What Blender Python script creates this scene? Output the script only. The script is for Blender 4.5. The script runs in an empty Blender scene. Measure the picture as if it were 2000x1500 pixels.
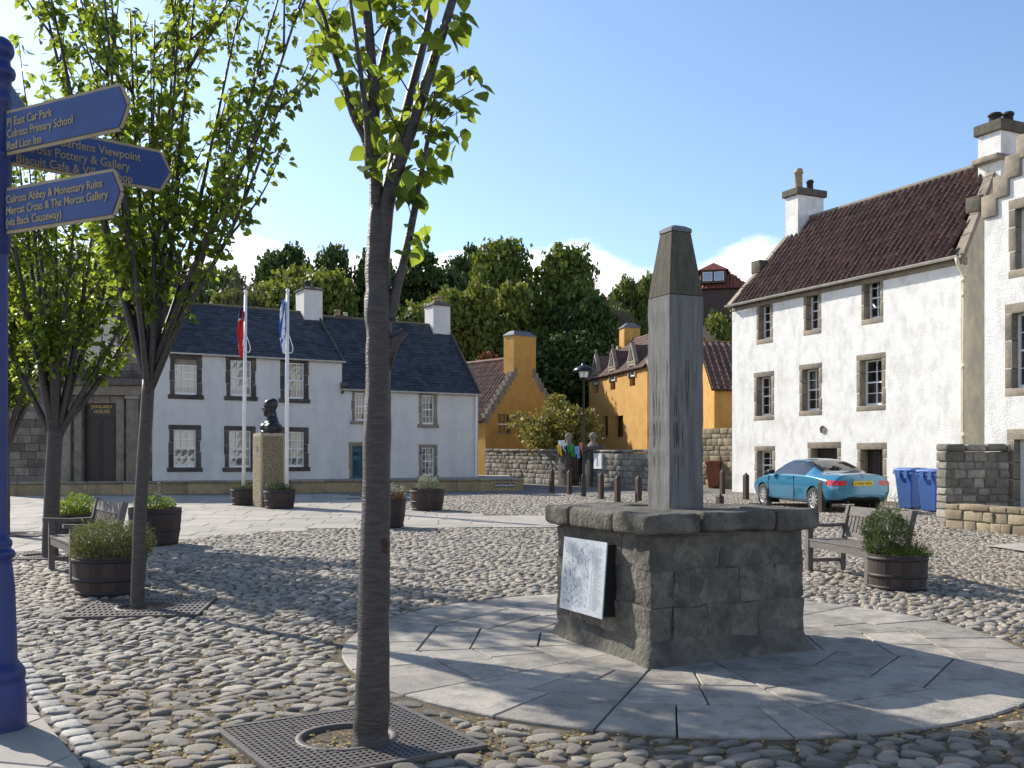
import bpy, bmesh, math, random
import numpy as np
from mathutils import Vector, Matrix, noise as mnoise
R = random.Random(7)
rad = math.radians
sc = bpy.context.scene
COL = sc.collection

# ------------------------------------------------------------------ camera, sky, sun, exposure
FPX, HOR = 1944.0, 895.0          # focal length in photo pixels, horizon line in photo pixels
CAMH, SLOPE = 1.6, 0.01286        # eye height, rise of the square away from the camera
cam_d = bpy.data.cameras.new('camera'); cam = bpy.data.objects.new('camera', cam_d); COL.objects.link(cam)
cam.location = (0, 0, CAMH); cam.rotation_euler = (rad(90), 0, 0)
cam_d.sensor_width = 36.0; cam_d.lens = 36.0 * FPX / 2000.0
cam_d.shift_y = (HOR - 750.0) / 2000.0
cam_d.clip_end = 3000.0; cam_d.clip_start = 0.05
sc.camera = cam
SUN_EL = rad(33.0); SUN_AZ = (-0.76, 0.65)          # horizontal direction towards the sun
w = bpy.data.worlds.new('World'); sc.world = w; w.use_nodes = True
nt = w.node_tree; nt.nodes.clear()
def N(t, kind, **kw):
    n = t.nodes.new(kind)
    for k, v in kw.items(): setattr(n, k, v)
    return n
sky = N(nt, 'ShaderNodeTexSky', sky_type='NISHITA', sun_disc=False)
sky.sun_elevation = SUN_EL; sky.sun_rotation = math.atan2(SUN_AZ[0], SUN_AZ[1])
sky.air_density = 1.0; sky.dust_density = 0.7; sky.ozone_density = 3.4; sky.altitude = 0
tc = N(nt, 'ShaderNodeTexCoord'); sep = N(nt, 'ShaderNodeSeparateXYZ')
nt.links.new(tc.outputs['Generated'], sep.inputs[0])
mp = N(nt, 'ShaderNodeMapping'); mp.inputs['Scale'].default_value = (1.0, 1.0, 1.9); mp.inputs['Location'].default_value = (0.37, 0.1, 0.22)
nt.links.new(tc.outputs['Generated'], mp.inputs[0])
cn = N(nt, 'ShaderNodeTexNoise'); cn.inputs['Scale'].default_value = 5.2; cn.inputs['Detail'].default_value = 9.0; cn.inputs['Roughness'].default_value = 0.55
nt.links.new(mp.outputs[0], cn.inputs['Vector'])
# cumulus bank low over the horizon, all round the sky
band = N(nt, 'ShaderNodeMapRange', interpolation_type='SMOOTHSTEP'); band.inputs[1].default_value = 0.15; band.inputs[2].default_value = 0.275; band.inputs[3].default_value = 0.25; band.inputs[4].default_value = -0.34
nt.links.new(sep.outputs['Z'], band.inputs[0])
addm = N(nt, 'ShaderNodeMath', operation='ADD'); nt.links.new(cn.outputs['Fac'], addm.inputs[0]); nt.links.new(band.outputs[0], addm.inputs[1])
cr = N(nt, 'ShaderNodeMapRange', interpolation_type='SMOOTHSTEP'); cr.inputs[1].default_value = 0.50; cr.inputs[2].default_value = 0.66
nt.links.new(addm.outputs[0], cr.inputs[0])
mixc = N(nt, 'ShaderNodeMix', data_type='RGBA'); mixc.inputs['B'].default_value = (9.6, 9.7, 10.0, 1)
nt.links.new(cr.outputs[0], mixc.inputs['Factor']); nt.links.new(sky.outputs[0], mixc.inputs['A'])
bg = N(nt, 'ShaderNodeBackground'); bg.inputs['Strength'].default_value = 0.135
wo = N(nt, 'ShaderNodeOutputWorld')
nt.links.new(mixc.outputs['Result'], bg.inputs['Color']); nt.links.new(bg.outputs[0], wo.inputs[0])
sl = bpy.data.lights.new('sun', 'SUN'); sl.energy = 5.0; sl.angle = rad(0.55); sl.color = (1.0, 0.94, 0.84)
so = bpy.data.objects.new('sun', sl); COL.objects.link(so); so.location = (-20, 20, 30)
ld = Vector((-SUN_AZ[0] * math.cos(SUN_EL), -SUN_AZ[1] * math.cos(SUN_EL), -math.sin(SUN_EL)))
so.rotation_euler = ld.to_track_quat('-Z', 'Y').to_euler()
vs = sc.view_settings; vs.view_transform = 'Standard'; vs.look = 'None'; vs.exposure = 0.62; vs.gamma = 1.0; vs.use_curve_mapping = False
sc.cycles.max_bounces = 8; sc.cycles.transparent_max_bounces = 12

# ------------------------------------------------------------------ where a photo pixel lies in the place
def gz(x, y): return SLOPE * max(-40.0, min(y, 52.0))
def G(px, py):                                     # on the sloping square
    d = CAMH * FPX / (py - (HOR - FPX * SLOPE)); return Vector(((px - 1000.0) / FPX * d, d, SLOPE * d))
def PT(px, py, d): return Vector(((px - 1000.0) / FPX * d, d, CAMH + (HOR - py) / FPX * d))

# ------------------------------------------------------------------ materials
MATS = {}
def mat(name, c1, c2=None, scale=6.0, rough=0.8, bump=0.0, bscale=30.0, island=0.0, c3=None, c3scale=1.5, c3fac=0.5,
        metal=0.0, spec=0.35, detail=6.0, c3st=None, stretch=None, bdist=0.02, bkind='noise', coat=0.0):
    if name in MATS: return MATS[name]
    m = bpy.data.materials.new(name); m.use_nodes = True; t = m.node_tree
    b = t.nodes['Principled BSDF']; b.inputs['Roughness'].default_value = rough; b.inputs['Metallic'].default_value = metal
    b.inputs['Specular IOR Level'].default_value = spec; b.inputs['Coat Weight'].default_value = coat
    co = N(t, 'ShaderNodeTexCoord'); vec = co.outputs['Object']
    if stretch:
        mm = N(t, 'ShaderNodeMapping'); mm.inputs['Scale'].default_value = stretch; t.links.new(vec, mm.inputs[0]); vec = mm.outputs[0]
    col = None
    if c2 is None: b.inputs['Base Color'].default_value = (*c1, 1)
    else:
        n = N(t, 'ShaderNodeTexNoise'); n.inputs['Scale'].default_value = scale; n.inputs['Detail'].default_value = detail + 4; n.inputs['Roughness'].default_value = 0.74
        t.links.new(vec, n.inputs['Vector'])
        mr = N(t, 'ShaderNodeMapRange'); mr.inputs[1].default_value = 0.36; mr.inputs[2].default_value = 0.64; t.links.new(n.outputs['Fac'], mr.inputs[0])
        mx = N(t, 'ShaderNodeMix', data_type='RGBA'); mx.inputs['A'].default_value = (*c1, 1); mx.inputs['B'].default_value = (*c2, 1)
        t.links.new(mr.outputs[0], mx.inputs['Factor']); col = mx.outputs['Result']
        if c3 is not None:
            n3 = N(t, 'ShaderNodeTexNoise'); n3.inputs['Scale'].default_value = c3scale; n3.inputs['Detail'].default_value = 8.0; n3.inputs['Roughness'].default_value = 0.7
            v3 = vec
            if c3st:
                m33 = N(t, 'ShaderNodeMapping'); m33.inputs['Scale'].default_value = c3st; t.links.new(co.outputs['Object'], m33.inputs[0]); v3 = m33.outputs[0]
            t.links.new(v3, n3.inputs['Vector'])
            r3 = N(t, 'ShaderNodeMapRange'); r3.inputs[1].default_value = 0.47; r3.inputs[2].default_value = 0.64; r3.inputs[4].default_value = c3fac
            t.links.new(n3.outputs['Fac'], r3.inputs[0])
            m3 = N(t, 'ShaderNodeMix', data_type='RGBA'); m3.inputs['B'].default_value = (*c3, 1)
            t.links.new(r3.outputs[0], m3.inputs['Factor']); t.links.new(col, m3.inputs['A']); col = m3.outputs['Result']
        if island > 0:                               # each stone / slate / leaf its own tone
            gi = N(t, 'ShaderNodeNewGeometry'); oi = N(t, 'ShaderNodeObjectInfo')
            ad = N(t, 'ShaderNodeMath', operation='ADD'); t.links.new(gi.outputs['Random Per Island'], ad.inputs[0]); t.links.new(oi.outputs['Random'], ad.inputs[1])
            fr = N(t, 'ShaderNodeMath', operation='FRACT'); t.links.new(ad.outputs[0], fr.inputs[0])
            rr = N(t, 'ShaderNodeMapRange'); rr.inputs[3].default_value = 1.0 - island; rr.inputs[4].default_value = 1.0 + island; t.links.new(fr.outputs[0], rr.inputs[0])
            hs = N(t, 'ShaderNodeHueSaturation'); t.links.new(col, hs.inputs['Color']); t.links.new(rr.outputs[0], hs.inputs['Value'])
            wn = N(t, 'ShaderNodeTexWhiteNoise', noise_dimensions='1D'); t.links.new(fr.outputs[0], wn.inputs['W'])
            r2 = N(t, 'ShaderNodeMapRange'); r2.inputs[3].default_value = 0.5 - island * 0.045; r2.inputs[4].default_value = 0.5 + island * 0.03; t.links.new(wn.outputs['Value'], r2.inputs[0])
            t.links.new(r2.outputs[0], hs.inputs['Hue']); col = hs.outputs['Color']
        t.links.new(col, b.inputs['Base Color'])
    if bump > 0:
        if bkind == 'voronoi':
            bn = N(t, 'ShaderNodeTexVoronoi'); bn.inputs['Scale'].default_value = bscale; o = bn.outputs['Distance']
        else:
            bn = N(t, 'ShaderNodeTexNoise'); bn.inputs['Scale'].default_value = bscale; bn.inputs['Detail'].default_value = 5.0; bn.inputs['Roughness'].default_value = 0.6; o = bn.outputs['Fac']
        t.links.new(vec, bn.inputs['Vector'])
        bp = N(t, 'ShaderNodeBump'); bp.inputs['Strength'].default_value = bump; bp.inputs['Distance'].default_value = bdist
        t.links.new(o, bp.inputs['Height']); t.links.new(bp.outputs[0], b.inputs['Normal'])
    MATS[name] = m; return m
def leaf_mat(name, c1, c2, trans, tfac=0.45, rough=0.45, var=0.35):
    m = bpy.data.materials.new(name); m.use_nodes = True; t = m.node_tree; t.nodes.clear()
    gi = N(t, 'ShaderNodeNewGeometry'); oi = N(t, 'ShaderNodeObjectInfo')
    ad = N(t, 'ShaderNodeMath', operation='ADD'); t.links.new(gi.outputs['Random Per Island'], ad.inputs[0]); t.links.new(oi.outputs['Random'], ad.inputs[1])
    fr = N(t, 'ShaderNodeMath', operation='FRACT'); t.links.new(ad.outputs[0], fr.inputs[0])
    mx = N(t, 'ShaderNodeMix', data_type='RGBA'); mx.inputs['A'].default_value = (*c1, 1); mx.inputs['B'].default_value = (*c2, 1); t.links.new(fr.outputs[0], mx.inputs['Factor'])
    wn = N(t, 'ShaderNodeTexWhiteNoise', noise_dimensions='1D'); t.links.new(fr.outputs[0], wn.inputs['W'])
    rr = N(t, 'ShaderNodeMapRange'); rr.inputs[3].default_value = 1 - var; rr.inputs[4].default_value = 1 + var; t.links.new(wn.outputs['Value'], rr.inputs[0])
    hs = N(t, 'ShaderNodeHueSaturation'); t.links.new(mx.outputs['Result'], hs.inputs['Color']); t.links.new(rr.outputs[0], hs.inputs['Value'])
    b = N(t, 'ShaderNodeBsdfPrincipled'); b.inputs['Roughness'].default_value = rough; b.inputs['Specular IOR Level'].default_value = 0.22; t.links.new(hs.outputs[0], b.inputs['Base Color'])
    tr = N(t, 'ShaderNodeBsdfTranslucent'); ht = N(t, 'ShaderNodeHueSaturation'); ht.inputs['Color'].default_value = (*trans, 1); t.links.new(rr.outputs[0], ht.inputs['Value']); t.links.new(ht.outputs[0], tr.inputs['Color'])
    ms = N(t, 'ShaderNodeMixShader'); ms.inputs[0].default_value = tfac; t.links.new(b.outputs[0], ms.inputs[1]); t.links.new(tr.outputs[0], ms.inputs[2])
    o = N(t, 'ShaderNodeOutputMaterial'); t.links.new(ms.outputs[0], o.inputs[0]); MATS[name] = m; return m
def glass_mat(name, tint, refl):
    m = bpy.data.materials.new(name); m.use_nodes = True; t = m.node_tree; t.nodes.clear()
    tr = N(t, 'ShaderNodeBsdfTransparent'); tr.inputs[0].default_value = (*tint, 1)
    gl = N(t, 'ShaderNodeBsdfGlossy'); gl.inputs['Roughness'].default_value = 0.03
    co = N(t, 'ShaderNodeTexCoord'); nz = N(t, 'ShaderNodeTexNoise'); nz.inputs['Scale'].default_value = 2.5; t.links.new(co.outputs['Object'], nz.inputs['Vector'])
    bp = N(t, 'ShaderNodeBump'); bp.inputs['Strength'].default_value = 0.12; bp.inputs['Distance'].default_value = 0.05; t.links.new(nz.outputs['Fac'], bp.inputs['Height']); t.links.new(bp.outputs[0], gl.inputs['Normal'])
    fz = N(t, 'ShaderNodeFresnel'); fz.inputs[0].default_value = 1.5
    mm = N(t, 'ShaderNodeMath', operation='MULTIPLY_ADD'); mm.inputs[1].default_value = 1.0; mm.inputs[2].default_value = refl; t.links.new(fz.outputs[0], mm.inputs[0])
    ms = N(t, 'ShaderNodeMixShader'); t.links.new(mm.outputs[0], ms.inputs[0]); t.links.new(tr.outputs[0], ms.inputs[1]); t.links.new(gl.outputs[0], ms.inputs[2])
    o = N(t, 'ShaderNodeOutputMaterial'); t.links.new(ms.outputs[0], o.inputs[0]); MATS[name] = m; return m

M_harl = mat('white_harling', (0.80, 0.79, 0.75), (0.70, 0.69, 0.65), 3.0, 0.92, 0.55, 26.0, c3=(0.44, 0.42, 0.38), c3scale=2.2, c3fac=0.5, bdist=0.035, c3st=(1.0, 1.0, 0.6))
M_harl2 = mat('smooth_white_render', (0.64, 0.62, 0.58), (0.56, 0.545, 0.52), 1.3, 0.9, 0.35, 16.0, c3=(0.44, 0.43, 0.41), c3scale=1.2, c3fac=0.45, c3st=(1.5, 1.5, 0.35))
M_cream = mat('cream_render', (0.62, 0.54, 0.36), (0.52, 0.47, 0.35), 2.0, 0.9, 0.3, 20.0, c3=(0.30, 0.28, 0.24), c3scale=0.5, c3fac=0.6)
M_ochre = mat('ochre_limewash', (0.46, 0.245, 0.055), (0.54, 0.32, 0.095), 1.6, 0.92, 0.5, 18.0, c3=(0.33, 0.165, 0.04), c3scale=1.6, c3fac=0.42, c3st=(1.0, 1.0, 0.6))
M_stone = mat('sandstone_dressing', (0.30, 0.25, 0.18), (0.20, 0.175, 0.14), 5.0, 0.9, 0.4, 30.0, island=0.2, c3=(0.10, 0.095, 0.085), c3scale=3.0, c3fac=0.5)
M_stonedk = mat('soot_dark_sandstone', (0.115, 0.098, 0.080), (0.070, 0.062, 0.055), 4.0, 0.92, 0.4, 24.0, island=0.3, c3=(0.035, 0.035, 0.035), c3scale=2.0, c3fac=0.6)
M_ashlar = mat('weathered_ashlar', (0.235, 0.195, 0.15), (0.145, 0.125, 0.10), 3.0, 0.92, 0.4, 24.0, island=0.35, c3=(0.04, 0.04, 0.04), c3scale=1.3, c3fac=0.6)
M_rubble = mat('grey_rubble_stone', (0.28, 0.255, 0.205), (0.15, 0.14, 0.125), 6.0, 0.93, 0.6, 18.0, island=0.4, c3=(0.09, 0.09, 0.085), c3scale=5.0, c3fac=0.55)
M_terr = mat('buff_terrace_stone', (0.36, 0.28, 0.155), (0.25, 0.20, 0.12), 3.0, 0.9, 0.3, 24.0, island=0.15, c3=(0.14, 0.12, 0.09), c3scale=1.5, c3fac=0.5)
M_sandrub = mat('yellow_rubble_stone', (0.30, 0.24, 0.15), (0.18, 0.15, 0.105), 5.0, 0.93, 0.6, 18.0, island=0.35, c3=(0.12, 0.11, 0.08), c3scale=3.0, c3fac=0.5)
M_mortar = mat('lime_mortar', (0.26, 0.24, 0.20), (0.14, 0.13, 0.11), 8.0, 0.95, 0.5, 30.0)
M_plinth = mat('dark_lichened_stone', (0.135, 0.120, 0.097), (0.055, 0.051, 0.045), 5.0, 0.93, 0.9, 22.0, island=0.12, c3=(0.24, 0.225, 0.18), c3scale=4.2, c3fac=0.6, bdist=0.03)
M_plmort = mat('rough_plinth_mortar', (0.16, 0.148, 0.12), (0.06, 0.057, 0.05), 4.0, 0.95, 0.9, 20.0, c3=(0.05, 0.05, 0.048), c3scale=2.5, c3fac=0.6, bdist=0.03)
M_slate = mat('blue_grey_slate', (0.042, 0.047, 0.060), (0.026, 0.029, 0.037), 5.0, 0.62, 0.3, 20.0, island=0.45, spec=0.4)
M_slatebase = mat('roof_underlay', (0.015, 0.016, 0.02), rough=0.9)
M_pan = mat('red_pantile', (0.165, 0.092, 0.066), (0.085, 0.055, 0.045), 4.0, 0.82, 0.3, 25.0, island=0.45, c3=(0.055, 0.045, 0.04), c3scale=2.5, c3fac=0.6)
M_pan2 = mat('pale_red_pantile', (0.22, 0.135, 0.10), (0.14, 0.09, 0.072), 4.0, 0.85, 0.3, 25.0, island=0.35, c3=(0.10, 0.085, 0.075), c3scale=2.0, c3fac=0.5)
M_panbase = mat('pantile_batten', (0.05, 0.03, 0.025), rough=0.95)  # even dark brown for the roof sheet under the pantiles
M_white = mat('white_paint', (0.80, 0.80, 0.79), (0.72, 0.72, 0.70), 6.0, 0.5, c3=(0.5, 0.5, 0.48), c3scale=4, c3fac=0.3)
M_gutter = mat('weathered_white_gutter', (0.62, 0.60, 0.54), (0.45, 0.42, 0.36), 5.0, 0.6)
M_pipe = mat('cream_downpipe', (0.55, 0.50, 0.38), (0.42, 0.38, 0.29), 3.0, 0.6)
M_lead = mat('lead_flashing', (0.14, 0.145, 0.15), (0.09, 0.09, 0.095), 6.0, 0.6)
M_cap = mat('chimney_cap_stone', (0.13, 0.115, 0.085), (0.07, 0.065, 0.05), 6.0, 0.92, 0.4, 20.0)
M_pot = mat('buff_clay_pot', (0.40, 0.28, 0.16), (0.28, 0.20, 0.13), 5.0, 0.8)
M_potdk = mat('sooty_clay_pot', (0.045, 0.042, 0.042), (0.025, 0.025, 0.025), 5.0, 0.7)
M_glass = glass_mat('window_glass', (0.72, 0.76, 0.76), 0.10)
M_glassdk = glass_mat('dark_window_glass', (0.22, 0.25, 0.28), 0.12)
M_curtain = mat('cream_curtain', (0.62, 0.58, 0.47), (0.45, 0.42, 0.34), 4.0, 0.9, stretch=(6, 1, 0.4))
M_dark = mat('dark_interior', (0.012, 0.012, 0.013), rough=0.9)
M_doordk = mat('dark_brown_door', (0.042, 0.030, 0.027), (0.026, 0.020, 0.019), 3.0, 0.45, 0.1, 20, stretch=(8, 8, 1))
M_teal = mat('teal_door_paint', (0.03, 0.12, 0.16), (0.025, 0.10, 0.13), 3.0, 0.45)
M_gold = mat('gold_lettering', (0.55, 0.37, 0.10), (0.48, 0.32, 0.09), 8.0, 0.4)
M_earth = mat('joint_earth', (0.155, 0.120, 0.078), (0.065, 0.053, 0.039), 22.0, 0.97, 1.0, 80.0, c3=(0.20, 0.15, 0.075), c3scale=5.0, c3fac=0.6)
M_cobble = mat('grey_cobblestone', (0.315, 0.275, 0.218), (0.195, 0.172, 0.14), 11.0, 0.78, 0.6, 45.0, island=0.42, c3=(0.14, 0.13, 0.115), c3scale=7.0, c3fac=0.5, spec=0.45)
M_sett = mat('granite_sett', (0.30, 0.29, 0.26), (0.20, 0.19, 0.175), 12.0, 0.7, 0.5, 50.0, island=0.3, c3=(0.13, 0.12, 0.11), c3scale=9.0, c3fac=0.5)
M_flag = mat('sandstone_flag', (0.37, 0.335, 0.28), (0.29, 0.265, 0.23), 2.4, 0.85, 0.25, 40.0, island=0.13, c3=(0.23, 0.22, 0.20), c3scale=1.7, c3fac=0.45)
M_flag2 = mat('grey_flagstone', (0.36, 0.322, 0.268), (0.25, 0.23, 0.20), 3.0, 0.8, 0.45, 60.0, island=0.16, c3=(0.12, 0.112, 0.10), c3scale=4.5, c3fac=0.7)
M_bark = mat('banded_bark', (0.044, 0.035, 0.031), (0.022, 0.018, 0.017), 4.0, 0.5, 0.8, 9.0, c3=(0.10, 0.084, 0.07), c3scale=5.0, c3fac=0.5, stretch=(2.2, 2.2, 15.0), spec=0.5, bdist=0.006)
M_barkdk = mat('dark_bark', (0.06, 0.052, 0.045), (0.035, 0.031, 0.028), 5.0, 0.9, 0.5, 14.0)
M_twig = mat('grey_bare_twig', (0.20, 0.165, 0.13), (0.12, 0.10, 0.085), 5.0, 0.9)
M_iron = mat('cast_iron_grate', (0.11, 0.098, 0.090), (0.07, 0.062, 0.058), 14.0, 0.6, 0.3, 50.0, c3=(0.13, 0.08, 0.05), c3scale=9, c3fac=0.4)
M_gravel = mat('tree_pit_gravel', (0.26, 0.23, 0.17), (0.08, 0.07, 0.055), 38.0, 0.97, 0.9, 55.0)
M_pebble = mat('pit_pebble', (0.40, 0.36, 0.28), (0.22, 0.20, 0.16), 9.0, 0.9, island=0.5)
M_blue = mat('signpost_blue_paint', (0.012, 0.028, 0.15), (0.010, 0.022, 0.11), 3.0, 0.42, 0.2, 40, spec=0.4, c3=(0.03, 0.04, 0.09), c3scale=7.0, c3fac=0.5)
M_bluesign = mat('sign_board_blue', (0.030, 0.070, 0.22), (0.022, 0.052, 0.17), 3.0, 0.5)
M_signgold = mat('sign_letter_buff', (0.36, 0.29, 0.17), (0.30, 0.24, 0.14), 8.0, 0.5)
M_wood = mat('weathered_grey_timber', (0.19, 0.185, 0.178), (0.125, 0.12, 0.115), 7.0, 0.85, 0.7, 20.0, c3=(0.075, 0.07, 0.066), c3scale=3.2, c3fac=0.55, stretch=(5, 5, 0.5), bdist=0.012)
M_woodtop = mat('mossy_timber_top', (0.115, 0.102, 0.078), (0.05, 0.046, 0.036), 7.0, 0.9, 0.7, 20.0, c3=(0.10, 0.10, 0.055), c3scale=2.0, c3fac=0.5, stretch=(6, 6, 0.5), bdist=0.012)
M_bench = mat('weathered_bench_wood', (0.155, 0.137, 0.124), (0.095, 0.083, 0.076), 6.0, 0.75, 0.3, 20.0, island=0.15, stretch=(1, 6, 6))
M_stave = mat('barrel_oak_stave', (0.062, 0.043, 0.037), (0.036, 0.026, 0.024), 6.0, 0.75, 0.35, 20.0, island=0.3, stretch=(6, 6, 0.7))
M_hoop = mat('barrel_iron_hoop', (0.035, 0.030, 0.030), (0.022, 0.020, 0.020), 9.0, 0.6)
M_soil = mat('potting_soil', (0.035, 0.026, 0.018), (0.02, 0.015, 0.011), 20.0, 0.95, 0.7, 40.0)
M_bollard = mat('stained_timber_bollard', (0.070, 0.046, 0.036), (0.045, 0.030, 0.025), 5.0, 0.75, 0.3, 16.0, stretch=(4, 4, 0.6))
M_black = mat('black_gloss_paint', (0.014, 0.014, 0.016), rough=0.35)
M_bronze = mat('dark_bronze', (0.030, 0.028, 0.030), (0.018, 0.017, 0.019), 6.0, 0.32, 0.25, 18.0, metal=0.5, spec=0.6)
M_concrete = mat('pale_concrete_edge', (0.40, 0.35, 0.25), (0.30, 0.27, 0.20), 8.0, 0.9, 0.3, 30)
M_dash = mat('pebble_dash', (0.42, 0.35, 0.22), (0.13, 0.11, 0.075), 26.0, 0.9, 1.0, 30.0, bkind='voronoi', bdist=0.05)
M_pole = mat('white_flagpole', (0.78, 0.77, 0.76), (0.70, 0.69, 0.68), 3.0, 0.35)
M_red = mat('red_flag_cloth', (0.55, 0.025, 0.025), (0.45, 0.02, 0.02), 3.0, 0.8)
M_navy = mat('navy_flag_cloth', (0.02, 0.03, 0.12), (0.02, 0.025, 0.10), 3.0, 0.8)
M_sblue = mat('blue_flag_cloth', (0.04, 0.13, 0.48), (0.04, 0.11, 0.42), 3.0, 0.8)
M_swhite = mat('white_flag_cloth', (0.75, 0.76, 0.78), (0.68, 0.69, 0.72), 3.0, 0.8)
M_car = mat('metallic_teal_blue_paint', (0.028, 0.19, 0.32), (0.025, 0.175, 0.295), 40.0, 0.24, metal=0.3, spec=0.6, coat=1.0)
M_cardk = mat('black_trim', (0.012, 0.012, 0.013), rough=0.5)
M_tyre = mat('tyre_rubber', (0.016, 0.016, 0.017), (0.024, 0.024, 0.024), 20.0, 0.85)
M_alloy = mat('silver_alloy', (0.62, 0.62, 0.62), (0.55, 0.55, 0.56), 20.0, 0.28, metal=0.7)
M_lamp = mat('red_tail_lamp', (0.50, 0.016, 0.018), (0.40, 0.012, 0.014), 20.0, 0.12, coat=1.0)
M_plate = mat('yellow_plate', (0.75, 0.55, 0.03), (0.70, 0.50, 0.03), 9.0, 0.45)
M_binblue = mat('blue_bin_plastic', (0.06, 0.14, 0.38), (0.05, 0.12, 0.33), 3.0, 0.5, c3=(0.09, 0.15, 0.36), c3scale=4, c3fac=0.3)
M_binbrown = mat('brown_bin_plastic', (0.19, 0.062, 0.030), (0.15, 0.05, 0.026), 3.0, 0.55)
M_steel = mat('brushed_map_panel', (0.58, 0.60, 0.62), (0.46, 0.49, 0.52), 7.0, 0.38, 0.25, 60.0, metal=0.3, c3=(0.36, 0.40, 0.44), c3scale=9.0, c3fac=0.5, detail=10)
M_etch = mat('etched_ink', (0.20, 0.23, 0.27), rough=0.6)
M_red2 = mat('red_roof_far', (0.26, 0.085, 0.05), (0.17, 0.06, 0.04), 2.0, 0.85, island=0.4)
M_brick = mat('brown_far_wall', (0.10, 0.07, 0.06), (0.07, 0.05, 0.045), 3.0, 0.9)
M_grass = mat('hill_ground', (0.035, 0.048, 0.018), (0.022, 0.030, 0.013), 0.6, 0.95, 0.5, 3.0)
M_ground = mat('cobbled_street', (0.20, 0.19, 0.175), (0.10, 0.095, 0.085), 7.0, 0.85, 0.9, 9.0, c3=(0.14, 0.12, 0.09), c3scale=1.0, c3fac=0.5, bkind='voronoi', bdist=0.04)
M_pink = mat('pink_plastic', (0.70, 0.10, 0.12), (0.60, 0.08, 0.10), 9.0, 0.4)
L_cherry = leaf_mat('cherry_leaf', (0.060, 0.115, 0.020), (0.115, 0.145, 0.026), (0.34, 0.43, 0.04), 0.45, 0.42, 0.45)
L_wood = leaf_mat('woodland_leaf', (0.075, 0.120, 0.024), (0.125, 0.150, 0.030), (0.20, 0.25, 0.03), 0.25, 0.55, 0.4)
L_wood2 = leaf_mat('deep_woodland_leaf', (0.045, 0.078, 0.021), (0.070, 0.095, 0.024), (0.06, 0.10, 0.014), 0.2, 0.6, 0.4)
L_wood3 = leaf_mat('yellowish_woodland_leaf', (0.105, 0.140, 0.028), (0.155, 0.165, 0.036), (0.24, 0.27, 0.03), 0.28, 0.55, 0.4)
L_maple = leaf_mat('yellow_green_leaf', (0.15, 0.145, 0.035), (0.20, 0.175, 0.05), (0.30, 0.27, 0.05), 0.28, 0.5, 0.3)
L_herb = leaf_mat('grey_green_herb', (0.11, 0.125, 0.055), (0.16, 0.155, 0.08), (0.20, 0.22, 0.06), 0.25, 0.6, 0.35)
L_green = leaf_mat('bright_green_herb', (0.07, 0.15, 0.02), (0.12, 0.17, 0.025), (0.26, 0.34, 0.03), 0.35, 0.5, 0.3)
L_rosem = leaf_mat('rosemary_leaf', (0.055, 0.085, 0.035), (0.10, 0.12, 0.05), (0.12, 0.16, 0.04), 0.25, 0.5, 0.4)
L_silver = leaf_mat('silvery_leaf', (0.26, 0.27, 0.20), (0.34, 0.34, 0.26), (0.3, 0.32, 0.2), 0.2, 0.7, 0.25)
L_red = leaf_mat('russet_leaf', (0.16, 0.05, 0.02), (0.10, 0.06, 0.02), (0.2, 0.08, 0.02), 0.25, 0.6, 0.35)
# ------------------------------------------------------------------ mesh helpers
def setp(o, label=None, cat=None, group=None, kind=None):
    if label: o['label'] = label
    if cat: o['category'] = cat
    if group: o['group'] = group
    if kind: o['kind'] = kind
    return o
def link(name, me, m, parent=None, smooth=False):
    o = bpy.data.objects.new(name, me); COL.objects.link(o)
    if m is not None and me is not None and len(me.materials) == 0: me.materials.append(m)
    if parent is not None: o.parent = parent
    if smooth: me.polygons.foreach_set('use_smooth', [True] * len(me.polygons))
    return o
def empty(name, loc, rz=0.0):
    o = bpy.data.objects.new(name, None); COL.objects.link(o); o.location = loc; o.rotation_euler = (0, 0, rz); o.empty_display_size = 0.2
    return o
def thing(name, label, cat, loc=(0, 0, 0), rz=0.0, group=None): return setp(empty(name, loc, rz), label, cat, group)
def fast_mesh(name, V, F, mats=None):
    V = np.asarray(V, dtype=np.float32); F = np.asarray(F, dtype=np.int32); k = F.shape[1]
    me = bpy.data.meshes.new(name); me.vertices.add(len(V)); me.vertices.foreach_set('co', V.ravel())
    me.loops.add(F.size); me.loops.foreach_set('vertex_index', F.ravel())
    me.polygons.add(len(F)); me.polygons.foreach_set('loop_start', np.arange(0, F.size, k, dtype=np.int32))
    me.polygons.foreach_set('loop_total', np.full(len(F), k, dtype=np.int32))
    me.update(calc_edges=True); return me
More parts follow.
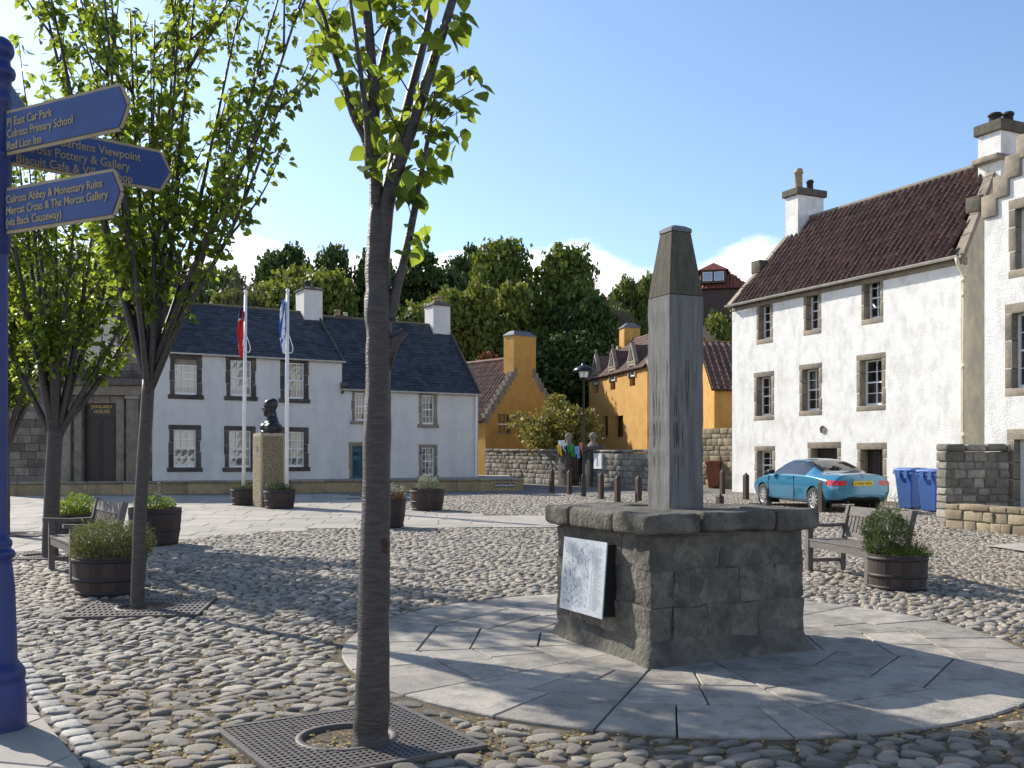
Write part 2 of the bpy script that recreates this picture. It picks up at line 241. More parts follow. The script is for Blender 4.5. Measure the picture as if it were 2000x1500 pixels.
class MB:
    def __init__(s): s.v = []; s.f = []; s.mi = []
    def add(s, vs, fs, mi=0):
        b = len(s.v); s.v += [tuple(p) for p in vs]; s.f += [tuple(i + b for i in f) for f in fs]; s.mi += [mi] * len(fs)
    def quad(s, a, b, c, d, mi=0): s.add((a, b, c, d), [(0, 1, 2, 3)], mi)
    def box(s, x0, x1, y0, y1, z0, z1, mi=0, M=None):
        vs = [Vector((x, y, z)) for z in (z0, z1) for y in (y0, y1) for x in (x0, x1)]
        if M is not None: vs = [M @ p for p in vs]
        s.add(vs, [(0, 2, 3, 1), (4, 5, 7, 6), (0, 1, 5, 4), (1, 3, 7, 5), (3, 2, 6, 7), (2, 0, 4, 6)], mi)
    def bar(s, a, b, w, h, up=(0, 0, 1), mi=0):                       # box beam from a to b
        a, b = Vector(a), Vector(b); d = (b - a).normalized(); u = Vector(up); r = d.cross(u)
        if r.length < 1e-4: r = d.cross(Vector((1, 0, 0)))
        r.normalize(); u = r.cross(d).normalized()
        vs = [p + r * (w / 2 * i) + u * (h / 2 * j) for p in (a, b) for j in (-1, 1) for i in (-1, 1)]
        s.add(vs, [(0, 1, 3, 2), (4, 6, 7, 5), (0, 4, 5, 1), (1, 5, 7, 3), (3, 7, 6, 2), (2, 6, 4, 0)], mi)
    def tube(s, pts, rs, n=8, cap=True, mi=0, lump=0.0):
        pts = [Vector(p) for p in pts]; base = len(s.v); k = len(pts)
        ref = Vector((1, 0.2, 0)).normalized()
        for i, p in enumerate(pts):
            d = (pts[min(i + 1, k - 1)] - pts[max(i - 1, 0)]).normalized()
            r = (ref - d * ref.dot(d))
            if r.length < 1e-3: r = d.orthogonal()
            r.normalize(); ref = r; u = d.cross(r)
            for j in range(n):
                a = 2 * math.pi * j / n; q = p + (r * math.cos(a) + u * math.sin(a)) * rs[i]
                if lump: q += (r * math.cos(a) + u * math.sin(a)) * rs[i] * lump * (mnoise.noise(q * (0.9 / max(rs[0], 0.02))) + .45 * mnoise.noise(q * (2.6 / max(rs[0], 0.02))))
                s.v.append(tuple(q))
        for i in range(k - 1):
            for j in range(n):
                s.f.append((base + i * n + j, base + i * n + (j + 1) % n, base + (i + 1) * n + (j + 1) % n, base + (i + 1) * n + j)); s.mi.append(mi)
        if cap:
            s.f.append(tuple(base + j for j in range(n))[::-1]); s.mi.append(mi)
            s.f.append(tuple(base + (k - 1) * n + j for j in range(n))); s.mi.append(mi)
    def lathe(s, prof, n=24, c=(0, 0, 0), a0=0.0, a1=2 * math.pi, mi=0):
        full = abs(a1 - a0 - 2 * math.pi) < 1e-6; m = n if full else n + 1; base = len(s.v)
        for r, z in prof:
            for j in range(m):
                a = a0 + (a1 - a0) * j / n; s.v.append((c[0] + r * math.cos(a), c[1] + r * math.sin(a), c[2] + z))
        for i in range(len(prof) - 1):
            for j in range(n):
                j2 = (j + 1) % m if full else j + 1
                s.f.append((base + i * m + j, base + i * m + j2, base + (i + 1) * m + j2, base + (i + 1) * m + j)); s.mi.append(mi)
    def prism(s, poly, z0, z1, mi=0):
        n = len(poly); s.add([(x, y, z0) for x, y in poly] + [(x, y, z1) for x, y in poly],
              [tuple(range(n))[::-1], tuple(range(n, 2 * n))] + [(i, (i + 1) % n, n + (i + 1) % n, n + i) for i in range(n)], mi)
    def prismy(s, poly, y0, y1, mi=0):                                # polygon in x,z extruded along y
        n = len(poly); s.add([(x, y0, z) for x, z in poly] + [(x, y1, z) for x, z in poly],
              [tuple(range(n)), tuple(range(n, 2 * n))[::-1]] + [(i, n + i, n + (i + 1) % n, (i + 1) % n) for i in range(n)], mi)
    def mesh(s, name):
        me = bpy.data.meshes.new(name); me.from_pydata(s.v, [], s.f)
        if any(s.mi): me.polygons.foreach_set('material_index', s.mi)
        me.update(); return me
    def build(s, name, m, parent=None, smooth=False, kind=None):
        me = s.mesh(name)
        if isinstance(m, (list, tuple)):
            for q in m: me.materials.append(q)
            m = None
        o = link(name, me, m, parent, smooth)
        if kind: o['kind'] = kind
        return o
def block(x0, x1, y0, y1, z0, z1, bev=0.02, amp=0.0, seg=0, seed=0.0, freq=4.0):
    """a rounded, slightly uneven stone: returns verts, faces"""
    def ax(a, b):
        L = b - a; bb = min(bev, L * 0.45)
        if seg == 0: return [a, a + bb, b - bb, b]
        t = [a, a + bb * 0.35, a + bb]
        for i in range(1, seg): t.append(a + bb + (L - 2 * bb) * i / seg)
        return t + [b - bb, b - bb * 0.35, b]
    X, Y, Z = ax(x0, x1), ax(y0, y1), ax(z0, z1); idx = {}; V = []; F = []
    lo = Vector((x0 + bev, y0 + bev, z0 + bev)); hi = Vector((x1 - bev, y1 - bev, z1 - bev))
    def vert(i, j, k):
        key = (i, j, k)
        if key in idx: return idx[key]
        p = Vector((X[i], Y[j], Z[k])); q = Vector([min(max(p[a], min(lo[a], hi[a])), max(lo[a], hi[a])) for a in range(3)])
        d = p - q
        if d.length > 1e-6: p = q + d.normalized() * min(bev, d.length * 0.999 + 1e-5) if d.length > bev else p
        if amp:
            nv = mnoise.noise_vector(p * freq + Vector((seed, seed * 1.7, -seed))); p = p + nv * amp
        idx[key] = len(V); V.append(tuple(p)); return idx[key]
    nx, ny, nz = len(X) - 1, len(Y) - 1, len(Z) - 1
    for i in range(nx):
        for j in range(ny):
            F.append((vert(i, j, 0), vert(i, j + 1, 0), vert(i + 1, j + 1, 0), vert(i + 1, j, 0)))
            F.append((vert(i, j, nz), vert(i + 1, j, nz), vert(i + 1, j + 1, nz), vert(i, j + 1, nz)))
        for k in range(nz):
            F.append((vert(i, 0, k), vert(i + 1, 0, k), vert(i + 1, 0, k + 1), vert(i, 0, k + 1)))
            F.append((vert(i, ny, k), vert(i, ny, k + 1), vert(i + 1, ny, k + 1), vert(i + 1, ny, k)))
    for j in range(ny):
        for k in range(nz):
            F.append((vert(0, j, k), vert(0, j, k + 1), vert(0, j + 1, k + 1), vert(0, j + 1, k)))
            F.append((vert(nx, j, k), vert(nx, j + 1, k), vert(nx, j + 1, k + 1), vert(nx, j, k + 1)))
    return V, F
def stone(name, m, parent, *b, smooth=True, **kw):
    mb = MB(); mb.add(*block(*b, **kw)); return mb.build(name, m, parent, smooth)
def text_obj(name, body, size, m, parent, M, depth=0.004, align='LEFT', sx=1.0):
    cu = bpy.data.curves.new(name, 'FONT'); cu.body = body; cu.size = size; cu.extrude = depth; cu.align_x = align; cu.resolution_u = 3; cu.offset = size * .012
    t = bpy.data.objects.new('text_tmp', cu); COL.objects.link(t)
    dg = bpy.context.evaluated_depsgraph_get(); me = bpy.data.meshes.new_from_object(t.evaluated_get(dg)); bpy.data.objects.remove(t)
    me.materials.clear(); me.name = name
    o = link(name, me, m, parent); o.matrix_local = M @ Matrix.Diagonal((sx, 1, 1, 1)); return o
def baked(o):                                                        # apply an object's modifiers
    dg = bpy.context.evaluated_depsgraph_get(); dg.update(); me = bpy.data.meshes.new_from_object(o.evaluated_get(dg))
    o.modifiers.clear(); o.data = me; return o
def frame_M(o, x, z):                                                # matrix with local x along x, local y along z (text upright)
    x = Vector(x).normalized(); z = Vector(z).normalized(); n = x.cross(z)
    return Matrix(((x.x, z.x, n.x, o[0]), (x.y, z.y, n.y, o[1]), (x.z, z.z, n.z, o[2]), (0, 0, 0, 1)))
def inside(poly, x, y):
    r = False; j = len(poly) - 1
    for i in range(len(poly)):
        xi, yi = poly[i]; xj, yj = poly[j]
        if (yi > y) != (yj > y) and x < (xj - xi) * (y - yi) / (yj - yi) + xi: r = not r
        j = i
    return r

# ------------------------------------------------------------------ foliage helpers
LEAFV = np.array([(0, 0, 0), (0.30, 0.34, 0.07), (-0.30, 0.34, 0.07), (0, 0.40, 0.0), (0.24, 0.70, 0.05), (-0.24, 0.70, 0.05), (0, 1.0, -0.06)], np.float32)
LEAFF = np.array([(0, 1, 3), (0, 3, 2), (3, 1, 4), (3, 4, 6), (3, 6, 5), (3, 5, 2)], np.int32)
def fine_leaf():
    ts = (0, .14, .32, .52, .72, .88, 1.0); ws = (.0, .20, .335, .335, .215, .085, .0); V = []; F = []
    for t, w_ in zip(ts, ws): dz = -.10 * t * t; V += [(-w_, t, dz + .22 * w_), (0, t, dz), (w_, t, dz + .22 * w_)]
    for k in range(len(ts) - 1):
        a, b = 3 * k, 3 * k + 3; F += [(a, a + 1, b + 1, b), (a + 1, a + 2, b + 2, b + 1)]
    return np.array(V, np.float32), np.array(F, np.int32)
FLV, FLF = fine_leaf()
def rot_frames(D, rng, roll=1.0):
    D = D / np.linalg.norm(D, axis=1, keepdims=True)
    ref = rng.normal(size=D.shape) * roll + np.array([0, 0, 1.0]); ref -= D * np.sum(ref * D, 1, keepdims=True); ref /= np.linalg.norm(ref, axis=1, keepdims=True) + 1e-9
    return np.cross(D, ref), D, ref
def leaf_mesh(name, P, D, S, rng, V0=LEAFV, F0=LEAFF, roll=0.8, wid=1.0):
    X, Y, Z = rot_frames(D, rng, roll); n = len(P)
    V = P[:, None, :] + S[:, None, None] * (V0[None, :, 0:1] * X[:, None, :] * wid + V0[None, :, 1:2] * Y[:, None, :] + V0[None, :, 2:3] * Z[:, None, :])
    F = F0[None] + (np.arange(n) * len(V0))[:, None, None]
    return fast_mesh(name, V.reshape(-1, 3), F.reshape(-1, F0.shape[1]))
QUADV = np.array([(-0.5, 0, 0), (0.0, -0.42, 0.10), (0.5, 0, 0), (0.0, 0.5, 0.12)], np.float32); QUADF = np.array([(0, 1, 2, 3)], np.int32)
def clump_crown(name, rng, lobes, n, size, flat=0.8):
    """leaf clumps spread over and through a set of lobes (x,y,z,r)"""
    L = np.array(lobes); wgt = L[:, 3] ** 2; idx = rng.choice(len(L), n, p=wgt / wgt.sum())
    d = rng.normal(size=(n, 3)); d /= np.linalg.norm(d, axis=1, keepdims=True); d[:, 2] = np.where(d[:, 2] < -0.55, -d[:, 2], d[:, 2])
    rr = L[idx, 3] * (1.0 - 0.42 * rng.random(n) ** 2.0 + 0.10 * rng.normal(size=n) * 0.8)
    lump = np.array([1.0 + 0.36 * mnoise.noise(Vector(d[i] * 2.9 + L[idx[i], :3] * 1.3)) for i in range(n)])
    P = L[idx, :3] + d * (rr * lump)[:, None] * np.array([1, 1, flat])
    nrm = d + rng.normal(size=(n, 3)) * 0.65
    return leaf_mesh(name, P.astype(np.float32), np.cross(nrm, rng.normal(size=(n, 3))), (size * (0.6 + 0.8 * rng.random(n))).astype(np.float32), rng, QUADV, QUADF, roll=2.0)

# ------------------------------------------------------------------ the setting: ground and hill
def hill_z(x, y):
    z = SLOPE * max(y, -40)
    if y > 52:
        t = min((y - 52) / 95.0, 1.0); s = t * t * (3 - 2 * t); z = SLOPE * 52 + s * (17.0 + 1.5 * math.sin(x * 0.05) + 1.0 * math.sin(x * 0.13 + 1))
    return z
ys = [-400, -120, -40, -10, 0, 10, 20, 30, 40, 50, 52, 56, 60, 65, 70, 76, 82, 90, 100, 115, 130, 150, 220, 500, 1500]
xs = [-1500, -400, -200, -120, -80, -60, -45, -32, -24, -16, -8, 0, 8, 16, 24, 32, 45, 60, 80, 120, 200, 400, 1500]
GV = [(x, y, hill_z(x, y)) for y in ys for x in xs]; nx = len(xs)
gmi = []; GF = []
for j in range(len(ys) - 1):
    for i in range(nx - 1):
        GF.append((j * nx + i, j * nx + i + 1, (j + 1) * nx + i + 1, (j + 1) * nx + i)); gmi.append(1 if ys[j] >= 52 else 0)
me = bpy.data.meshes.new('ground'); me.from_pydata(GV, [], GF); me.materials.append(M_ground); me.materials.append(M_grass)
me.polygons.foreach_set('material_index', gmi); me.update()
ground = link('ground', me, None); setp(ground, 'cobbled street sloping up to the wooded hill behind the houses', kind='structure')
def sheet(name, poly, m, dz, label, parent=None):
    mb = MB(); mb.add([(x, y, gz(x, y) + dz) for x, y in poly], [tuple(range(len(poly)))]); o = mb.build(name, m, parent)
    if parent is None: setp(o, label, kind='structure')
    return o
# regions of the square (plan)
CIRC = Vector((1.31, 7.96)); CR = 2.65
def gp(px, py): p = G(px, py); return (p.x, p.y)
PAVED = [gp(-900, 1093), gp(60, 1093), gp(200, 1086), gp(290, 1078), gp(360, 1058), gp(430, 1047), gp(560, 1039), gp(700, 1035), gp(880, 1034), gp(1120, 1035),
         gp(1120, 1013), gp(1000, 1008), gp(860, 1002), gp(760, 998), gp(720, 985), gp(690, 967), gp(-600, 974)]
SETTS = [gp(1640, 1035), gp(1860, 1050), gp(2200, 1075), gp(2300, 1215), gp(1990, 1180), gp(1840, 1130), gp(1720, 1075)]
PAVE2 = [gp(1925, 1071), gp(2050, 1062), gp(2120, 1072), gp(2010, 1084)]
KERB = [gp(-330, 1240), gp(-150, 1248), gp(-40, 1262), gp(30, 1290), gp(62, 1350), gp(112, 1412), gp(190, 1500), gp(300, 1640), gp(420, 1850)]
PAVE3 = KERB + [(-1.6, 2.6), (-6, 2.6), (-8, 8.5)]
GR1 = (Vector((-0.885, 5.33)), rad(32.8), 1.10)
GR2 = (Vector((G(275, 1193).x + 0.05, G(275, 1193).y)), rad(8), 1.16)
GR3 = (Vector((G(85, 1090).x, G(85, 1090).y)), rad(5), 1.16)
GR4 = (Vector((G(30, 1047).x, G(30, 1047).y)), rad(5), 1.16)
def in_sq(g, x, y, pad=0.0):
    c, a, s = g; dx, dy = x - c.x, y - c.y; u = dx * math.cos(a) + dy * math.sin(a); v = -dx * math.sin(a) + dy * math.cos(a)
    return abs(u) < s / 2 + pad and abs(v) < s / 2 + pad
square = sheet('cobbled_square', [(-13, 3.2), (9, 3.2), (14, 12), (14, 32.0), (-4, 32.0), (-16, 30.5)], M_earth, 0.0215, 'worn grey cobbles with earth and dry leaves in the joints')
# cobbles: domed stones in wandering rows; the ones that show largest are single objects, the rest one mesh
rng = np.random.default_rng(3)
def dome(nside, seed, rings):
    rg = random.Random(seed); ph = rg.random() * 6; ex = 2.2 + rg.random() * 1.2; V = []; F = []
    for (rr, zz) in rings:
        for j in range(nside):
            a = 2 * math.pi * j / nside; ca, sa = math.cos(a), math.sin(a)
            q = (abs(ca) ** ex + abs(sa) ** ex) ** (-1 / ex) * (1 + 0.10 * math.sin(2 * a + ph) + 0.09 * math.sin(3 * a + ph * 2) + 0.04 * math.sin(5 * a - ph))
            V.append((ca * q * rr, sa * q * rr, zz * (1 + 0.30 * math.sin(a + ph) * (1 if zz > 0.3 else 0))))
    V.append((0, 0, 1.0)); n = nside
    for k in range(len(rings) - 1):
        for j in range(n):
            a, b, c, d = k * n + j, k * n + (j + 1) % n, (k + 1) * n + (j + 1) % n, (k + 1) * n + j; F += [(a, b, c), (a, c, d)]
    k = (len(rings) - 1) * n
    for j in range(n): F.append((k + j, k + (j + 1) % n, len(V) - 1))
    return np.array(V, np.float32), np.array(F, np.int32)
DN = [dome(10, s, ((1.0, -0.55), (0.985, 0.36), (0.91, 0.80), (0.60, 1.0))) for s in range(7)]
DF = [dome(7, s + 20, ((1.0, -0.5), (0.97, 0.40), (0.78, 0.92))) for s in range(5)]
cob = []
y = 3.6
while y < 32.0:
    far = y > 13; hrow = (0.080 + 0.034 * rng.random()) * (1.0 if y < 8 else 0.88 if not far else 0.95)
    x = max(-13.5, -0.56 * y - 1.2) + 0.2 * rng.random(); xe = min(13, 0.60 * y + 1.2)
    while x < xe:
        yy = y + 0.16 * math.sin(x * 0.9 + 0.15 * y) + 0.05 * math.sin(x * 2.7 + y)
        ins = inside(SETTS, x, yy); k = 0.72 if ins else 1.0
        ln = (0.085 + 0.125 * rng.random() ** 1.4) * k * (1.0 if y < 8 else 0.85)
        cx = x + ln / 2; d2 = (cx - CIRC.x) ** 2 + (yy - CIRC.y) ** 2
        if y > 22 and cx < -4.5: x += ln; continue
        if y > 26 and cx > 9: x += ln; continue
        if not (d2 < (CR + 0.05) ** 2 or in_sq(GR1, cx, yy, 0.05) or in_sq(GR2, cx, yy, 0.05) or in_sq(GR3, cx, yy, 0.05) or in_sq(GR4, cx, yy, 0.05)
                or inside(PAVED, cx, yy + 0.03) or inside(PAVE2, cx, yy) or inside(PAVE3, cx + 0.14, yy)):
            pxs = 1000 + cx / yy * FPX
            if -90 < pxs < 2110: cob.append((cx, yy + 0.02 * rng.normal(), ln * 0.5, hrow * (0.46 + 0.09 * rng.random()), (0.0205 + 0.0125 * rng.random()) * k, 0.22 * rng.normal() + 0.10, ins))
        x += ln + 0.008 + 0.024 * rng.random() ** 2
    y += hrow * 0.99
cob.sort(key=lambda c: c[1])
vis = [c for c in cob if 4.85 < c[1]]
near, rest = vis[:300], vis[300:] + [c for c in cob if c[1] <= 4.85]
dmesh = [fast_mesh('cobblestone', V, F) for V, F in DN]
for m_ in dmesh:
    m_.materials.append(M_cobble); m_.polygons.foreach_set('use_smooth', [True] * len(m_.polygons))
for i, (cx, cy, a, b, h, rz, _) in enumerate(near):
    o = bpy.data.objects.new('cobblestone', dmesh[i % 7]); COL.objects.link(o); o.parent = square
    o.location = (cx, cy, gz(cx, cy) + 0.010); o.scale = (a, b, h); o.rotation_euler = (rng.normal() * 0.05, rng.normal() * 0.05, rz)
VV, FF, off = [], [], 0
for i, (cx, cy, a, b, h, rz, _) in enumerate(rest):
    V, F = (DN[i % 7] if cy < 9.5 else DF[i % 5]); c, s = math.cos(rz), math.sin(rz); q = V * np.array([a, b, h], np.float32)
    W = np.stack([q[:, 0] * c - q[:, 1] * s + cx, q[:, 0] * s + q[:, 1] * c + cy, q[:, 2] + gz(cx, cy) + 0.010], 1)
    VV.append(W); FF.append(F + off); off += len(V)
link('cobblestones', fast_mesh('cobblestones', np.concatenate(VV), np.concatenate(FF)), M_cobble, square, True)['kind'] = 'stuff'
# dry leaf litter and grit in the joints
n = 20000; ly = 4.7 + 9.0 * rng.random(n) ** 1.4; lx = (rng.random(n) - 0.47) * 1.12 * ly
keep = np.array([mnoise.noise(Vector((lx[i] * 0.8, ly[i] * 0.8, 3))) > -0.05 and not inside(PAVED, lx[i], ly[i]) and not inside(PAVE3, lx[i], ly[i]) and (lx[i] - CIRC.x) ** 2 + (ly[i] - CIRC.y) ** 2 > CR ** 2 for i in range(n)])
P = np.stack([lx, ly, SLOPE * ly + 0.026 + 0.008 * rng.random(n)], 1)[keep]; D = rng.normal(size=P.shape); D[:, 2] *= 0.15
M_litter = leaf_mat('dry_leaf_litter', (0.22, 0.15, 0.05), (0.34, 0.25, 0.09), (0.3, 0.2, 0.05), 0.15, 0.8, 0.4)
setp(link('leaf_litter', leaf_mesh('leaf_litter', P.astype(np.float32), D, (0.012 + 0.022 * rng.random(len(P))).astype(np.float32), rng, QUADV, QUADF, roll=0.3), M_litter), 'dry yellow leaf litter scattered between the cobbles', 'leaf litter', kind='stuff')
# ---- flagstone circle round the plinth: twelve wedges of rows with broken joints
circle = MB(); circle.add([(CIRC.x + CR * math.cos(a), CIRC.y + CR * math.sin(a), gz(0, CIRC.y + CR * math.sin(a)) + 0.022) for a in [2 * math.pi * i / 64 for i in range(64)]], [tuple(range(64))])
circle = setp(circle.build('paved_circle', M_earth), 'circle of grey flagstones laid round the stone plinth', kind='structure')
def flag(poly, m, parent, top=0.034, gap=0.008, name='flagstone', thick=0.05):
    """one slab from a convex plan polygon, edges drawn in by the joint"""
    c = Vector((sum(p[0] for p in poly) / len(poly), sum(p[1] for p in poly) / len(poly))); mb = MB(); n = len(poly); rim = []; topv = []
    for p in poly:
        d = Vector((p[0], p[1])) - c; L = d.length
        if L < 1e-4: return None
        rim.append(c + d * ((L - gap) / L)); topv.append(c + d * ((L - gap - 0.008) / L))
    t = top + R.uniform(-0.003, 0.003)
    mb.add([(q.x, q.y, gz(0, q.y) + t - thick) for q in rim] + [(q.x, q.y, gz(0, q.y) + t - 0.006) for q in rim] + [(q.x, q.y, gz(0, q.y) + t) for q in topv],
           [(i, (i + 1) % n, n + (i + 1) % n, n + i) for i in range(n)] + [(n + i, n + (i + 1) % n, 2 * n + (i + 1) % n, 2 * n + i) for i in range(n)] + [tuple(range(2 * n, 3 * n))])
    return mb.build(name, m, parent)
NS = 12; A0 = rad(11)
for s in range(NS):
    a0, a1 = A0 + 2 * math.pi * s / NS, A0 + 2 * math.pi * (s + 1) / NS; am = (a0 + a1) / 2; hc = math.cos((a1 - a0) / 2)
    rows = [0.70, 1.18 + 0.06 * math.sin(s * 2.1), 1.60 + 0.07 * math.sin(s * 1.3 + 1), 2.06 + 0.05 * math.sin(s * 3.1), CR]
    for k in range(4):
        r0, r1 = rows[k], rows[k + 1]; last = k == 3
        cuts = {0: [0, 1], 1: [0, 0.5 + R.uniform(-.15, .15), 1], 2: [0, 0.45 + R.uniform(-.2, .2), 1], 3: [0, 0.36 + R.uniform(-.1, .1), 0.72 + R.uniform(-.1, .1), 1]}[k]
        if s % 3 == 1 and k == 3: cuts = [0, 0.55, 1]
        def pt(r, t):                                              # straight chord rows
            p0 = Vector((math.cos(a0), math.sin(a0))) * r; p1 = Vector((math.cos(a1), math.sin(a1))) * r; return p0.lerp(p1, t)
        for t0, t1 in zip(cuts[:-1], cuts[1:]):
            inner = [pt(r0, t0), pt(r0, t1)]
            if last: outer = [Vector((math.cos(a0 + (a1 - a0) * t), math.sin(a0 + (a1 - a0) * t))) * (CR - 0.01) for t in np.linspace(t1, t0, 4)]
            else: outer = [pt(r1, t1), pt(r1, t0)]
            flag([(CIRC.x + q.x, CIRC.y + q.y) for q in inner + outer], M_flag2, circle, 0.040, 0.009)
# ---- paved band across the square
paved = sheet('paved_walk', PAVED, M_earth, 0.014, 'band of pale sandstone paving in front of the white houses')
slabs = []
y = 14.0
while y < 33:
    hr = 0.52 + 0.22 * R.random(); x = -18 + R.random()
    while x < 3:
        ln = 0.6 + 0.55 * R.random(); q = [(x, y), (x + ln, y), (x + ln, y + hr), (x, y + hr)]
        ca, sa = math.cos(rad(4)), math.sin(rad(4)); q = [(a * ca - b * sa + 1.2, a * sa + b * ca) for a, b in q]
        c = (sum(a for a, b in q) / 4, sum(b for a, b in q) / 4)
        k = sum(inside(PAVED, *p) for p in q)
        if inside(PAVED, *c) and k >= 2 and not any(in_sq(g, *c, -0.05) for g in (GR3, GR4)) and -80 < 1000 + c[0] / c[1] * FPX < 1150: slabs.append((c[1], q))
        x += ln
    y += hr
slabs.sort(key=lambda s: s[0])
for i, (_, q) in enumerate(slabs[:290]): flag(q, M_flag, paved, 0.034, 0.006)
if len(slabs) > 290:
    mb = MB()
    for _, q in slabs[290:]: mb.add([(a, b, gz(a, b) + 0.034) for a, b in [(p[0] * 0.988 + sum(t[0] for t in q) / 4 * 0.012, p[1] * 0.988 + sum(t[1] for t in q) / 4 * 0.012) for p in q]], [(0, 1, 2, 3)])
    mb.build('flagstones', M_flag, paved, kind='stuff')
p2 = sheet('paving_strip', PAVE2, M_flag, 0.046, 'small strip of flat paving beside the low stone wall')
# ---- pavement corner under the signpost, edged with granite setts
pave3 = sheet('pavement_corner', PAVE3, M_earth, 0.020, 'pavement corner of pale flags under the blue signpost')
for k in range(-1, 7):
    for j in range(-1, 5):
        q = [(-4.6 + k * 0.62 + (j % 2) * 0.3, 3.4 + j * 0.78), (-4.6 + (k + 1) * 0.62 + (j % 2) * 0.3, 3.4 + j * 0.78), (-4.6 + (k + 1) * 0.62 + (j % 2) * 0.3, 3.4 + (j + 1) * 0.78), (-4.6 + k * 0.62 + (j % 2) * 0.3, 3.4 + (j + 1) * 0.78)]
        ca, sa = math.cos(rad(-14)), math.sin(rad(-14)); q = [((a + 2.8) * ca - (b - 5.4) * sa - 2.8, (a + 2.8) * sa + (b - 5.4) * ca + 5.4) for a, b in q]
        ins_ = [p for p in q if inside(PAVE3, p[0] + 0.10, p[1])]
        if len(ins_) == 4: flag(q, M_flag, pave3, 0.050, 0.006)
        elif len(ins_) >= 1:
            # trim the slab to the kerb line
            poly = []
            for i in range(4):
                a, b = q[i], q[(i + 1) % 4]; ia, ib = inside(PAVE3, a[0] + .10, a[1]), inside(PAVE3, b[0] + .10, b[1])
                if ia: poly.append(a)
                if ia != ib:
                    lo, hi = (0.0, 1.0)
                    for _ in range(20):
                        m_ = (lo + hi) / 2; p = (a[0] + (b[0] - a[0]) * m_, a[1] + (b[1] - a[1]) * m_)
                        if inside(PAVE3, p[0] + .10, p[1]) == ia: lo = m_
                        else: hi = m_
                    poly.append((a[0] + (b[0] - a[0]) * lo, a[1] + (b[1] - a[1]) * lo))
            if len(poly) >= 3: flag(poly, M_flag, pave3, 0.050, 0.006)
L = 0.0
for i in range(len(KERB) - 1):
    a, b = Vector(KERB[i]), Vector(KERB[i + 1]); seg = (b - a).length; d = (b - a).normalized(); t = 0.06
    while t < seg:
        c = a + d * t; ln = 0.15 + 0.05 * R.random(); wd = 0.12 + 0.03 * R.random()
        mb = MB(); mb.add(*block(-ln / 2 + .008, ln / 2 - .008, -wd / 2, wd / 2, -0.05, 0.045, bev=0.022, amp=0.010, seed=c.x * 9 + c.y, freq=14))
        o = mb.build('sett', M_sett, pave3, True); o.location = (c.x + d.y * -0.02, c.y + d.x * 0.02, gz(0, c.y)); o.rotation_euler = (0, 0, math.atan2(d.y, d.x)); t += ln
# ---- terrace wall and platform in front of the left-hand houses
TA, TB = Vector((-19.5, 31.0)), Vector((0.42, 35.2))
# ------------------------------------------------------------------ building helpers
def facade(parent, name, m, x0, x1, z0, z1, ops, y=0.0, pad=0.03, topline=None):
    xs_ = sorted({x0, x1, *[v for o in ops for v in (o[0] - pad, o[1] + pad)]}); zs_ = sorted({z0, z1, *[v for o in ops for v in (max(o[2] - pad, z0), o[3] + pad)]})
    mb = MB()
    for a, b in zip(xs_[:-1], xs_[1:]):
        for c, d in zip(zs_[:-1], zs_[1:]):
            mx, mz = (a + b) / 2, (c + d) / 2
            if any(o[0] - pad < mx < o[1] + pad and o[2] - pad < mz < o[3] + pad for o in ops): continue
            mb.quad((a, y, c), (b, y, c), (b, y, d), (a, y, d))
    return mb.build(name, m, parent)
def surround(parent, o, m, rec, wj=0.16, hl=0.2, hs=0.14, sill_out=0.04, sill_ext=0.05, y=0.0, nj=3, sill=True, proud=0.018):
    xa, xb, za, zb = o; g = 0.005
    stone('lintel', m, parent, xa - wj, xb + wj, y - proud, y + rec, zb, zb + hl, bev=0.012, amp=0.004, seed=xa)
    if sill: stone('sill', m, parent, xa - wj - sill_ext, xb + wj + sill_ext, y - proud - sill_out, y + rec, za - hs, za, bev=0.012, amp=0.004, seed=za)
    H = zb - za
    for s in (-1, 1):
        cuts = [0] + sorted((k + R.uniform(-.25, .25)) / nj for k in range(1, nj)) + [1]
        for k, (t0, t1) in enumerate(zip(cuts[:-1], cuts[1:])):
            w_ = wj * (1.0 if (k + (s > 0)) % 2 else R.uniform(0.8, 1.0))
            a, b = (xa - w_, xa) if s < 0 else (xb, xb + w_)
            stone('jamb', m, parent, a, b, y - proud + 0.003 * (k % 2), y + rec, za + H * t0 + g, za + H * t1 - g, bev=0.010, amp=0.003, seed=xa + k * 3 + s)
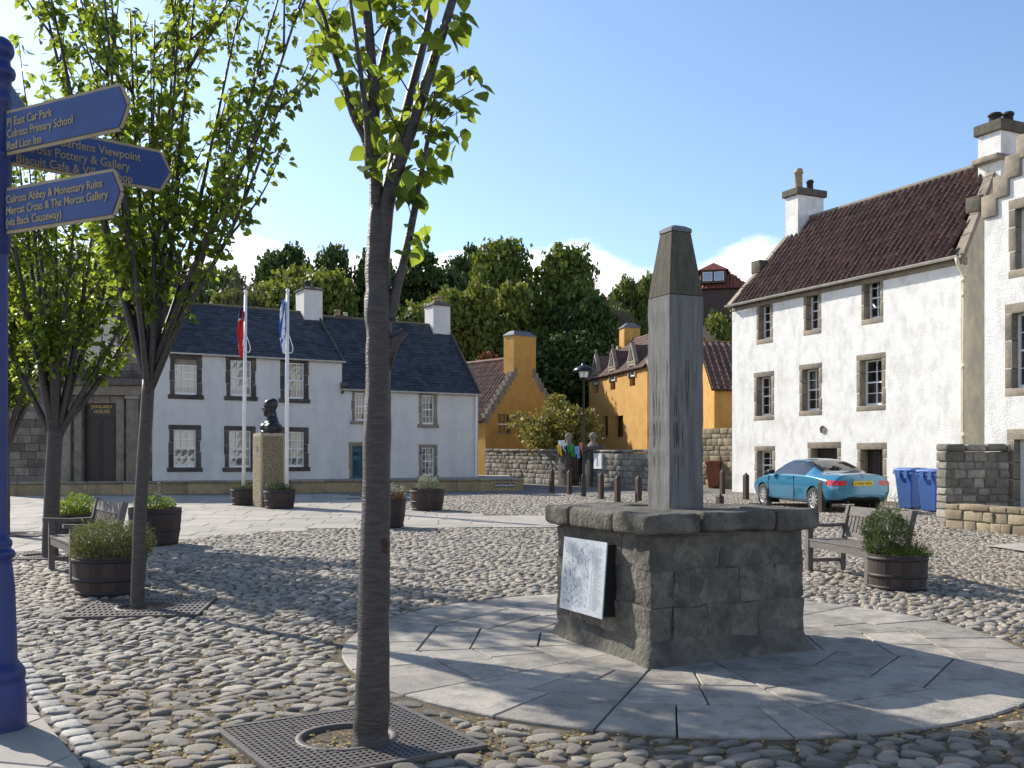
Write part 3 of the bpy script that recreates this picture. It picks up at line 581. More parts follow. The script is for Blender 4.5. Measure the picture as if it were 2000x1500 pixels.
def sash(parent, o, rec=0.14, cols=3, rows=4, m=None, y=0.0, curtain=0.0, glass=None, name='window', stonem=None, wj=0.16, hl=0.2, hs=0.14, nj=3, drop=0.0, **kw):
    """box-sash window: frame, single panes, stone dressings and what hangs behind"""
    xa, xb, za, zb = o; m = m or M_white; glass = glass or M_glass; f = 0.045; zt = zb - drop
    mb = MB(); y0, y1 = y + rec - 0.05, y + rec + 0.02
    mb.box(xa + .001, xa + f, y0, y1, za, zt); mb.box(xb - f, xb - .001, y0, y1, za, zt); mb.box(xa + f, xb - f, y0, y1, zt - f, zt - .001); mb.box(xa + f, xb - f, y0 - .01, y1, za + .001, za + 0.075)
    zi0, zi1 = za + 0.075, zt - f; zm = (zi0 + zi1) / 2; W = xb - xa - 2 * f; hr = rows // 2
    mb.box(xa + f, xb - f, y0 + .004, y1 - .004, zm - 0.022, zm + 0.022)
    for i in range(1, cols):
        xx = xa + f + W * i / cols; mb.box(xx - .011, xx + .011, y0 + .012, y1 - .012, zi0, zi1)
    pan = []
    for h, (b0, b1) in enumerate(((zi0, zm - 0.022), (zm + 0.022, zi1))):
        for k in range(hr):
            c0, c1 = b0 + (b1 - b0) * k / hr, b0 + (b1 - b0) * (k + 1) / hr
            if k: mb.box(xa + f, xb - f, y0 + .014, y1 - .014, c0 - .010, c0 + .010)
            pan.append((c0, c1))
    wn = mb.build(name, m, parent)
    pm = MB(); pw = W / cols; ph = pan[0][1] - pan[0][0]; pm.quad((0, 0, 0), (pw, 0, 0), (pw, 0, ph), (0, 0, ph)); pme = pm.mesh('pane'); pme.materials.append(glass)
    for c0, c1 in pan:
        for i in range(cols):
            p = link('pane', pme, None, wn); p.location = (xa + f + pw * i, y1 - 0.03, c0); p.rotation_euler = (R.uniform(-.006, .006), 0, R.uniform(-.008, .008))
    if curtain > 0:
        cm = MB(); nn = 22; zc = zt - (zt - za) * curtain
        for i in range(nn):
            a, b = xa + (xb - xa) * i / nn, xa + (xb - xa) * (i + 1) / nn; ya, yb = y1 + .09 + .012 * math.sin(i * 1.9), y1 + .09 + .012 * math.sin((i + 1) * 1.9)
            cm.quad((a, ya, zc), (b, yb, zc), (b, yb, zt), (a, ya, zt))
        cm.build('curtain', M_curtain, wn, True)
    if drop > 0:
        bm_ = MB(); bm_.box(xa, xb, y0 + .01, y1, zt + .003, zb - .002); bm_.build('transom_board', M_stone, wn)
    if stonem is not None: surround(wn, o, stonem, rec + 0.03, wj, hl, hs, y=y, nj=nj, **kw)
    return wn
def on_wall(org, u, px, py):                       # photo pixel -> (x, z) on a facade standing at org and running along u
    k = (px - 1000.0) / FPX; s = (k * org.y - org.x) / (u.x - k * u.y); d = org.y + u.y * s
    return s, CAMH + (HOR - py) / FPX * d
def px_open(org, u, l, r, t, b):
    s0, _ = on_wall(org, u, l, 900); s1, _ = on_wall(org, u, r, 900); m_ = (l + r) / 2
    return (s0, s1, on_wall(org, u, m_, b)[1], on_wall(org, u, m_, t)[1])
def slates(parent, p00, p10, p01, nx_, ny_, m, name='slates', lift=0.02):
    """rows of single slates on the quad p00 (eave left), p10 (eave right), p01 (ridge left)"""
    p00, p10, p01 = Vector(p00), Vector(p10), Vector(p01); U, S = p10 - p00, p01 - p00; nrm = U.cross(S).normalized(); mb = MB(); du = U.normalized(); ds = S.normalized()
    w_, e = U.length / nx_, S.length / ny_
    for j in range(ny_):
        for i in range(nx_ + (j % 2)):
            a = (i - 0.5 * (j % 2)) * w_; b = a + w_; a, b = max(a, 0) + .004, min(b, U.length) - .004
            if b - a < 0.03: continue
            t0 = j * e - R.uniform(0, .012); t1 = t0 + e * 1.5; z0, z1 = lift + R.uniform(0.008, .024), lift + 0.002
            q = [p00 + du * a + ds * t0 + nrm * z0, p00 + du * b + ds * (t0 + R.uniform(-.006, .006)) + nrm * (z0 + R.uniform(-.003, .003)), p00 + du * b + ds * t1 + nrm * z1, p00 + du * a + ds * t1 + nrm * z1]
            lo = [q[0] - nrm * .014, q[1] - nrm * .014]
            mb.add([*q, *lo], [(0, 1, 2, 3), (4, 5, 1, 0)])
    return mb.build(name, m, parent, kind='stuff')
def pantile_mesh(w_, ln, amp=0.035, seg=7):
    mb = MB(); P = []
    for k in range(seg + 1):
        t = k / seg; z = amp * (math.sin(t * 2 * math.pi + 0.6)); P.append((t * w_ * 1.04, z))
    for (x, z), (x2, z2) in zip(P[:-1], P[1:]):
        mb.quad((x, 0, z + .028), (x2, 0, z2 + .028), (x2, ln, z2), (x, ln, z)); mb.quad((x, 0, z + .006), (x2, 0, z2 + .006), (x2, 0, z2 + .028), (x, 0, z + .028))
    return mb
def pantiles(parent, p00, p10, p01, p11, w_, e, m, singles=0, toward=None, amp=0.035):
    """single pantiles on a roof slope given by its four corners; the nearest ones stay objects of their own"""
    p00, p10, p01, p11 = map(Vector, (p00, p10, p01, p11)); U = (p10 - p00).normalized(); S = p01 - p00; S = (S - U * S.dot(U)); H = S.length; S.normalize(); nrm = U.cross(S)
    rot = Matrix((U, S, nrm)).transposed(); tm = pantile_mesh(w_, e * 1.22, amp); places = []
    l1 = (p01 - p00).dot(U); r0 = (p10 - p00).dot(U); r1 = (p11 - p00).dot(U); ny_ = int(H / e)
    for j in range(ny_):
        t = (j + .5) * e / H; xa, xb = l1 * t, r0 + (r1 - r0) * t; i0 = math.ceil(xa / w_)
        for i in range(i0, int((xb - w_ * 0.4) / w_) + 1):
            places.append(p00 + U * (i * w_) + S * (j * e) + nrm * (0.045 + R.uniform(-.004, .006)))
    if singles:
        places.sort(key=lambda p: (p - toward).length); me_ = tm.mesh('pantile'); me_.materials.append(m)
        me_.polygons.foreach_set('use_smooth', [True] * len(me_.polygons))
        for p in places[:singles]:
            o = link('pantile', me_, None, parent); o.matrix_local = Matrix.Translation(p) @ (rot @ Matrix.Rotation(R.uniform(-.015, .015), 3, 'Z')).to_4x4()
    rest_ = places[singles:]
    if rest_:
        T = np.array(tm.v, np.float32); Fq = np.array(tm.f, np.int32); Rm = np.array(rot)
        V = np.concatenate([(T + np.array((0, R.uniform(-.012, .012), 0))) @ Rm.T + np.array(p) for p in rest_]); F = np.concatenate([Fq + len(T) * k for k in range(len(rest_))])
        o = link('pantiles', fast_mesh('pantiles', V, F), m, parent, False); o['kind'] = 'stuff'
def chimney(parent, cx, cy, z0, z1, wx, wy, m, capm, pots, name='chimney', cap=0.14, ext=0.07, hip=0.0):
    mb = MB(); mb.box(cx - wx / 2, cx + wx / 2, cy - wy / 2, cy + wy / 2, z0, z1); c = mb.build(name, m, parent)
    if hip > 0:
        mb = MB(); a, b = wx / 2 + ext, wy / 2 + ext; a2, b2 = wx / 2 - hip, wy / 2 - hip
        mb.add([(cx + i * a, cy + j * b, z1) for i, j in ((-1, -1), (1, -1), (1, 1), (-1, 1))] + [(cx + i * a, cy + j * b, z1 + .05) for i, j in ((-1, -1), (1, -1), (1, 1), (-1, 1))] + [(cx + i * max(a2, .03), cy + j * max(b2, .03), z1 + cap) for i, j in ((-1, -1), (1, -1), (1, 1), (-1, 1))],
               [(3, 2, 1, 0)] + [(i, (i + 1) % 4, 4 + (i + 1) % 4, 4 + i) for i in range(4)] + [(4 + i, 4 + (i + 1) % 4, 8 + (i + 1) % 4, 8 + i) for i in range(4)] + [(8, 9, 10, 11)]); mb.build('chimney_cap', capm, c)
    else:
        stone('chimney_cap', capm, c, cx - wx / 2 - ext, cx + wx / 2 + ext, cy - wy / 2 - ext, cy + wy / 2 + ext, z1, z1 + cap, bev=0.02, amp=0.006, smooth=False)
    for (dx, dy, r, h, pm_) in pots:
        mb = MB(); zb = z1 + cap - 0.03
        mb.lathe([(r * 1.05, 0), (r, h * .15), (r * .92, h * .78), (r * 1.15, h * .80), (r * 1.15, h * .90), (r * .95, h * .92), (r * .95, h), (r * .7, h), (r * .7, h * .5)], 12, (cx + dx, cy + dy, zb)); mb.build('chimney_pot', pm_, c, True)
    return c
def gutter(parent, a, b, m, r=0.055, name='gutter'):
    mb = MB(); a, b = Vector(a), Vector(b); d = (b - a).normalized(); side = d.cross(Vector((0, 0, 1))); k = 8; prof = [(math.cos(t), math.sin(t)) for t in np.linspace(math.pi, 2 * math.pi, k)]
    for p in (a, b):
        for c, s in prof: mb.v.append(tuple(p + side * (c * r) + Vector((0, 0, s * r))))
    for j in range(k - 1): mb.f.append((j, j + 1, k + j + 1, k + j)); mb.mi.append(0)
    n_ = max(2, int((b - a).length / 0.9))
    for i in range(n_ + 1):
        p = a.lerp(b, i / n_)
        mb.bar(p - side * r * 1.15 + Vector((0, 0, .01)), p - side * r * 1.15 + Vector((0, 0, -.06)), .035, .012)
        mb.bar(p - side * r * 1.15 + Vector((0, 0, -.055)), p + side * r + Vector((0, 0, -.055)), .035, .012)
    return mb.build(name, m, parent, True)
def house(name, label, org, u, cat='house'):
    return thing(name, label, cat, (org.x, org.y, 0), math.atan2(u.y, u.x))
def rubble(parent, x0, x1, z0, z1, y0, y1, m, lw=0.34, lh=0.19, name='stone', slope=0.0, zfun=None, skip=None, out=0.03):
    """a coursed rubble face of single stones standing proud of a mortar core (y0 front, y1 back)"""
    zf = zfun or (lambda x: 0.0); core = MB(); nseg = max(1, int((x1 - x0) / 1.0))
    for i in range(nseg):
        a, b = x0 + (x1 - x0) * i / nseg, x0 + (x1 - x0) * (i + 1) / nseg; core.box(a + (.05 if i == 0 else 0), b - (.05 if i == nseg - 1 else 0), y0 + out, y1 - out, z0 + zf((a + b) / 2) - .25, z1 + zf((a + b) / 2) - .02)
    core.build('mortar_core', M_mortar, parent); cnt = 0; z = z0
    while z < z1 - 0.04:
        h = min(lh * R.uniform(.75, 1.3), z1 - z)
        if z1 - z - h < 0.06: h = z1 - z
        x = x0
        while x < x1 - 0.02:
            l = lw * R.uniform(.55, 1.5)
            if x1 - x - l < 0.12: l = x1 - x
            if not (skip and skip(x + l / 2, z + h / 2)):
                zz = zf(x + l / 2); j = R.uniform(-.012, .02)
                stone(name, m, parent, x + .006, x + l - .006, y0 - j, y1 + j * .5, z + zz + .005, z + h + zz - .005 + R.uniform(-.012, .006), bev=min(.022, h * .2), amp=.022, seed=R.random() * 90, freq=6); cnt += 1
            x += l
        z += h
    return cnt

# ------------------------------------------------------------------ terrace
tu = (TB - TA).normalized(); tl = (TB - TA).length
ter = thing('terrace_wall', 'low sandstone terrace wall running along the front of the white houses', 'wall', (TA.x, TA.y, gz(0, TA.y)), math.atan2(tu.y, tu.x))
tz = lambda x: SLOPE * (TA.y + tu.y * x) - gz(0, TA.y)
mb = MB()
nseg = 14
for i in range(nseg):
    a, b = tl * i / nseg, tl * (i + 1) / nseg; mb.add([(a, .02, tz(a) - .2), (b, .02, tz(b) - .2), (b, .02, tz(b) + .36), (a, .02, tz(a) + .36)], [(0, 1, 2, 3)])
mb.quad((tl - .02, .02, tz(tl) - .2), (tl - .02, 1.2, tz(tl) - .2), (tl - .02, 1.2, tz(tl) + .36), (tl - .02, .02, tz(tl) + .36)); mb.build('mortar_core', M_mortar, ter)
x = 0
while x < tl - .05:
    l = min(R.uniform(.8, 1.3), tl - x)
    stone('wall_block', M_terr, ter, x + .006, x + l - .006, 0, .2, tz(x + l / 2) - .1, tz(x + l / 2) + .345, bev=.012, amp=.005, seed=x)
    stone('coping_stone', M_stone, ter, x + .004, x + l - .004, -.06, .36, tz(x + l / 2) + .35, tz(x + l / 2) + .435, bev=.03, amp=.006, seed=x + 5); x += l
s_, z_ = on_wall(TA, tu, 985, 946)
pl = MB(); pl.box(s_ - .36, s_ + .36, -.014, 0.0, tz(s_) + .13, tz(s_) + .27); pl = pl.build('street_name_plate', M_cardk, ter); pl['label'] = 'black street name plate with white letters'
text_obj('lettering', 'SANDHAVEN', .115, M_white, pl, frame_M((s_, -.016, tz(s_) + .16), (1, 0, 0), (0, 0, 1)), .001, 'CENTER')
plat = MB(); plat.add([(TA.x - .3, TA.y + .3, .80), (TB.x - .2, TB.y + .3, .86), (TB.x - .6, 44, .86), (-24, 44, .80)], [(0, 1, 2, 3)])
setp(plat.build('terrace', M_flag), 'raised terrace walk between the low wall and the white houses', kind='structure')

# ------------------------------------------------------------------ white house A (three bays) and B
OA = Vector((-12.06, 33.5)); uA = Vector((.854, .52)).normalized(); LA = 6.72; LB = 12.52
hA = house('white_house', 'white rendered two-storey house with slate roof behind the bust and flagpoles', OA, uA)
opsA = [px_open(OA, uA, *r) for r in ((341, 385, 701, 771), (450, 491, 704, 774), (556, 594, 709, 779), (339, 383, 839, 913), (447, 490, 841, 913), (557, 594, 843, 912))]
opsA = [(a, b, min(c, d), max(c, d)) for a, b, c, d in opsA]
EA = 5.24; RZ = 7.30; HD = 2.75
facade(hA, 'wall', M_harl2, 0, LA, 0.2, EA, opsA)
for k, o in enumerate(opsA): sash(hA, o, .10, 3, 4, curtain=(.75, .8, .7, 1.0, .8, .75)[k], stonem=M_stonedk, wj=.17, hl=.16, hs=.15, nj=3, drop=.20 if k == 0 else 0)
mb = MB(); mb.prismy([(0, 0), (LA, 0), (LA, 0.2), (0, .2)], 2 * HD, 2 * HD + .01); mb.quad((LA, 2 * HD, 0), (0, 2 * HD, 0), (0, 2 * HD, EA), (LA, 2 * HD, EA)); mb.build('rear_wall', M_harl2, hA)
for nm, xx in (('gable_wall', 0.003), ('gable_wall', LA - .003)):
    mb = MB(); mb.add([(xx, 0.003, 0), (xx, 2 * HD, 0), (xx, 2 * HD, EA), (xx, HD, RZ - .02), (xx, .003, EA)], [(0, 1, 2, 3, 4)]); mb.build(nm, M_harl2, hA)
rf = MB(); rf.quad((-.02, -.10, EA - .06), (LA + .03, -.10, EA - .06), (LA + .03, HD, RZ), (-.02, HD, RZ)); rf.quad((LA + .03, HD, RZ), (LA + .03, 2 * HD + .1, EA - .06), (-.02, 2 * HD + .1, EA - .06), (-.02, HD, RZ), 0)
rf = rf.build('roof', M_slatebase, hA); slates(rf, (-.02, -.12, EA - .06), (LA + .03, -.12, EA - .06), (-.02, HD, RZ), 27, 19, M_slate)
mb = MB(); mb.tube([(-.02, HD, RZ + .01), (LA + .03, HD, RZ + .01)], [.07, .07], 8); mb.build('ridge', M_cap, rf)
mb = MB(); mb.bar((LA + .0, -.12, EA - .03), (LA + .0, HD, RZ + .05), .16, .06, (1, 0, 0)); mb.build('verge', M_stonedk, rf)
gutter(hA, (-.05, -.16, EA - .05), (LA + .08, -.16, EA - .05), M_gutter)
chimney(hA, LA - .28, HD, RZ - .5, RZ + .86, .75, .95, M_harl2, M_cap, [(-.12, -.18, .11, .28, M_potdk), (.1, .18, .10, .24, M_pot)], cap=.14, ext=.07, hip=.12)
hB = house('white_cottage', 'lower white cottage with long slate roof and teal door behind foreground tree', OA + uA * LA, uA)
LBB = LB - LA; ob_ = OA + uA * LA; EB = 4.22
rB = [px_open(ob_, uA, *r) for r in ((693, 714, 767, 822), (824, 848, 772, 829), (824, 848, 874, 929))]; dB = px_open(ob_, uA, 688, 710, 872, 938)
rB = [(a, b, min(c, d), max(c, d)) for a, b, c, d in rB]; dB = (dB[0], dB[1], .8, max(dB[2], dB[3]))
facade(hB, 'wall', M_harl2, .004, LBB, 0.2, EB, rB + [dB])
for k, o in enumerate(rB): sash(hB, o, .10, 3, 4, curtain=(.8, 1.0, .8)[k], stonem=M_stone, wj=.14, hl=.12, hs=.13, nj=3)
mb = MB(); xa, xb, za, zb = dB; mb.box(xa, xb, .12, .17, za, zb); dd = mb.build('door', M_teal, hB)
for q in ((xa + .08, xa + .36), (xb - .36, xb - .08)):
    for zz in ((za + .15, za + .75), (za + .9, zb - .2)):
        m2 = MB(); m2.box(q[0], q[1], .105, .12, *zz); m2.build('door_panel', M_teal, dd)
surround(dd, dB, M_stone, .16, .14, .16, nj=3, sill=False)
mb = MB(); mb.add([(LBB - .003, 0.003, 0), (LBB - .003, 2 * HD, 0), (LBB - .003, 2 * HD, EB), (LBB - .003, HD, RZ - .12), (LBB - .003, .003, EB)], [(0, 1, 2, 3, 4)]); mb.build('gable_wall', M_harl2, hB)
mb = MB(); mb.quad((LBB, 2 * HD, 0), (0, 2 * HD, 0), (0, 2 * HD, EB), (LBB, 2 * HD, EB)); mb.build('rear_wall', M_harl2, hB)
RB = RZ - .10
rf = MB(); rf.quad((0, -.10, EB - .06), (LBB + .05, -.10, EB - .06), (LBB + .05, HD, RB), (0, HD, RB)); rf.quad((LBB + .05, HD, RB), (LBB + .05, 2 * HD + .1, EB - .06), (0, 2 * HD + .1, EB - .06), (0, HD, RB)); rf = rf.build('roof', M_slatebase, hB)
slates(rf, (0, -.12, EB - .06), (LBB + .05, -.12, EB - .06), (0, HD, RB), 24, 24, M_slate)
mb = MB(); mb.tube([(0, HD, RB + .01), (LBB + .05, HD, RB + .01)], [.07, .07], 8); mb.build('ridge', M_cap, rf)
mb = MB(); mb.bar((LBB + .02, -.12, EB - .03), (LBB + .02, HD, RB + .05), .16, .06, (1, 0, 0)); mb.build('verge', M_stonedk, rf)
mb = MB(); mb.bar((.06, -.10, EB + .0), (.06, .0, EB + .16), .25, .2); mb.build('skew_stone', M_stonedk, hB)
gutter(hB, (-.05, -.16, EB - .05), (LBB + .08, -.16, EB - .05), M_gutter)
mb = MB(); mb.tube([(LBB - .12, -.08, EB - .1), (LBB - .12, -.06, .8)], [.04, .04], 8); mb.build('downpipe', M_pole, hB)
chimney(hB, LBB - .42, HD, RB - .55, RB + .80, .8, .8, M_harl2, M_cap, [(-.15, -.1, .09, .2, M_pot), (.12, .1, .12, .3, M_pot)], cap=.22, ext=.06, hip=.2)
chimney(hB, 1.15, HD + .25, RB - .3, RB + .05, .6, .5, M_harl2, M_cap, [(-.15, 0, .12, .28, M_pot), (.2, 0, .09, .2, M_gutter)], cap=.07)
mb = MB(); mb.box(-.03, .03, -.10, -.01, 4.0, 4.16); mb.build('wall_lamp', M_black, hB)

# ------------------------------------------------------------------ dark stone house with pedimented door (far left)
OJ = Vector((-18.6, 33.3)); uJ = (Vector((-12.16, 33.75)) - OJ).normalized(); LJ = (Vector((-12.16, 33.75)) - OJ).length
hJ = house('stone_townhouse', 'dark sooty ashlar townhouse with columned doorway at the far left', OJ, uJ)
def jo(l, r, t, b): o = px_open(OJ, uJ, l, r, t, b); return (o[0], o[1], min(o[2:]), max(o[2:]))
doorJ = jo(162, 228, 786, 941); doorJ = (doorJ[0], doorJ[1], .8, doorJ[3]); winJ = jo(164, 229, 618, 726); EJ = 6.7
lowJ = jo(20, 62, 800, 905); upJ = jo(20, 70, 640, 730)
ops = [doorJ, winJ]
mbk = MB()
# ashlar courses, each block a piece
zc = .75
while zc < EJ - .02:
    h = min(.27, EJ - zc); xx = -R.uniform(0, .5)
    while xx < LJ:
        l = R.uniform(.45, .8); a, b = max(xx, 0), min(xx + l, LJ)
        segs = [(a, b)]
        for o in ops:
            if o[2] - .04 < zc + h / 2 < o[3] + .04:
                ns_ = []
                for p, q in segs:
                    if q <= o[0] or p >= o[1]: ns_.append((p, q)); continue
                    if p < o[0]: ns_.append((p, o[0]))
                    if q > o[1]: ns_.append((o[1], q))
                segs = ns_
        for p, q in segs:
            if q - p > .06: stone('ashlar_block', M_ashlar, hJ, p + .006, q - .006, R.uniform(-.006, .004), .12, zc + .006, zc + h - .006, bev=.012, smooth=False)
        xx += l
    zc += h
facade(hJ, 'wall', M_stonedk, 0, LJ, 0.2, EJ, ops, y=.05, pad=.0)
mb = MB(); mb.quad((LJ, 6, 0), (0, 6, 0), (0, 6, EJ), (LJ, 6, EJ)); mb.quad((LJ - .002, .06, 0), (LJ - .002, 6, 0), (LJ - .002, 6, EJ), (LJ - .002, .06, EJ)); mb.quad((0.002, 6, 0), (0.002, .06, 0), (0.002, .06, EJ), (0.002, 6, EJ)); mb.build('rear_wall', M_stonedk, hJ)
sash(hJ, winJ, .16, 2, 2, curtain=0, stonem=M_stonedk, wj=.12, hl=.14, hs=.1, nj=2)
xa, xb, za, zb = doorJ; mb = MB(); mb.box(xa, xb, .22, .28, za, zb); jd = mb.build('door', M_doordk, hJ); zt = zb - .42
mb = MB(); mb.box(xa + .002, xb - .002, .17, .219, zt - .06, zt); mb.box((xa + xb) / 2 - .015, (xa + xb) / 2 + .015, .20, .219, za, zt - .06); mb.build('transom_rail', M_doordk, jd)
for s in (0, 1):
    a = xa + .07 + s * (xb - xa) / 2; b = a + (xb - xa) / 2 - .14
    for q0, q1 in ((za + .12, za + .62), (za + .74, zt - .2)):
        m2 = MB(); m2.box(a, b, .195, .219, q0, q1); m2.box(a + .05, b - .05, .185, .195, q0 + .05, q1 - .05); m2.build('door_panel', M_doordk, jd)
mb = MB(); mb.quad((xa + .03, .216, zt + .02), (xb - .03, .216, zt + .02), (xb - .03, .216, zb - .03), (xa + .03, .216, zb - .03)); mb.build('fanlight', M_black, jd)
text_obj('lettering', 'JANUARY', .165, M_gold, jd, frame_M(((xa + xb) / 2, .205, zt + .235), (1, 0, 0), (0, 0, 1)), .002, 'CENTER')
text_obj('lettering', 'HOUSE', .165, M_gold, jd, frame_M(((xa + xb) / 2, .205, zt + .065), (1, 0, 0), (0, 0, 1)), .002, 'CENTER')
for s in (-1, 1):
    e = xa - .14 if s < 0 else xb + .14
    stone('pilaster', M_stone, hJ, e - .13, e + .13, -.10, .22, za, zb + .12, bev=.015); stone('pilaster', M_stone, hJ, e + s * .42 - .2, e + s * .42 + .2, -.18, .05, za, zb + .10, bev=.02)
    stone('capital', M_stone, hJ, e + s * .42 - .24, e + s * .42 + .24, -.22, .05, zb + .103, zb + .23, bev=.02)
stone('entablature', M_stone, hJ, xa - .95, xb + .95, -.20, .05, zb + .235, zb + .56, bev=.02); stone('cornice', M_stonedk, hJ, xa - 1.08, xb + 1.08, -.36, .05, zb + .563, zb + .80, bev=.03); stone('cornice', M_stonedk, hJ, xa - .9, xb + .9, -.22, .05, zb + .803, zb + .98, bev=.03)
rf = MB(); rf.quad((-.1, -.25, EJ - .02), (LJ + .1, -.25, EJ - .02), (LJ + .1, 3, EJ + 2.4), (-.1, 3, EJ + 2.4)); rf.quad((LJ + .1, 3, EJ + 2.4), (LJ + .1, 6.2, EJ), (-.1, 6.2, EJ), (-.1, 3, EJ + 2.4)); rf.add([(LJ, -.1, EJ), (LJ, 6, EJ), (LJ, 3, EJ + 2.35)], [(0, 1, 2)]); rf = rf.build('roof', M_slatebase, hJ); slates(rf, (-.1, -.27, EJ - .02), (LJ + .1, -.27, EJ - .02), (-.1, 3, EJ + 2.4), 26, 24, M_slate)
# ------------------------------------------------------------------ ochre gable house C
nC = Vector((.66, -.75)).normalized(); wC = Vector((.75, .66)).normalized(); OC = Vector((-1.23, 46.0)); HWc = 2.46; EC = 3.35; AC = 6.45; DC = 6.0
hC = house('ochre_gable_house', 'ochre house with crow-stepped gable end and broad chimney', OC, wC)
wo_ = px_open(OC, wC, 972, 998, 809, 848); wo_ = (wo_[0], wo_[1], min(wo_[2:]), max(wo_[2:]))
mb = MB()
xs2 = [0, wo_[0], wo_[1], HWc, 2 * HWc]; top = lambda x: EC + (AC - EC) * (1 - abs(x - HWc) / HWc)
for a, b in zip(xs2[:-1], xs2[1:]):
    if abs(a - wo_[0]) < 1e-6:
        mb.quad((a, 0, 0), (b, 0, 0), (b, 0, wo_[2]), (a, 0, wo_[2])); mb.quad((a, 0, wo_[3]), (b, 0, wo_[3]), (b, 0, top(b)), (a, 0, top(a)))
        mb.quad((a, 0, wo_[2]), (a, 0, wo_[3]), (a, .2, wo_[3]), (a, .2, wo_[2])); mb.quad((b, 0, wo_[2]), (b, .2, wo_[2]), (b, .2, wo_[3]), (b, 0, wo_[3])); mb.quad((a, 0, wo_[2]), (a, .2, wo_[2]), (b, .2, wo_[2]), (b, 0, wo_[2])); mb.quad((a, 0, wo_[3]), (b, 0, wo_[3]), (b, .2, wo_[3]), (a, .2, wo_[3]))
    else: mb.quad((a, 0, 0), (b, 0, 0), (b, 0, top(b)), (a, 0, top(a)))
mb.quad((0, DC, 0), (0, 0, 0), (0, 0, EC), (0, DC, EC)); mb.quad((2 * HWc, 0, 0), (2 * HWc, DC, 0), (2 * HWc, DC, EC), (2 * HWc, 0, EC)); mb.add([(2 * HWc, DC, 0), (0, DC, 0), (0, DC, EC), (HWc, DC, AC), (2 * HWc, DC, EC)], [(0, 1, 2, 3, 4)])
mb.build('wall', M_ochre, hC)
sash(hC, wo_, .16, 3, 4, m=M_stone, glass=M_glassdk); mb = MB(); mb.box(wo_[0], wo_[1], .10, .13, (wo_[2] + wo_[3]) / 2 - .03, (wo_[2] + wo_[3]) / 2 + .03); mb.build('meeting_rail', M_white, hC)
rf = MB(); rf.quad((-.12, .12, EC - .1), (-.12, DC, EC - .1), (HWc, DC, AC - .05), (HWc, .12, AC - .05)); rf.quad((2 * HWc + .12, DC, EC - .1), (2 * HWc + .12, .12, EC - .1), (HWc, .12, AC - .05), (HWc, DC, AC - .05)); rf = rf.build('roof', M_panbase, hC)
pantiles(rf, (-.12, DC, EC - .1), (-.12, .12, EC - .1), (HWc, DC, AC - .05), (HWc, .12, AC - .05), .24, .30, M_pan2)
pantiles(rf, (2 * HWc + .12, .12, EC - .1), (2 * HWc + .12, DC, EC - .1), (HWc, .12, AC - .05), (HWc, DC, AC - .05), .24, .30, M_pan2)
mb = MB(); mb.tube([(HWc, .2, AC), (HWc, DC, AC)], [.09, .09], 8); mb.build('ridge', M_pan2, rf)
ns = 11
for s in (-1, 1):
    for k in range(ns):
        t0 = k / ns * .80; x0_ = HWc + s * (HWc * (1 - t0)); x1_ = HWc + s * (HWc * (1 - t0 - .80 / ns)); a, b = min(x0_, x1_), max(x0_, x1_)
        zz = EC + (AC - EC) * (t0 + .80 / ns)
        stone('crow_step', M_stone, hC, a - .03, b + .03, -.012, .24, zz - (AC - EC) * .80 / ns - .12, zz + .10, bev=.015, seed=k, smooth=False)
chimney(hC, HWc, .36, AC - .9, AC + .98, 1.42, .74, M_ochre, M_lead, [], cap=.26, ext=.04, hip=.20)
# ------------------------------------------------------------------ ochre house D with three dormers
OD = Vector((4.09, 53.0)); uD = (Vector((6.12, 45.0)) - OD).normalized(); LD = (Vector((6.12, 45.0)) - OD).length; ED = 5.75; HDd = 2.2; RD = 7.85
hD = house('ochre_dormer_house', 'ochre house with stone-pedimented dormers and pantile roof behind the wooden post', OD, uD)
rects = ((1177, 1187, 813, 853), (1201, 1217, 812, 854)); opD = [px_open(OD, uD, *r) for r in rects]; opD = [(a, b, min(c, d), max(c, d)) for a, b, c, d in opD]
cxs = [on_wall(OD, uD, p, 800)[0] for p in (1164, 1197, 1235)]; dorm = [(c - .36, c + .36, ED - .75, ED + .05) for c in cxs]
facade(hD, 'wall', M_ochre, 0, LD, 0, ED, opD + dorm, pad=0)
for o in opD + dorm:
    mb = MB(); a, b, c, d = o; mb.quad((a, 0, c), (a, 0, d), (a, .28, d), (a, .28, c)); mb.quad((b, 0, c), (b, .28, c), (b, .28, d), (b, 0, d)); mb.quad((a, 0, c), (a, .28, c), (b, .28, c), (b, 0, c)); mb.quad((a, 0, d), (b, 0, d), (b, .28, d), (a, .28, d)); mb.build('reveal', M_ochre, hD)
for o in opD: sash(hD, o, .22, 1, 2, m=M_doordk, glass=M_glassdk)
for g_ in (0, LD):
    mb = MB(); mb.add([(g_, .0, 0), (g_, 2 * HDd, 0), (g_, 2 * HDd, ED), (g_, HDd, RD), (g_, .0, ED)], [(0, 1, 2, 3, 4)]); mb.build('gable_wall', M_ochre, hD)
mb = MB(); mb.quad((LD, 2 * HDd, 0), (0, 2 * HDd, 0), (0, 2 * HDd, ED), (LD, 2 * HDd, ED)); mb.build('rear_wall', M_ochre, hD)
rf = MB(); rf.quad((.1, -.12, ED - .05), (LD - .1, -.12, ED - .05), (LD - .1, HDd, RD - .04), (.1, HDd, RD - .04)); rf.quad((LD - .1, HDd, RD - .04), (LD - .1, 2 * HDd + .1, ED - .05), (.1, 2 * HDd + .1, ED - .05), (.1, HDd, RD - .04)); rf = rf.build('roof', M_panbase, hD)
pantiles(rf, (.15, -.14, ED - .05), (LD - .15, -.14, ED - .05), (.15, HDd, RD - .04), (LD - .15, HDd, RD - .04), .26, .30, M_pan2)
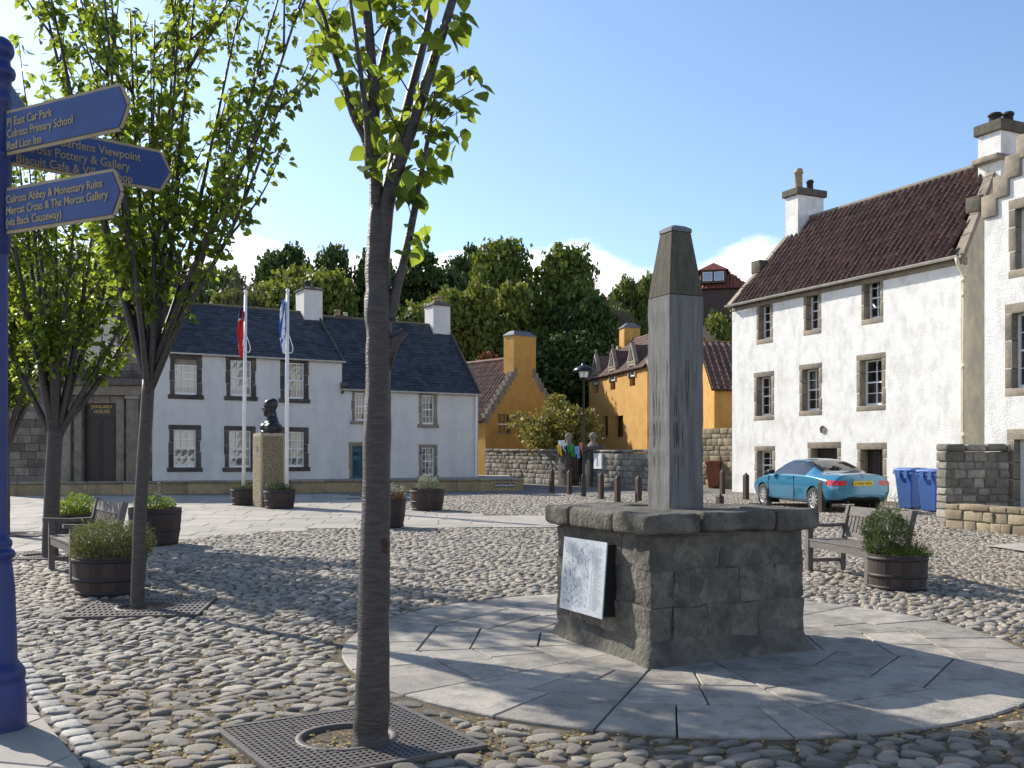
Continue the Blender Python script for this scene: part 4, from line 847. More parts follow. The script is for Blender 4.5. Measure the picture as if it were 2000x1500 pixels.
mb = MB(); mb.tube([(.1, HDd, RD), (LD - .1, HDd, RD)], [.09, .09], 8); mb.build('ridge', M_pan2, rf)
for gx in (0, LD):
    for s in (-1, 1):
        for k in range(10):
            t0, t1 = k / 11, (k + 1) / 11; y0_ = HDd + s * HDd * (1 - t0); y1_ = HDd + s * HDd * (1 - t1); zz = ED + (RD - ED) * t1
            stone('crow_step', M_stone, hD, gx - .14, gx + .14, min(y0_, y1_) - .02, max(y0_, y1_) + .02, zz - .34, zz + .15, bev=.015, smooth=False)
chimney(hD, .3, HDd, RD - .5, RD + .68, .75, .9, M_ochre, M_lead, [], cap=.3, ext=.05, hip=.28)
for k, c in enumerate(cxs):
    wz = ED + .34; dn = MB(); dn.prismy([(c - .50, ED - .35), (c - .36, ED - .35), (c - .36, wz - .14), (c + .36, wz - .14), (c + .36, ED - .35), (c + .50, ED - .35), (c + .50, wz), (c - .50, wz)], -.06, .16); dn = dn.build('dormer', M_stone, hD)
    mb = MB(); mb.prismy([(c - .56, wz + .003), (c + .56, wz + .003), (c, wz + .98)], -.08, .10); mb.build('pediment', M_stone, dn)
    mb = MB(); mb.prismy([(c - .30, wz + .12), (c + .30, wz + .12), (c, wz + .75)], -.11, -.08); mb.build('carved_panel', M_stonedk, dn)
    mb = MB(); mb.lathe([(0.001, 0), (.05, .02), (.03, .06), (.075, .13), (.05, .2), (.001, .26)], 8, (c, 0, wz + .96)); mb.build('finial', M_stone, dn, True)
    mb = MB(); zr = wz + .86; mb.quad((c - .52, .1, wz - .05), (c, .1, zr), (c, 2.2, zr), (c - .52, 1.4, wz - .05)); mb.quad((c, .1, zr), (c + .52, .1, wz - .05), (c + .52, 1.4, wz - .05), (c, 2.2, zr)); mb.quad((c - .5, .1, ED - .1), (c - .5, .1, wz), (c - .5, 1.0, wz), (c - .5, .4, ED)); mb.quad((c + .5, .1, wz), (c + .5, .1, ED - .1), (c + .5, .4, ED), (c + .5, 1.0, wz)); mb.build('dormer_roof', M_pan, dn)
    sash(dn, (c - .355, c + .355, ED - .30, wz - .145), .08, 2, 2, glass=M_glassdk, m=M_white); mb = MB(); mb.box(c - .35, c + .35, .20, .24, ED - .74, ED - .31); mb.build('shutter', M_doordk, dn)
# ------------------------------------------------------------------ ochre outbuilding E with dark pantile roof
hE = house('ochre_outbuilding', 'low ochre building with dark pantile roof between wooden post and white house', Vector((8.13, 40.0)), Vector((1, .04)).normalized())
wE = (1.02, 1.6, 2.1, 3.05); facade(hE, 'wall', M_ochre, 0, 6, 0, 4.4, [wE], pad=0); sash(hE, wE, .1, 2, 4, stonem=M_stone, wj=.12, hl=.14, hs=.1, glass=M_glassdk)
mb = MB(); mb.add([(0.002, 0, 0), (0.002, 2.45, 0), (0.002, 2.45, 6.5), (0.002, 0, 4.4)], [(0, 1, 2, 3)]); mb.quad((6, 2.45, 0), (0, 2.45, 0), (0, 2.45, 6.6), (6, 2.45, 6.6)); mb.build('rear_wall', M_ochre, hE)
rf = MB(); rf.quad((-.15, -.18, 4.30), (6, -.18, 4.30), (6, 2.5, 6.62), (-.15, 2.5, 6.62)); rf = rf.build('roof', M_panbase, hE); pantiles(rf, (-.15, -.2, 4.30), (6, -.2, 4.30), (-.15, 2.5, 6.62), (6, 2.5, 6.62), .26, .3, M_pan)
# small roofs between C and D
hS = house('red_roofed_shed', 'small dark red pantiled roof seen between the two ochre houses', Vector((3.5, 56)), Vector((1, -.15)).normalized())
mb = MB(); mb.box(0, 5.4, 0, 3, 0, 5.4); mb.build('wall', M_brick, hS); rf = MB(); rf.quad((-.2, -.2, 5.3), (5.6, -.2, 5.3), (5.6, 1.5, 6.45), (-.2, 1.5, 6.45)); rf.quad((5.6, 1.5, 6.45), (5.6, 3.2, 5.3), (-.2, 3.2, 5.3), (-.2, 1.5, 6.45)); rf.add([(-.1, -.1, 5.35), (-.1, 3.1, 5.35), (-.1, 1.5, 6.4)], [(0, 1, 2)]); rf = rf.build('roof', M_panbase, hS); pantiles(rf, (-.2, -.2, 5.3), (5.6, -.2, 5.3), (-.2, 1.5, 6.45), (5.6, 1.5, 6.45), .28, .3, M_pan)
# ------------------------------------------------------------------ right-hand white house W (three storeys, pantile roof)
OW = Vector((7.63, 34.5)); RW = Vector((11.77, 26.0)); uW = (RW - OW).normalized(); LW = (RW - OW).length; EW = 6.86; RWz = 9.85; HW = 2.3; XL, XR = 1.0, LW - .78
hW = house('tall_white_house', 'tall white harled house of three storeys with red pantile roof behind the blue car', OW, uW)
def wo(l, r, t, b): o = px_open(OW, uW, l, r, t, b); return (o[0], o[1], min(o[2:]), max(o[2:]))
oW = [wo(1482, 1505, 594, 662), wo(1574, 1599, 569, 644), wo(1688, 1719, 540, 622), wo(1478, 1506, 736, 812), wo(1567, 1599, 721, 802), wo(1680, 1722, 702, 792), wo(1479, 1508, 881, 938)]
dW = [wo(1584, 1635, 876, 990), wo(1681, 1724, 878, 990)]; dW = [(a, b, .2, d) for a, b, c, d in dW]
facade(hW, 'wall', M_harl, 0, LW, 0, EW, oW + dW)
for k, o in enumerate(oW): sash(hW, o, .27, 2, 4, curtain=0 if k not in (4,) else .5, stonem=M_stone, wj=.15 if k > 2 else .12, hl=(.17 if k > 2 else .02), hs=.16, nj=3, sill_out=.0, sill_ext=0, proud=.006)
for k, o in enumerate(dW):
    mb = MB(); a, b, c, d = o; mb.box(a, b, .3, .36, c, d); dd = mb.build('door', M_doordk, hW); surround(dd, o, M_stone, .3, .16, .2, nj=5, sill=False, proud=.006)
    for i in range(5):
        m2 = MB(); w_ = (b - a) / 5; m2.box(a + w_ * i + .008, a + w_ * (i + 1) - .008, .275, .299, c, d - .03); m2.build('door_board', M_doordk, dd)
stone('wall_head_course', M_stone, hW, 0, LW, -.02, .2, EW - .19, EW + .02, bev=.02, amp=.01)
# gables run skew to the front, as the plot does
def skew(x, t): return (x, HW * t)
mb = MB(); mb.add([(LW, 0, 0), (LW - .78 * 2, 2 * HW, 0), (LW - .78 * 2, 2 * HW, EW), (XR, HW, RWz), (LW, 0, EW)], [(0, 1, 2, 3, 4)]); mb.build('gable_wall', M_cream, hW)
mb = MB(); mb.add([(0, 0, 0), (0, 0, EW), (XL, HW, RWz), (XL * 2, 2 * HW, EW), (XL * 2, 2 * HW, 0)], [(0, 1, 2, 3, 4)]); mb.build('gable_wall', M_cream, hW)
mb = MB(); mb.quad((LW - 1.56, 2 * HW, 0), (2 * XL, 2 * HW, 0), (2 * XL, 2 * HW, EW), (LW - 1.56, 2 * HW, EW)); mb.build('rear_wall', M_harl, hW)
rf = MB(); rf.quad((0, -.12, EW - .02), (LW, -.12, EW - .02), (XR, HW, RWz), (XL, HW, RWz)); rf.quad((XR, HW, RWz), (LW - 1.56, 2 * HW + .1, EW), (2 * XL, 2 * HW + .1, EW), (XL, HW, RWz)); rf = rf.build('roof', M_panbase, hW)
pantiles(rf, (.12, -.18, EW - .02), (LW - .2, -.18, EW - .02), (XL + .12, HW, RWz), (XR - .15, HW, RWz), .225, .275, M_pan, 300, Vector((LW + 3, -12, 2)), amp=.055)
mb = MB(); mb.tube([(XL, HW, RWz + .03), (XR, HW, RWz + .03)], [.10, .10], 8); mb.build('ridge', M_stone, rf)
for xe, xt in ((LW, XR), (0, XL)):
    p0, p1 = Vector((xe, -.1, EW + .02)), Vector((xt, HW, RWz + .08)); nn = 5
    for k in range(nn):
        a, b = p0.lerp(p1, k / nn), p0.lerp(p1, (k + 1) / nn - .008); mb = MB(); mb.bar(a, b, .27, .13, (0, -.6, .8)); mb.build('skew_stone', M_stone, rf)
    c = p0.lerp(p1, .46 if xe else .40); stone('skew_step', M_cap, rf, c.x - .24, c.x + .24, c.y - .18, c.y + .18, c.z - .1, c.z + .34, bev=.03)
mb = MB(); mb.box(LW + .02 - .05, LW + .06, -.03, .1, 0.2, EW - .3); mb.build('corner_strip', M_cream, hW)
gutter(hW, (-.05, -.22, EW + .02), (LW + .05, -.22, EW + .02), M_gutter, .07)
mb = MB(); zz = EW; mb.tube([(LW + .0, -.22, zz - .03), (LW + .02, -.2, zz - .2), (LW + .10, -.05, zz - .52), (LW + .10, -.05, zz - .8), (LW + .10, -.05, .4)], [.055, .05, .05, .05, .05], 10)
for q in (zz - .62, zz - 1.0, 4.0, 2.2): mb.lathe([(.05, -.06), (.075, -.06), (.075, .06), (.05, .06)], 10, (LW + .10, -.05, q))
mb.build('downpipe', M_pipe, hW, True)
mb = MB(); mb.lathe([(0.001, 0), (.10, 0), (.12, .02), (.12, .03)], 14); pl_ = mb.build('wall_badge', M_stone, hW); s_, z_ = on_wall(OW, uW, 1608, 839); pl_.location = (s_, -.005, z_); pl_.rotation_euler = (rad(90), 0, 0)
chimney(hW, XL + .05, HW, RWz - .7, RWz + .78, .62, 1.15, M_harl, M_cap, [(-.05, -.22, .14, .78, M_pot), (.05, .2, .12, .42, M_potdk)], cap=.24, ext=.09)
chimney(hW, XR + .10, HW + .12, RWz - .8, RWz + .70, .72, 1.1, M_harl, M_cap, [(-.05, -.25, .17, .34, M_potdk), (.05, .15, .14, .40, M_potdk)], cap=.30, ext=.09)
stone('chimney_skirt', M_stone, hW, XR - .34, XR + .52, HW - .62, HW + .75, RWz - .12, RWz + .06, bev=.04)
# ------------------------------------------------------------------ right-edge crow-stepped house X
OX = Vector((9.97, 21.0)); uX = uW.copy(); hX = house('crow_stepped_white_house', 'white harled house with crow-stepped gable at the right edge', OX, uX)
def xo(l, r, t, b): o = px_open(OX, uX, l, r, t, b); return (o[0], o[1], min(o[2:]), max(o[2:]))
oX = [xo(1983, 2060, 398, 520), xo(1976, 2060, 606, 756)]; dX = xo(1980, 2062, 858, 990); dX = (dX[0], dX[1], .3, dX[3]); EX = 6.75; AXz = 11.3; LX = 7.2
mb = MB(); ops = oX + [dX]; xs3 = sorted({0, LX / 2, LX, *[v for o in ops for v in o[:2]]}); tp = lambda x: EX + (AXz - EX) * (1 - abs(x - LX / 2) / (LX / 2))
for a, b in zip(xs3[:-1], xs3[1:]):
    mid = (a + b) / 2; hs_ = sorted([(o[2], o[3]) for o in ops if o[0] < mid < o[1]]); z = 0
    for c, d in hs_: mb.quad((a, 0, z), (b, 0, z), (b, 0, c), (a, 0, c)); z = d
    mb.quad((a, 0, z), (b, 0, z), (b, 0, tp(b)), (a, 0, tp(a)))
mb.quad((0, 7, 0), (0, 0, 0), (0, 0, EX), (0, 7, EX)); mb.quad((LX, 0, 0), (LX, 7, 0), (LX, 7, EX), (LX, 0, EX)); mb.quad((LX, 7, 0), (0, 7, 0), (0, 7, EX), (LX, 7, EX)); mb.build('wall', M_harl, hX)
for o in oX: sash(hX, o, .24, 2, 4, stonem=M_stone, wj=.16, hl=.2, hs=.16, sill_out=0, sill_ext=0, proud=.006)
mb = MB(); mb.box(dX[0], dX[1], .2, .26, dX[2], dX[3]); dd = mb.build('door', M_white, hX); surround(dd, dX, M_stone, .22, .16, .22, nj=4, sill=False, proud=.006)
rf = MB(); rf.quad((-.05, .1, EX - .02), (LX / 2, .1, AXz - .05), (LX / 2, 7, AXz - .05), (-.05, 7, EX - .02)); rf.quad((LX / 2, .1, AXz - .05), (LX + .05, .1, EX - .02), (LX + .05, 7, EX - .02), (LX / 2, 7, AXz - .05)); rf.build('roof', M_pan, hX)
for s in (-1, 1):
    for k in range(13):
        t0, t1 = k / 13, (k + 1) / 13; x0_, x1_ = LX / 2 + s * LX / 2 * (1 - t0), LX / 2 + s * LX / 2 * (1 - t1); zz = EX + (AXz - EX) * t1
        stone('crow_step', M_stone, hX, min(x0_, x1_) - .05, max(x0_, x1_) + .05, -.05, .30, zz - .46, zz + .02, bev=.03, amp=.012, seed=k * 2.2)
# ------------------------------------------------------------------ stone walls
FW0, FW1 = Vector((-1.2, 45.0)), Vector((4.9, 35.2)); uF = (FW1 - FW0).normalized(); LF = (FW1 - FW0).length
wF = thing('garden_wall', 'rough grey rubble garden wall with gateway in front of the ochre houses', 'wall', (FW0.x, FW0.y, 0), math.atan2(uF.y, uF.x))
zF = lambda x: SLOPE * (FW0.y + uF.y * x); g0 = on_wall(FW0, uF, 1108, 930)[0]; g1 = on_wall(FW0, uF, 1146, 930)[0]
ck = lambda x, z: g0 - .05 < x < g1 + .05
rubble(wF, 0, g0 - .2, 0, 1.33, 0, .45, M_rubble, .42, .20, zfun=zF); rubble(wF, g1 + .2, LF, 0, 1.33, 0, .45, M_rubble, .42, .20, zfun=zF)
for a, b in ((0, g0 - .25), (g1 + .25, LF)):
    x = a
    while x < b - .1:
        l = min(R.uniform(.5, .9), b - x); stone('cope_stone', M_rubble, wF, x + .01, x + l - .01, -.05, .5, zF(x) + 1.34, zF(x) + 1.44 + R.uniform(-.02, .02), bev=.03, amp=.012, seed=x); x += l
for gx in (g0 - .16, g1 + .16):
    zb = zF(gx); stone('gate_pier', M_stonedk, wF, gx - .27, gx + .27, -.14, .5, zb - .1, zb + 1.42, bev=.02, amp=.006); stone('pier_cap', M_stonedk, wF, gx - .36, gx + .36, -.23, .59, zb + 1.423, zb + 1.58, bev=.03)
    mb = MB(); mb.lathe([(.24, 0), (.20, .05), (.11, .14), (.08, .20), (.105, .27)] + [(.15 * math.cos(t), .38 + .15 * math.sin(t)) for t in np.linspace(-.8, 1.5, 8)] + [(.001, .53)], 14, (gx, .18, zb + 1.58)); mb.build('ball_finial', M_rubble, wF, True)
gt = MB(); zb = zF((g0 + g1) / 2)
for i in range(9): xx = g0 + .12 + (g1 - g0 - .24) * i / 8; gt.box(xx - .012, xx + .012, .16, .19, zb + .05, zb + 1.35 + .12 * math.sin(math.pi * i / 8))
gt.box(g0 + .1, g1 - .1, .155, .195, zb + .15, zb + .19); gt.box(g0 + .1, g1 - .1, .155, .195, zb + 1.15, zb + 1.19); gt = gt.build('iron_gate', M_black); gt.matrix_world = wF.matrix_basis.copy(); gt.location = wF.location; gt.rotation_euler = wF.rotation_euler; setp(gt, 'black iron bar gate between the ball-topped stone piers', 'gate')
nb0 = on_wall(FW0, uF, 1171, 896)[0]; nb = MB(); nb.box(nb0 - .24, nb0 + .24, -.10, -.03, zF(nb0) + .72, zF(nb0) + 1.30); nbo = nb.build('notice_board', M_white); nbo.location = wF.location; nbo.rotation_euler = wF.rotation_euler; setp(nbo, 'small white notice board on the garden wall beside the gate', 'notice board')
for i in range(3):
    m2 = MB(); m2.box(nb0 - .16 + .12 * i, nb0 - .09 + .12 * i, -.104, -.10, zF(nb0) + .82, zF(nb0) + 1.18); m2.build('printed_panel', M_etch if i == 1 else M_swhite, nbo)
# bunting cloth draped on the gate piers
for k, (px_, col, w_, nm) in enumerate(((1107, M_swhite, .34, 'pale blue and white'), (1103, M_plate, .22, 'yellow'), (1126, mat('green_cloth', (.03, .30, .06), (.02, .22, .05), 4, .8), .42, 'bright green'), (1138, mat('sky_cloth', (.25, .42, .70), (.2, .36, .62), 4, .8), .22, 'sky blue'), (1148, mat('peach_cloth', (.62, .30, .20), (.5, .26, .18), 4, .8), .22, 'peach'))):
    s0 = on_wall(FW0, uF, px_, 880)[0]; mb = MB(); z0_ = zF(s0) + (1.80, 1.66, 1.62, 1.58, 1.70)[k]; nn = 8
    for i in range(nn):
        for j in range(5):
            def q(a, b): t = a / nn - .5; return (s0 + t * w_ * 1.3, -.27 + .05 * math.sin(a * 1.9 + k) + .05 * b / 5, z0_ - b * .075 * (1 + .3 * math.sin(a + k)) - .1 * abs(t) * (k % 2))
            mb.quad(q(i, j + 1), q(i + 1, j + 1), q(i + 1, j), q(i, j))
    o = mb.build('hanging_cloth', col, None, True); o.location = wF.location; o.rotation_euler = wF.rotation_euler; setp(o, nm + ' cloth draped over the stone gateway', 'cloth', 'cloths draped on the gateway')
G0, G1 = Vector((6.5, 39.0)), Vector((8.15, 36.15)); uG = (G1 - G0).normalized(); LG = (G1 - G0).length
wG = thing('yellow_stone_wall', 'tall yellowish rubble wall behind the brown bin beside the tall white house', 'wall', (G0.x, G0.y, 0), math.atan2(uG.y, uG.x))
rubble(wG, 0, LG, .35, 2.72, 0, .5, M_sandrub, .40, .21)
T0 = Vector((G(1846, 1024).x, G(1846, 1024).y)); uT = Vector((1, .02)).normalized()
wT = thing('tall_wall_end', 'short tall dark rubble wall beside the blue bins at the right', 'wall', (T0.x, T0.y, 0), math.atan2(uT.y, uT.x))
rubble(wT, 0, 1.32, .2, 1.74, 0, .42, M_rubble, .27, .16); x = 0
while x < 1.28: l = min(.42, 1.33 - x); stone('cope_stone', M_rubble, wT, x + .005, x + l - .005, -.05, .47, 1.745, 1.89, bev=.05, amp=.02, seed=x * 7); x += l
B0 = Vector((G(1846, 1034).x, G(1846, 1034).y)); uB = Vector((.36, -.93)).normalized()
wB_ = thing('low_stone_wall', 'low sandy rubble wall in front of the right-hand house', 'wall', (B0.x, B0.y, 0), math.atan2(uB.y, uB.x))
zB = lambda x: SLOPE * (B0.y + uB.y * x); rubble(wB_, 0, 4.2, 0, .50, 0, .5, M_sandrub, .34, .165, zfun=zB)
mb = MB(); mb.box(.05, 4.2, .5, 2.6, -.1, .62); mb.build('bank', M_mortar, wB_)
# ------------------------------------------------------------------ stone plinth, map plaque, wooden post
PC = Vector((1.31, 7.98)); PA = rad(25.7); pz = gz(0, PC.y) + .03
pl = thing('stone_plinth', 'square dark stone plinth with overhanging slab on the flagstone circle', 'plinth', (PC.x, PC.y, pz), PA)
mb = MB(); mb.box(-.688, .688, -.688, .688, -.1, .93); mb.build('core', M_plmort, pl)
zc = [.13, .40, .665, .915]
for k in range(3):
    z0, z1 = zc[k], zc[k + 1]; h = .705 - .006 * k
    for side in range(4):
        cuts = [[-1, -.30, .38, 1], [-1, -.52, .12, .60, 1], [-1, -.15, .45, 1]][(k + side) % 3]; ca, sa = math.cos(side * math.pi / 2), math.sin(side * math.pi / 2)
        for a, b in zip(cuts[:-1], cuts[1:]):
            x0, x1 = a * h, b * h
            if b == 1: x1 = h
            if a == -1: x0 = -h + .20                        # corner block belongs to the neighbouring side
            o = stone('plinth_stone', M_plinth, pl, x0 + .003, x1 - .002, -h + R.uniform(-.004, .006), -h + .2, z0 + .001, z1 - .001, bev=.010, amp=.028, seg=3, seed=R.random() * 50, freq=5)
            o.rotation_euler = (0, 0, side * math.pi / 2)
V, F = block(-.74, .74, -.74, .74, -.12, .20, bev=.06, amp=.0, seg=14)
V2 = []
for x, y, z in V:
    t = max(0, min(1, (z + .02) / .22)); s_ = 1.07 - .115 * t ** .55; nz_ = mnoise.noise_vector(Vector((x, y, z)) * 6) * .03 + mnoise.noise_vector(Vector((x, y, z)) * 17) * .012; V2.append((x * s_ + nz_.x, y * s_ + nz_.y, z + nz_.z * .7))
mb = MB(); mb.add(V2, F); mb.build('mortar_skirt', M_plmort, pl, True)
cut = [-.785, -.30, .10, .36, .785]
for i in range(4):
    for j in range(4):
        if 0 < i < 3 and 0 < j < 3: continue
        a, b, c, d = cut[i], cut[i + 1], cut[j], cut[j + 1]
        if (i in (0, 3)) and j == 2: continue
        if (i in (0, 3)) and j == 1: d = cut[3]
        if (j == 0) and i == 2: continue
        if (j == 0) and i == 1: b = cut[3]
        stone('slab_block', M_plinth, pl, a + .001, b - .001, c + .001, d - .001, .925 + R.uniform(-.008, .008), 1.078 + R.uniform(-.006, .006), bev=.036, amp=.020, seg=4, seed=i * 7 + j * 3, freq=4)
stone('slab_centre', M_plinth, pl, -.31, .37, -.31, .37, .92, 1.072, bev=.02, amp=.012, seg=6, seed=4)
# plaque on the left face
pq = thing('map_plaque', 'silvery engraved map panel fixed to the lit side of the plinth', 'plaque', (PC.x, PC.y, pz), PA)
tilt = Matrix.Translation((-.70, .06, .56)) @ Matrix.Rotation(rad(-90), 4, 'Z') @ Matrix.Rotation(rad(-4.5), 4, 'X')
mb = MB(); mb.box(-.36, .30, -.105, -.095, -.30, .27, M=tilt); face = mb.build('panel', M_steel, pq)
mb = MB(); mb.box(-.345, .285, -.095, .02, -.285, .255, M=tilt); mb.build('backing', M_cardk, pq)
mb = MB(); rg = random.Random(5)
def ln(x0, z0, x1, z1, w_=.002): mb.box(0, 1, 0, 1, 0, 1, M=tilt @ Matrix.Translation((x0, -.1072, z0)) @ Matrix.Rotation(-math.atan2(z1 - z0, x1 - x0), 4, 'Y') @ Matrix.Diagonal((math.hypot(x1 - x0, z1 - z0), .0008, w_ * .6, 1)))
for k in range(46): z = .22 - k * .0105; ln(.135, z, .135 + .12 * rg.uniform(.55, 1), z, .0035)                     # text column
for k in range(90):
    x, z = rg.uniform(-.33, .08), rg.uniform(-.27, .22); a = rg.choice((.3, .35, 1.9, 1.85, 2.6)) + rg.uniform(-.1, .1); l = rg.uniform(.03, .12); x2, z2 = x + l * math.cos(a), z + l * math.sin(a)
    if -.34 < x2 < .10 and -.28 < z2 < .25: ln(x, z, x2, z2)
for k in range(60):
    x, z = rg.uniform(-.33, .06), rg.uniform(-.27, .2); s_ = rg.uniform(.008, .02); ln(x, z, x + s_, z); ln(x, z + s_, x + s_, z + s_); ln(x, z, x, z + s_); ln(x + s_, z, x + s_, z + s_)
ln(.115, -.28, .115, .25, .002); mb.build('engraved_lines', M_etch, pq)
po = thing('wooden_post', 'weathered square wooden post with tapered head standing on the plinth', 'post', (PC.x, PC.y, pz + 1.05), PA); hw = .161
def bevel_square(w_, c=.012): return [(-w_ + c, -w_), (w_ - c, -w_), (w_, -w_ + c), (w_, w_ - c), (w_ - c, w_), (-w_ + c, w_), (-w_, w_ - c), (-w_, -w_ + c)]
def loft(secs, name, m, parent):
    mb = MB(); n = 8
    for w_, z in secs: mb.v += [(x, y, z) for x, y in bevel_square(w_)]
    for k in range(len(secs) - 1):
        for j in range(n): mb.f.append((k * n + j, k * n + (j + 1) % n, (k + 1) * n + (j + 1) % n, (k + 1) * n + j)); mb.mi.append(0)
    mb.f.append(tuple(range((len(secs) - 1) * n, len(secs) * n))); mb.mi.append(0); return mb.build(name, m, parent)
loft([(hw + R.uniform(-.004, .003), -.02 + 1.72 * i / 14) for i in range(15)], 'shaft', M_wood, po); loft([(hw - .004, 1.706), (hw - .012, 1.80), (.092, 2.215)], 'tapered_head', M_woodtop, po); loft([(.098, 2.218), (.098, 2.245), (.06, 2.27)], 'lead_cap', M_lead, po)
mb = MB()                                                       # drying checks running down the faces
rg = random.Random(11)
for f_, n_ in ((0, 7), (1, 5)):
    for k in range(n_):
        x = rg.uniform(-.12, .12); z = rg.uniform(.1, 1.1); L_ = rg.uniform(.3, .75)
        pts = [(x + rg.uniform(-.006, .006), z + L_ * i / 6) for i in range(7)]; mb = MB(); ring = []
        for i in range(6):
            (xa, za), (xb, zb) = pts[i], pts[i + 1]; w0 = .0035 * math.sin(math.pi * (i + .3) / 6.6); w1 = .0035 * math.sin(math.pi * (i + 1.3) / 6.6) if i < 5 else .0003
            q = [(xa - w0, -hw - .0012, za), (xa + w0, -hw - .0012, za), (xb + w1, -hw - .0012, zb), (xb - w1, -hw - .0012, zb)]
            if f_: q = [(-hw - .0012, -p[0], p[2]) for p in q]
            ring.append(q)
        vs_ = [ring[0][0], ring[0][1]] + [v for q in ring for v in (q[3], q[2])]; mb.add(vs_, [(2 * i, 2 * i + 1, 2 * i + 3, 2 * i + 2) for i in range(6)]); mb.build('drying_crack', M_cardk, po)
# ------------------------------------------------------------------ fingerpost
sp = thing('fingerpost', 'blue cast-iron signpost with finger boards at the left edge', 'signpost', (PT(0, 1440, 5.46).x, 5.46, gz(0, 5.46) + .045)); H0 = sp.location.z
mb = MB(); mb.lathe([(.135, 0), (.135, .02), (.130, .24), (.122, .26), (.127, .28), (.130, .30), (.122, .33), (.10, .36), (.088, .38), (.075, .78), (.062, .90), (.058, .93), (.075, .945), (.078, .965), (.07, .98), (.055, .99), (.062, 1.01), (.062, 1.03), (.046, 1.05), (.040, 1.10), (.040, 2.62)], 28); mb.build('column', M_blue, sp, True)
mb = MB(); mb.lathe([(.040, 2.60), (.052, 2.61), (.052, 2.66), (.058, 2.67), (.058, 3.12), (.064, 3.13), (.064, 3.16), (.058, 3.17), (.058, 3.42), (.064, 3.43), (.064, 3.46), (.058, 3.47), (.058, 3.56), (.075, 3.575), (.080, 3.60), (.075, 3.62), (.055, 3.64), (.052, 3.66)], 28); mb.build('sign_collar', M_blue, sp, True)
mb = MB(); mb.lathe([(.052, 3.655)] + [(.073 * math.cos(t), 3.725 + .073 * math.sin(t)) for t in np.linspace(-.75, 1.56, 12)], 24); mb.build('ball_finial', M_blue, sp, True)
def finger(bx, by, zc_, tip, hgt, lines, size, indent, board_label, flip=False):
    d = Vector((bx - sp.location.x, by - sp.location.y)); L_ = d.length; u = d.normalized(); Mx = Matrix(((u.x, -u.y, 0, 0), (u.y, u.x, 0, 0), (0, 0, 1, zc_ - H0), (0, 0, 0, 1)))
    a, h = .06, hgt / 2; t = L_ - tip; poly = [(a, -h), (t, -h), (L_, 0), (t, h), (a, h)]
    mb = MB(); mb.prismy(poly, -.012, .012); mb.v = [tuple(Mx @ Vector(v)) for v in mb.v]; fb = mb.build('finger_board', M_bluesign, sp); fb['label'] = board_label
    mb = MB(); rim = .010
    for (p, q) in zip(poly, poly[1:] + poly[:1]): mb.bar((p[0], 0, p[1]), (q[0], 0, q[1]), .036, rim, (0, 1, 0))
    mb.v = [tuple(Mx @ Vector(v)) for v in mb.v]; mb.build('raised_border', M_signgold, fb)
    for k, s in enumerate(lines): text_obj('lettering', s, size, M_signgold, fb, Mx @ frame_M((a + (indent[k] if isinstance(indent, tuple) else indent), -.014, h - .022 - size * .78 - k * (size * 1.0)), (1, 0, 0), (0, 0, 1)), .0025, sx=.86)
    return fb
b1 = PT(250, 213, 5.0); b2 = PT(330, 333, 6.08); b3 = PT(237, 367, 5.04)
finger(b1.x, b1.y, 3.372, .055, .205, ['P| East Car Park', 'Culross Primary School', 'Red Lion Inn'], .064, .02, 'upper blue board to the car park and school')
finger(b2.x, b2.y, 3.344, .06, .215, ['Gardens Viewpoint', 'Culross Pottery & Gallery', 'Biscuit Cafe & Village Shop'],   .069, (.24, .015, .015), 'rear blue board to the gardens and pottery')
finger(b3.x, b3.y, 2.948, .055, .215, ['Culross Abbey & Monestary Ruins', 'Mercat Cross & The Mercat Gallery', '(via Back Causeway)'], .062, .01, 'lowest blue board to the abbey and mercat cross')
finger(sp.location.x - .20, sp.location.y + .82, 3.62, .05, .19, ['Toilets'] if False else [], .06, .02, 'board pointing away behind the post')
# ------------------------------------------------------------------ tree grates
def grate(g, name, label, step, slot, hole, hoff=(0, 0)):
    c, a, s = g; t = thing(name, label, 'tree grate', (c.x, c.y, gz(0, c.y) + .030), a, 'cast-iron tree grates'); h = s / 2; n_ = int(s / step); mb = MB()
    def seg(x, lo, hi, horiz, w_, z0, z1):
        dx = x - hoff[0 if not horiz else 1]; r = hole + .03
        k = math.sqrt(max(r * r - dx * dx, 0)); o = hoff[1 if not horiz else 0]; parts = [(lo, hi)] if k == 0 else [(lo, o - k), (o + k, hi)]
        for p, q in parts:
            if q - p > .02:
                if horiz: mb.box(p, q, x - w_ / 2, x + w_ / 2, z0, z1)
                else: mb.box(x - w_ / 2, x + w_ / 2, p, q, z0, z1)
    for i in range(n_ + 1):
        x = -h + .025 + (s - .05) * i / n_; seg(x, -h + .01, h - .01, False, step * .42, -.018, .012)
    n2 = int(s / slot)
    for i in range(n2 + 1):
        x = -h + .025 + (s - .05) * i / n2; seg(x, -h + .01, h - .01, True, slot * .36, -.018, .0135)
    mb.build('grid', M_iron, t)
    mb = MB(); w_ = .035
    mb.box(-h, h, -h, -h + w_, -.03, .016); mb.box(-h, h, h - w_, h, -.03, .016); mb.box(-h, -h + w_, -h + w_, h - w_, -.03, .0155); mb.box(h - w_, h, -h + w_, h - w_, -.03, .0155); mb.build('frame', M_iron, t)
    mb = MB(); mb.lathe([(hole, -.06), (hole, .017), (hole + .035, .017), (hole + .04, -.01)], 36, (hoff[0], hoff[1], 0)); mb.build('ring', M_iron, t, True)
    mb = MB(); mb.box(-h + .02, h - .02, -h + .02, h - .02, -.05, -.024); o = mb.build('pit', M_gravel, t)
    return t
g1_ = grate(GR1, 'tree_grate', 'perforated square iron grate round the foreground tree', .036, .043, .235, (.0, .0))
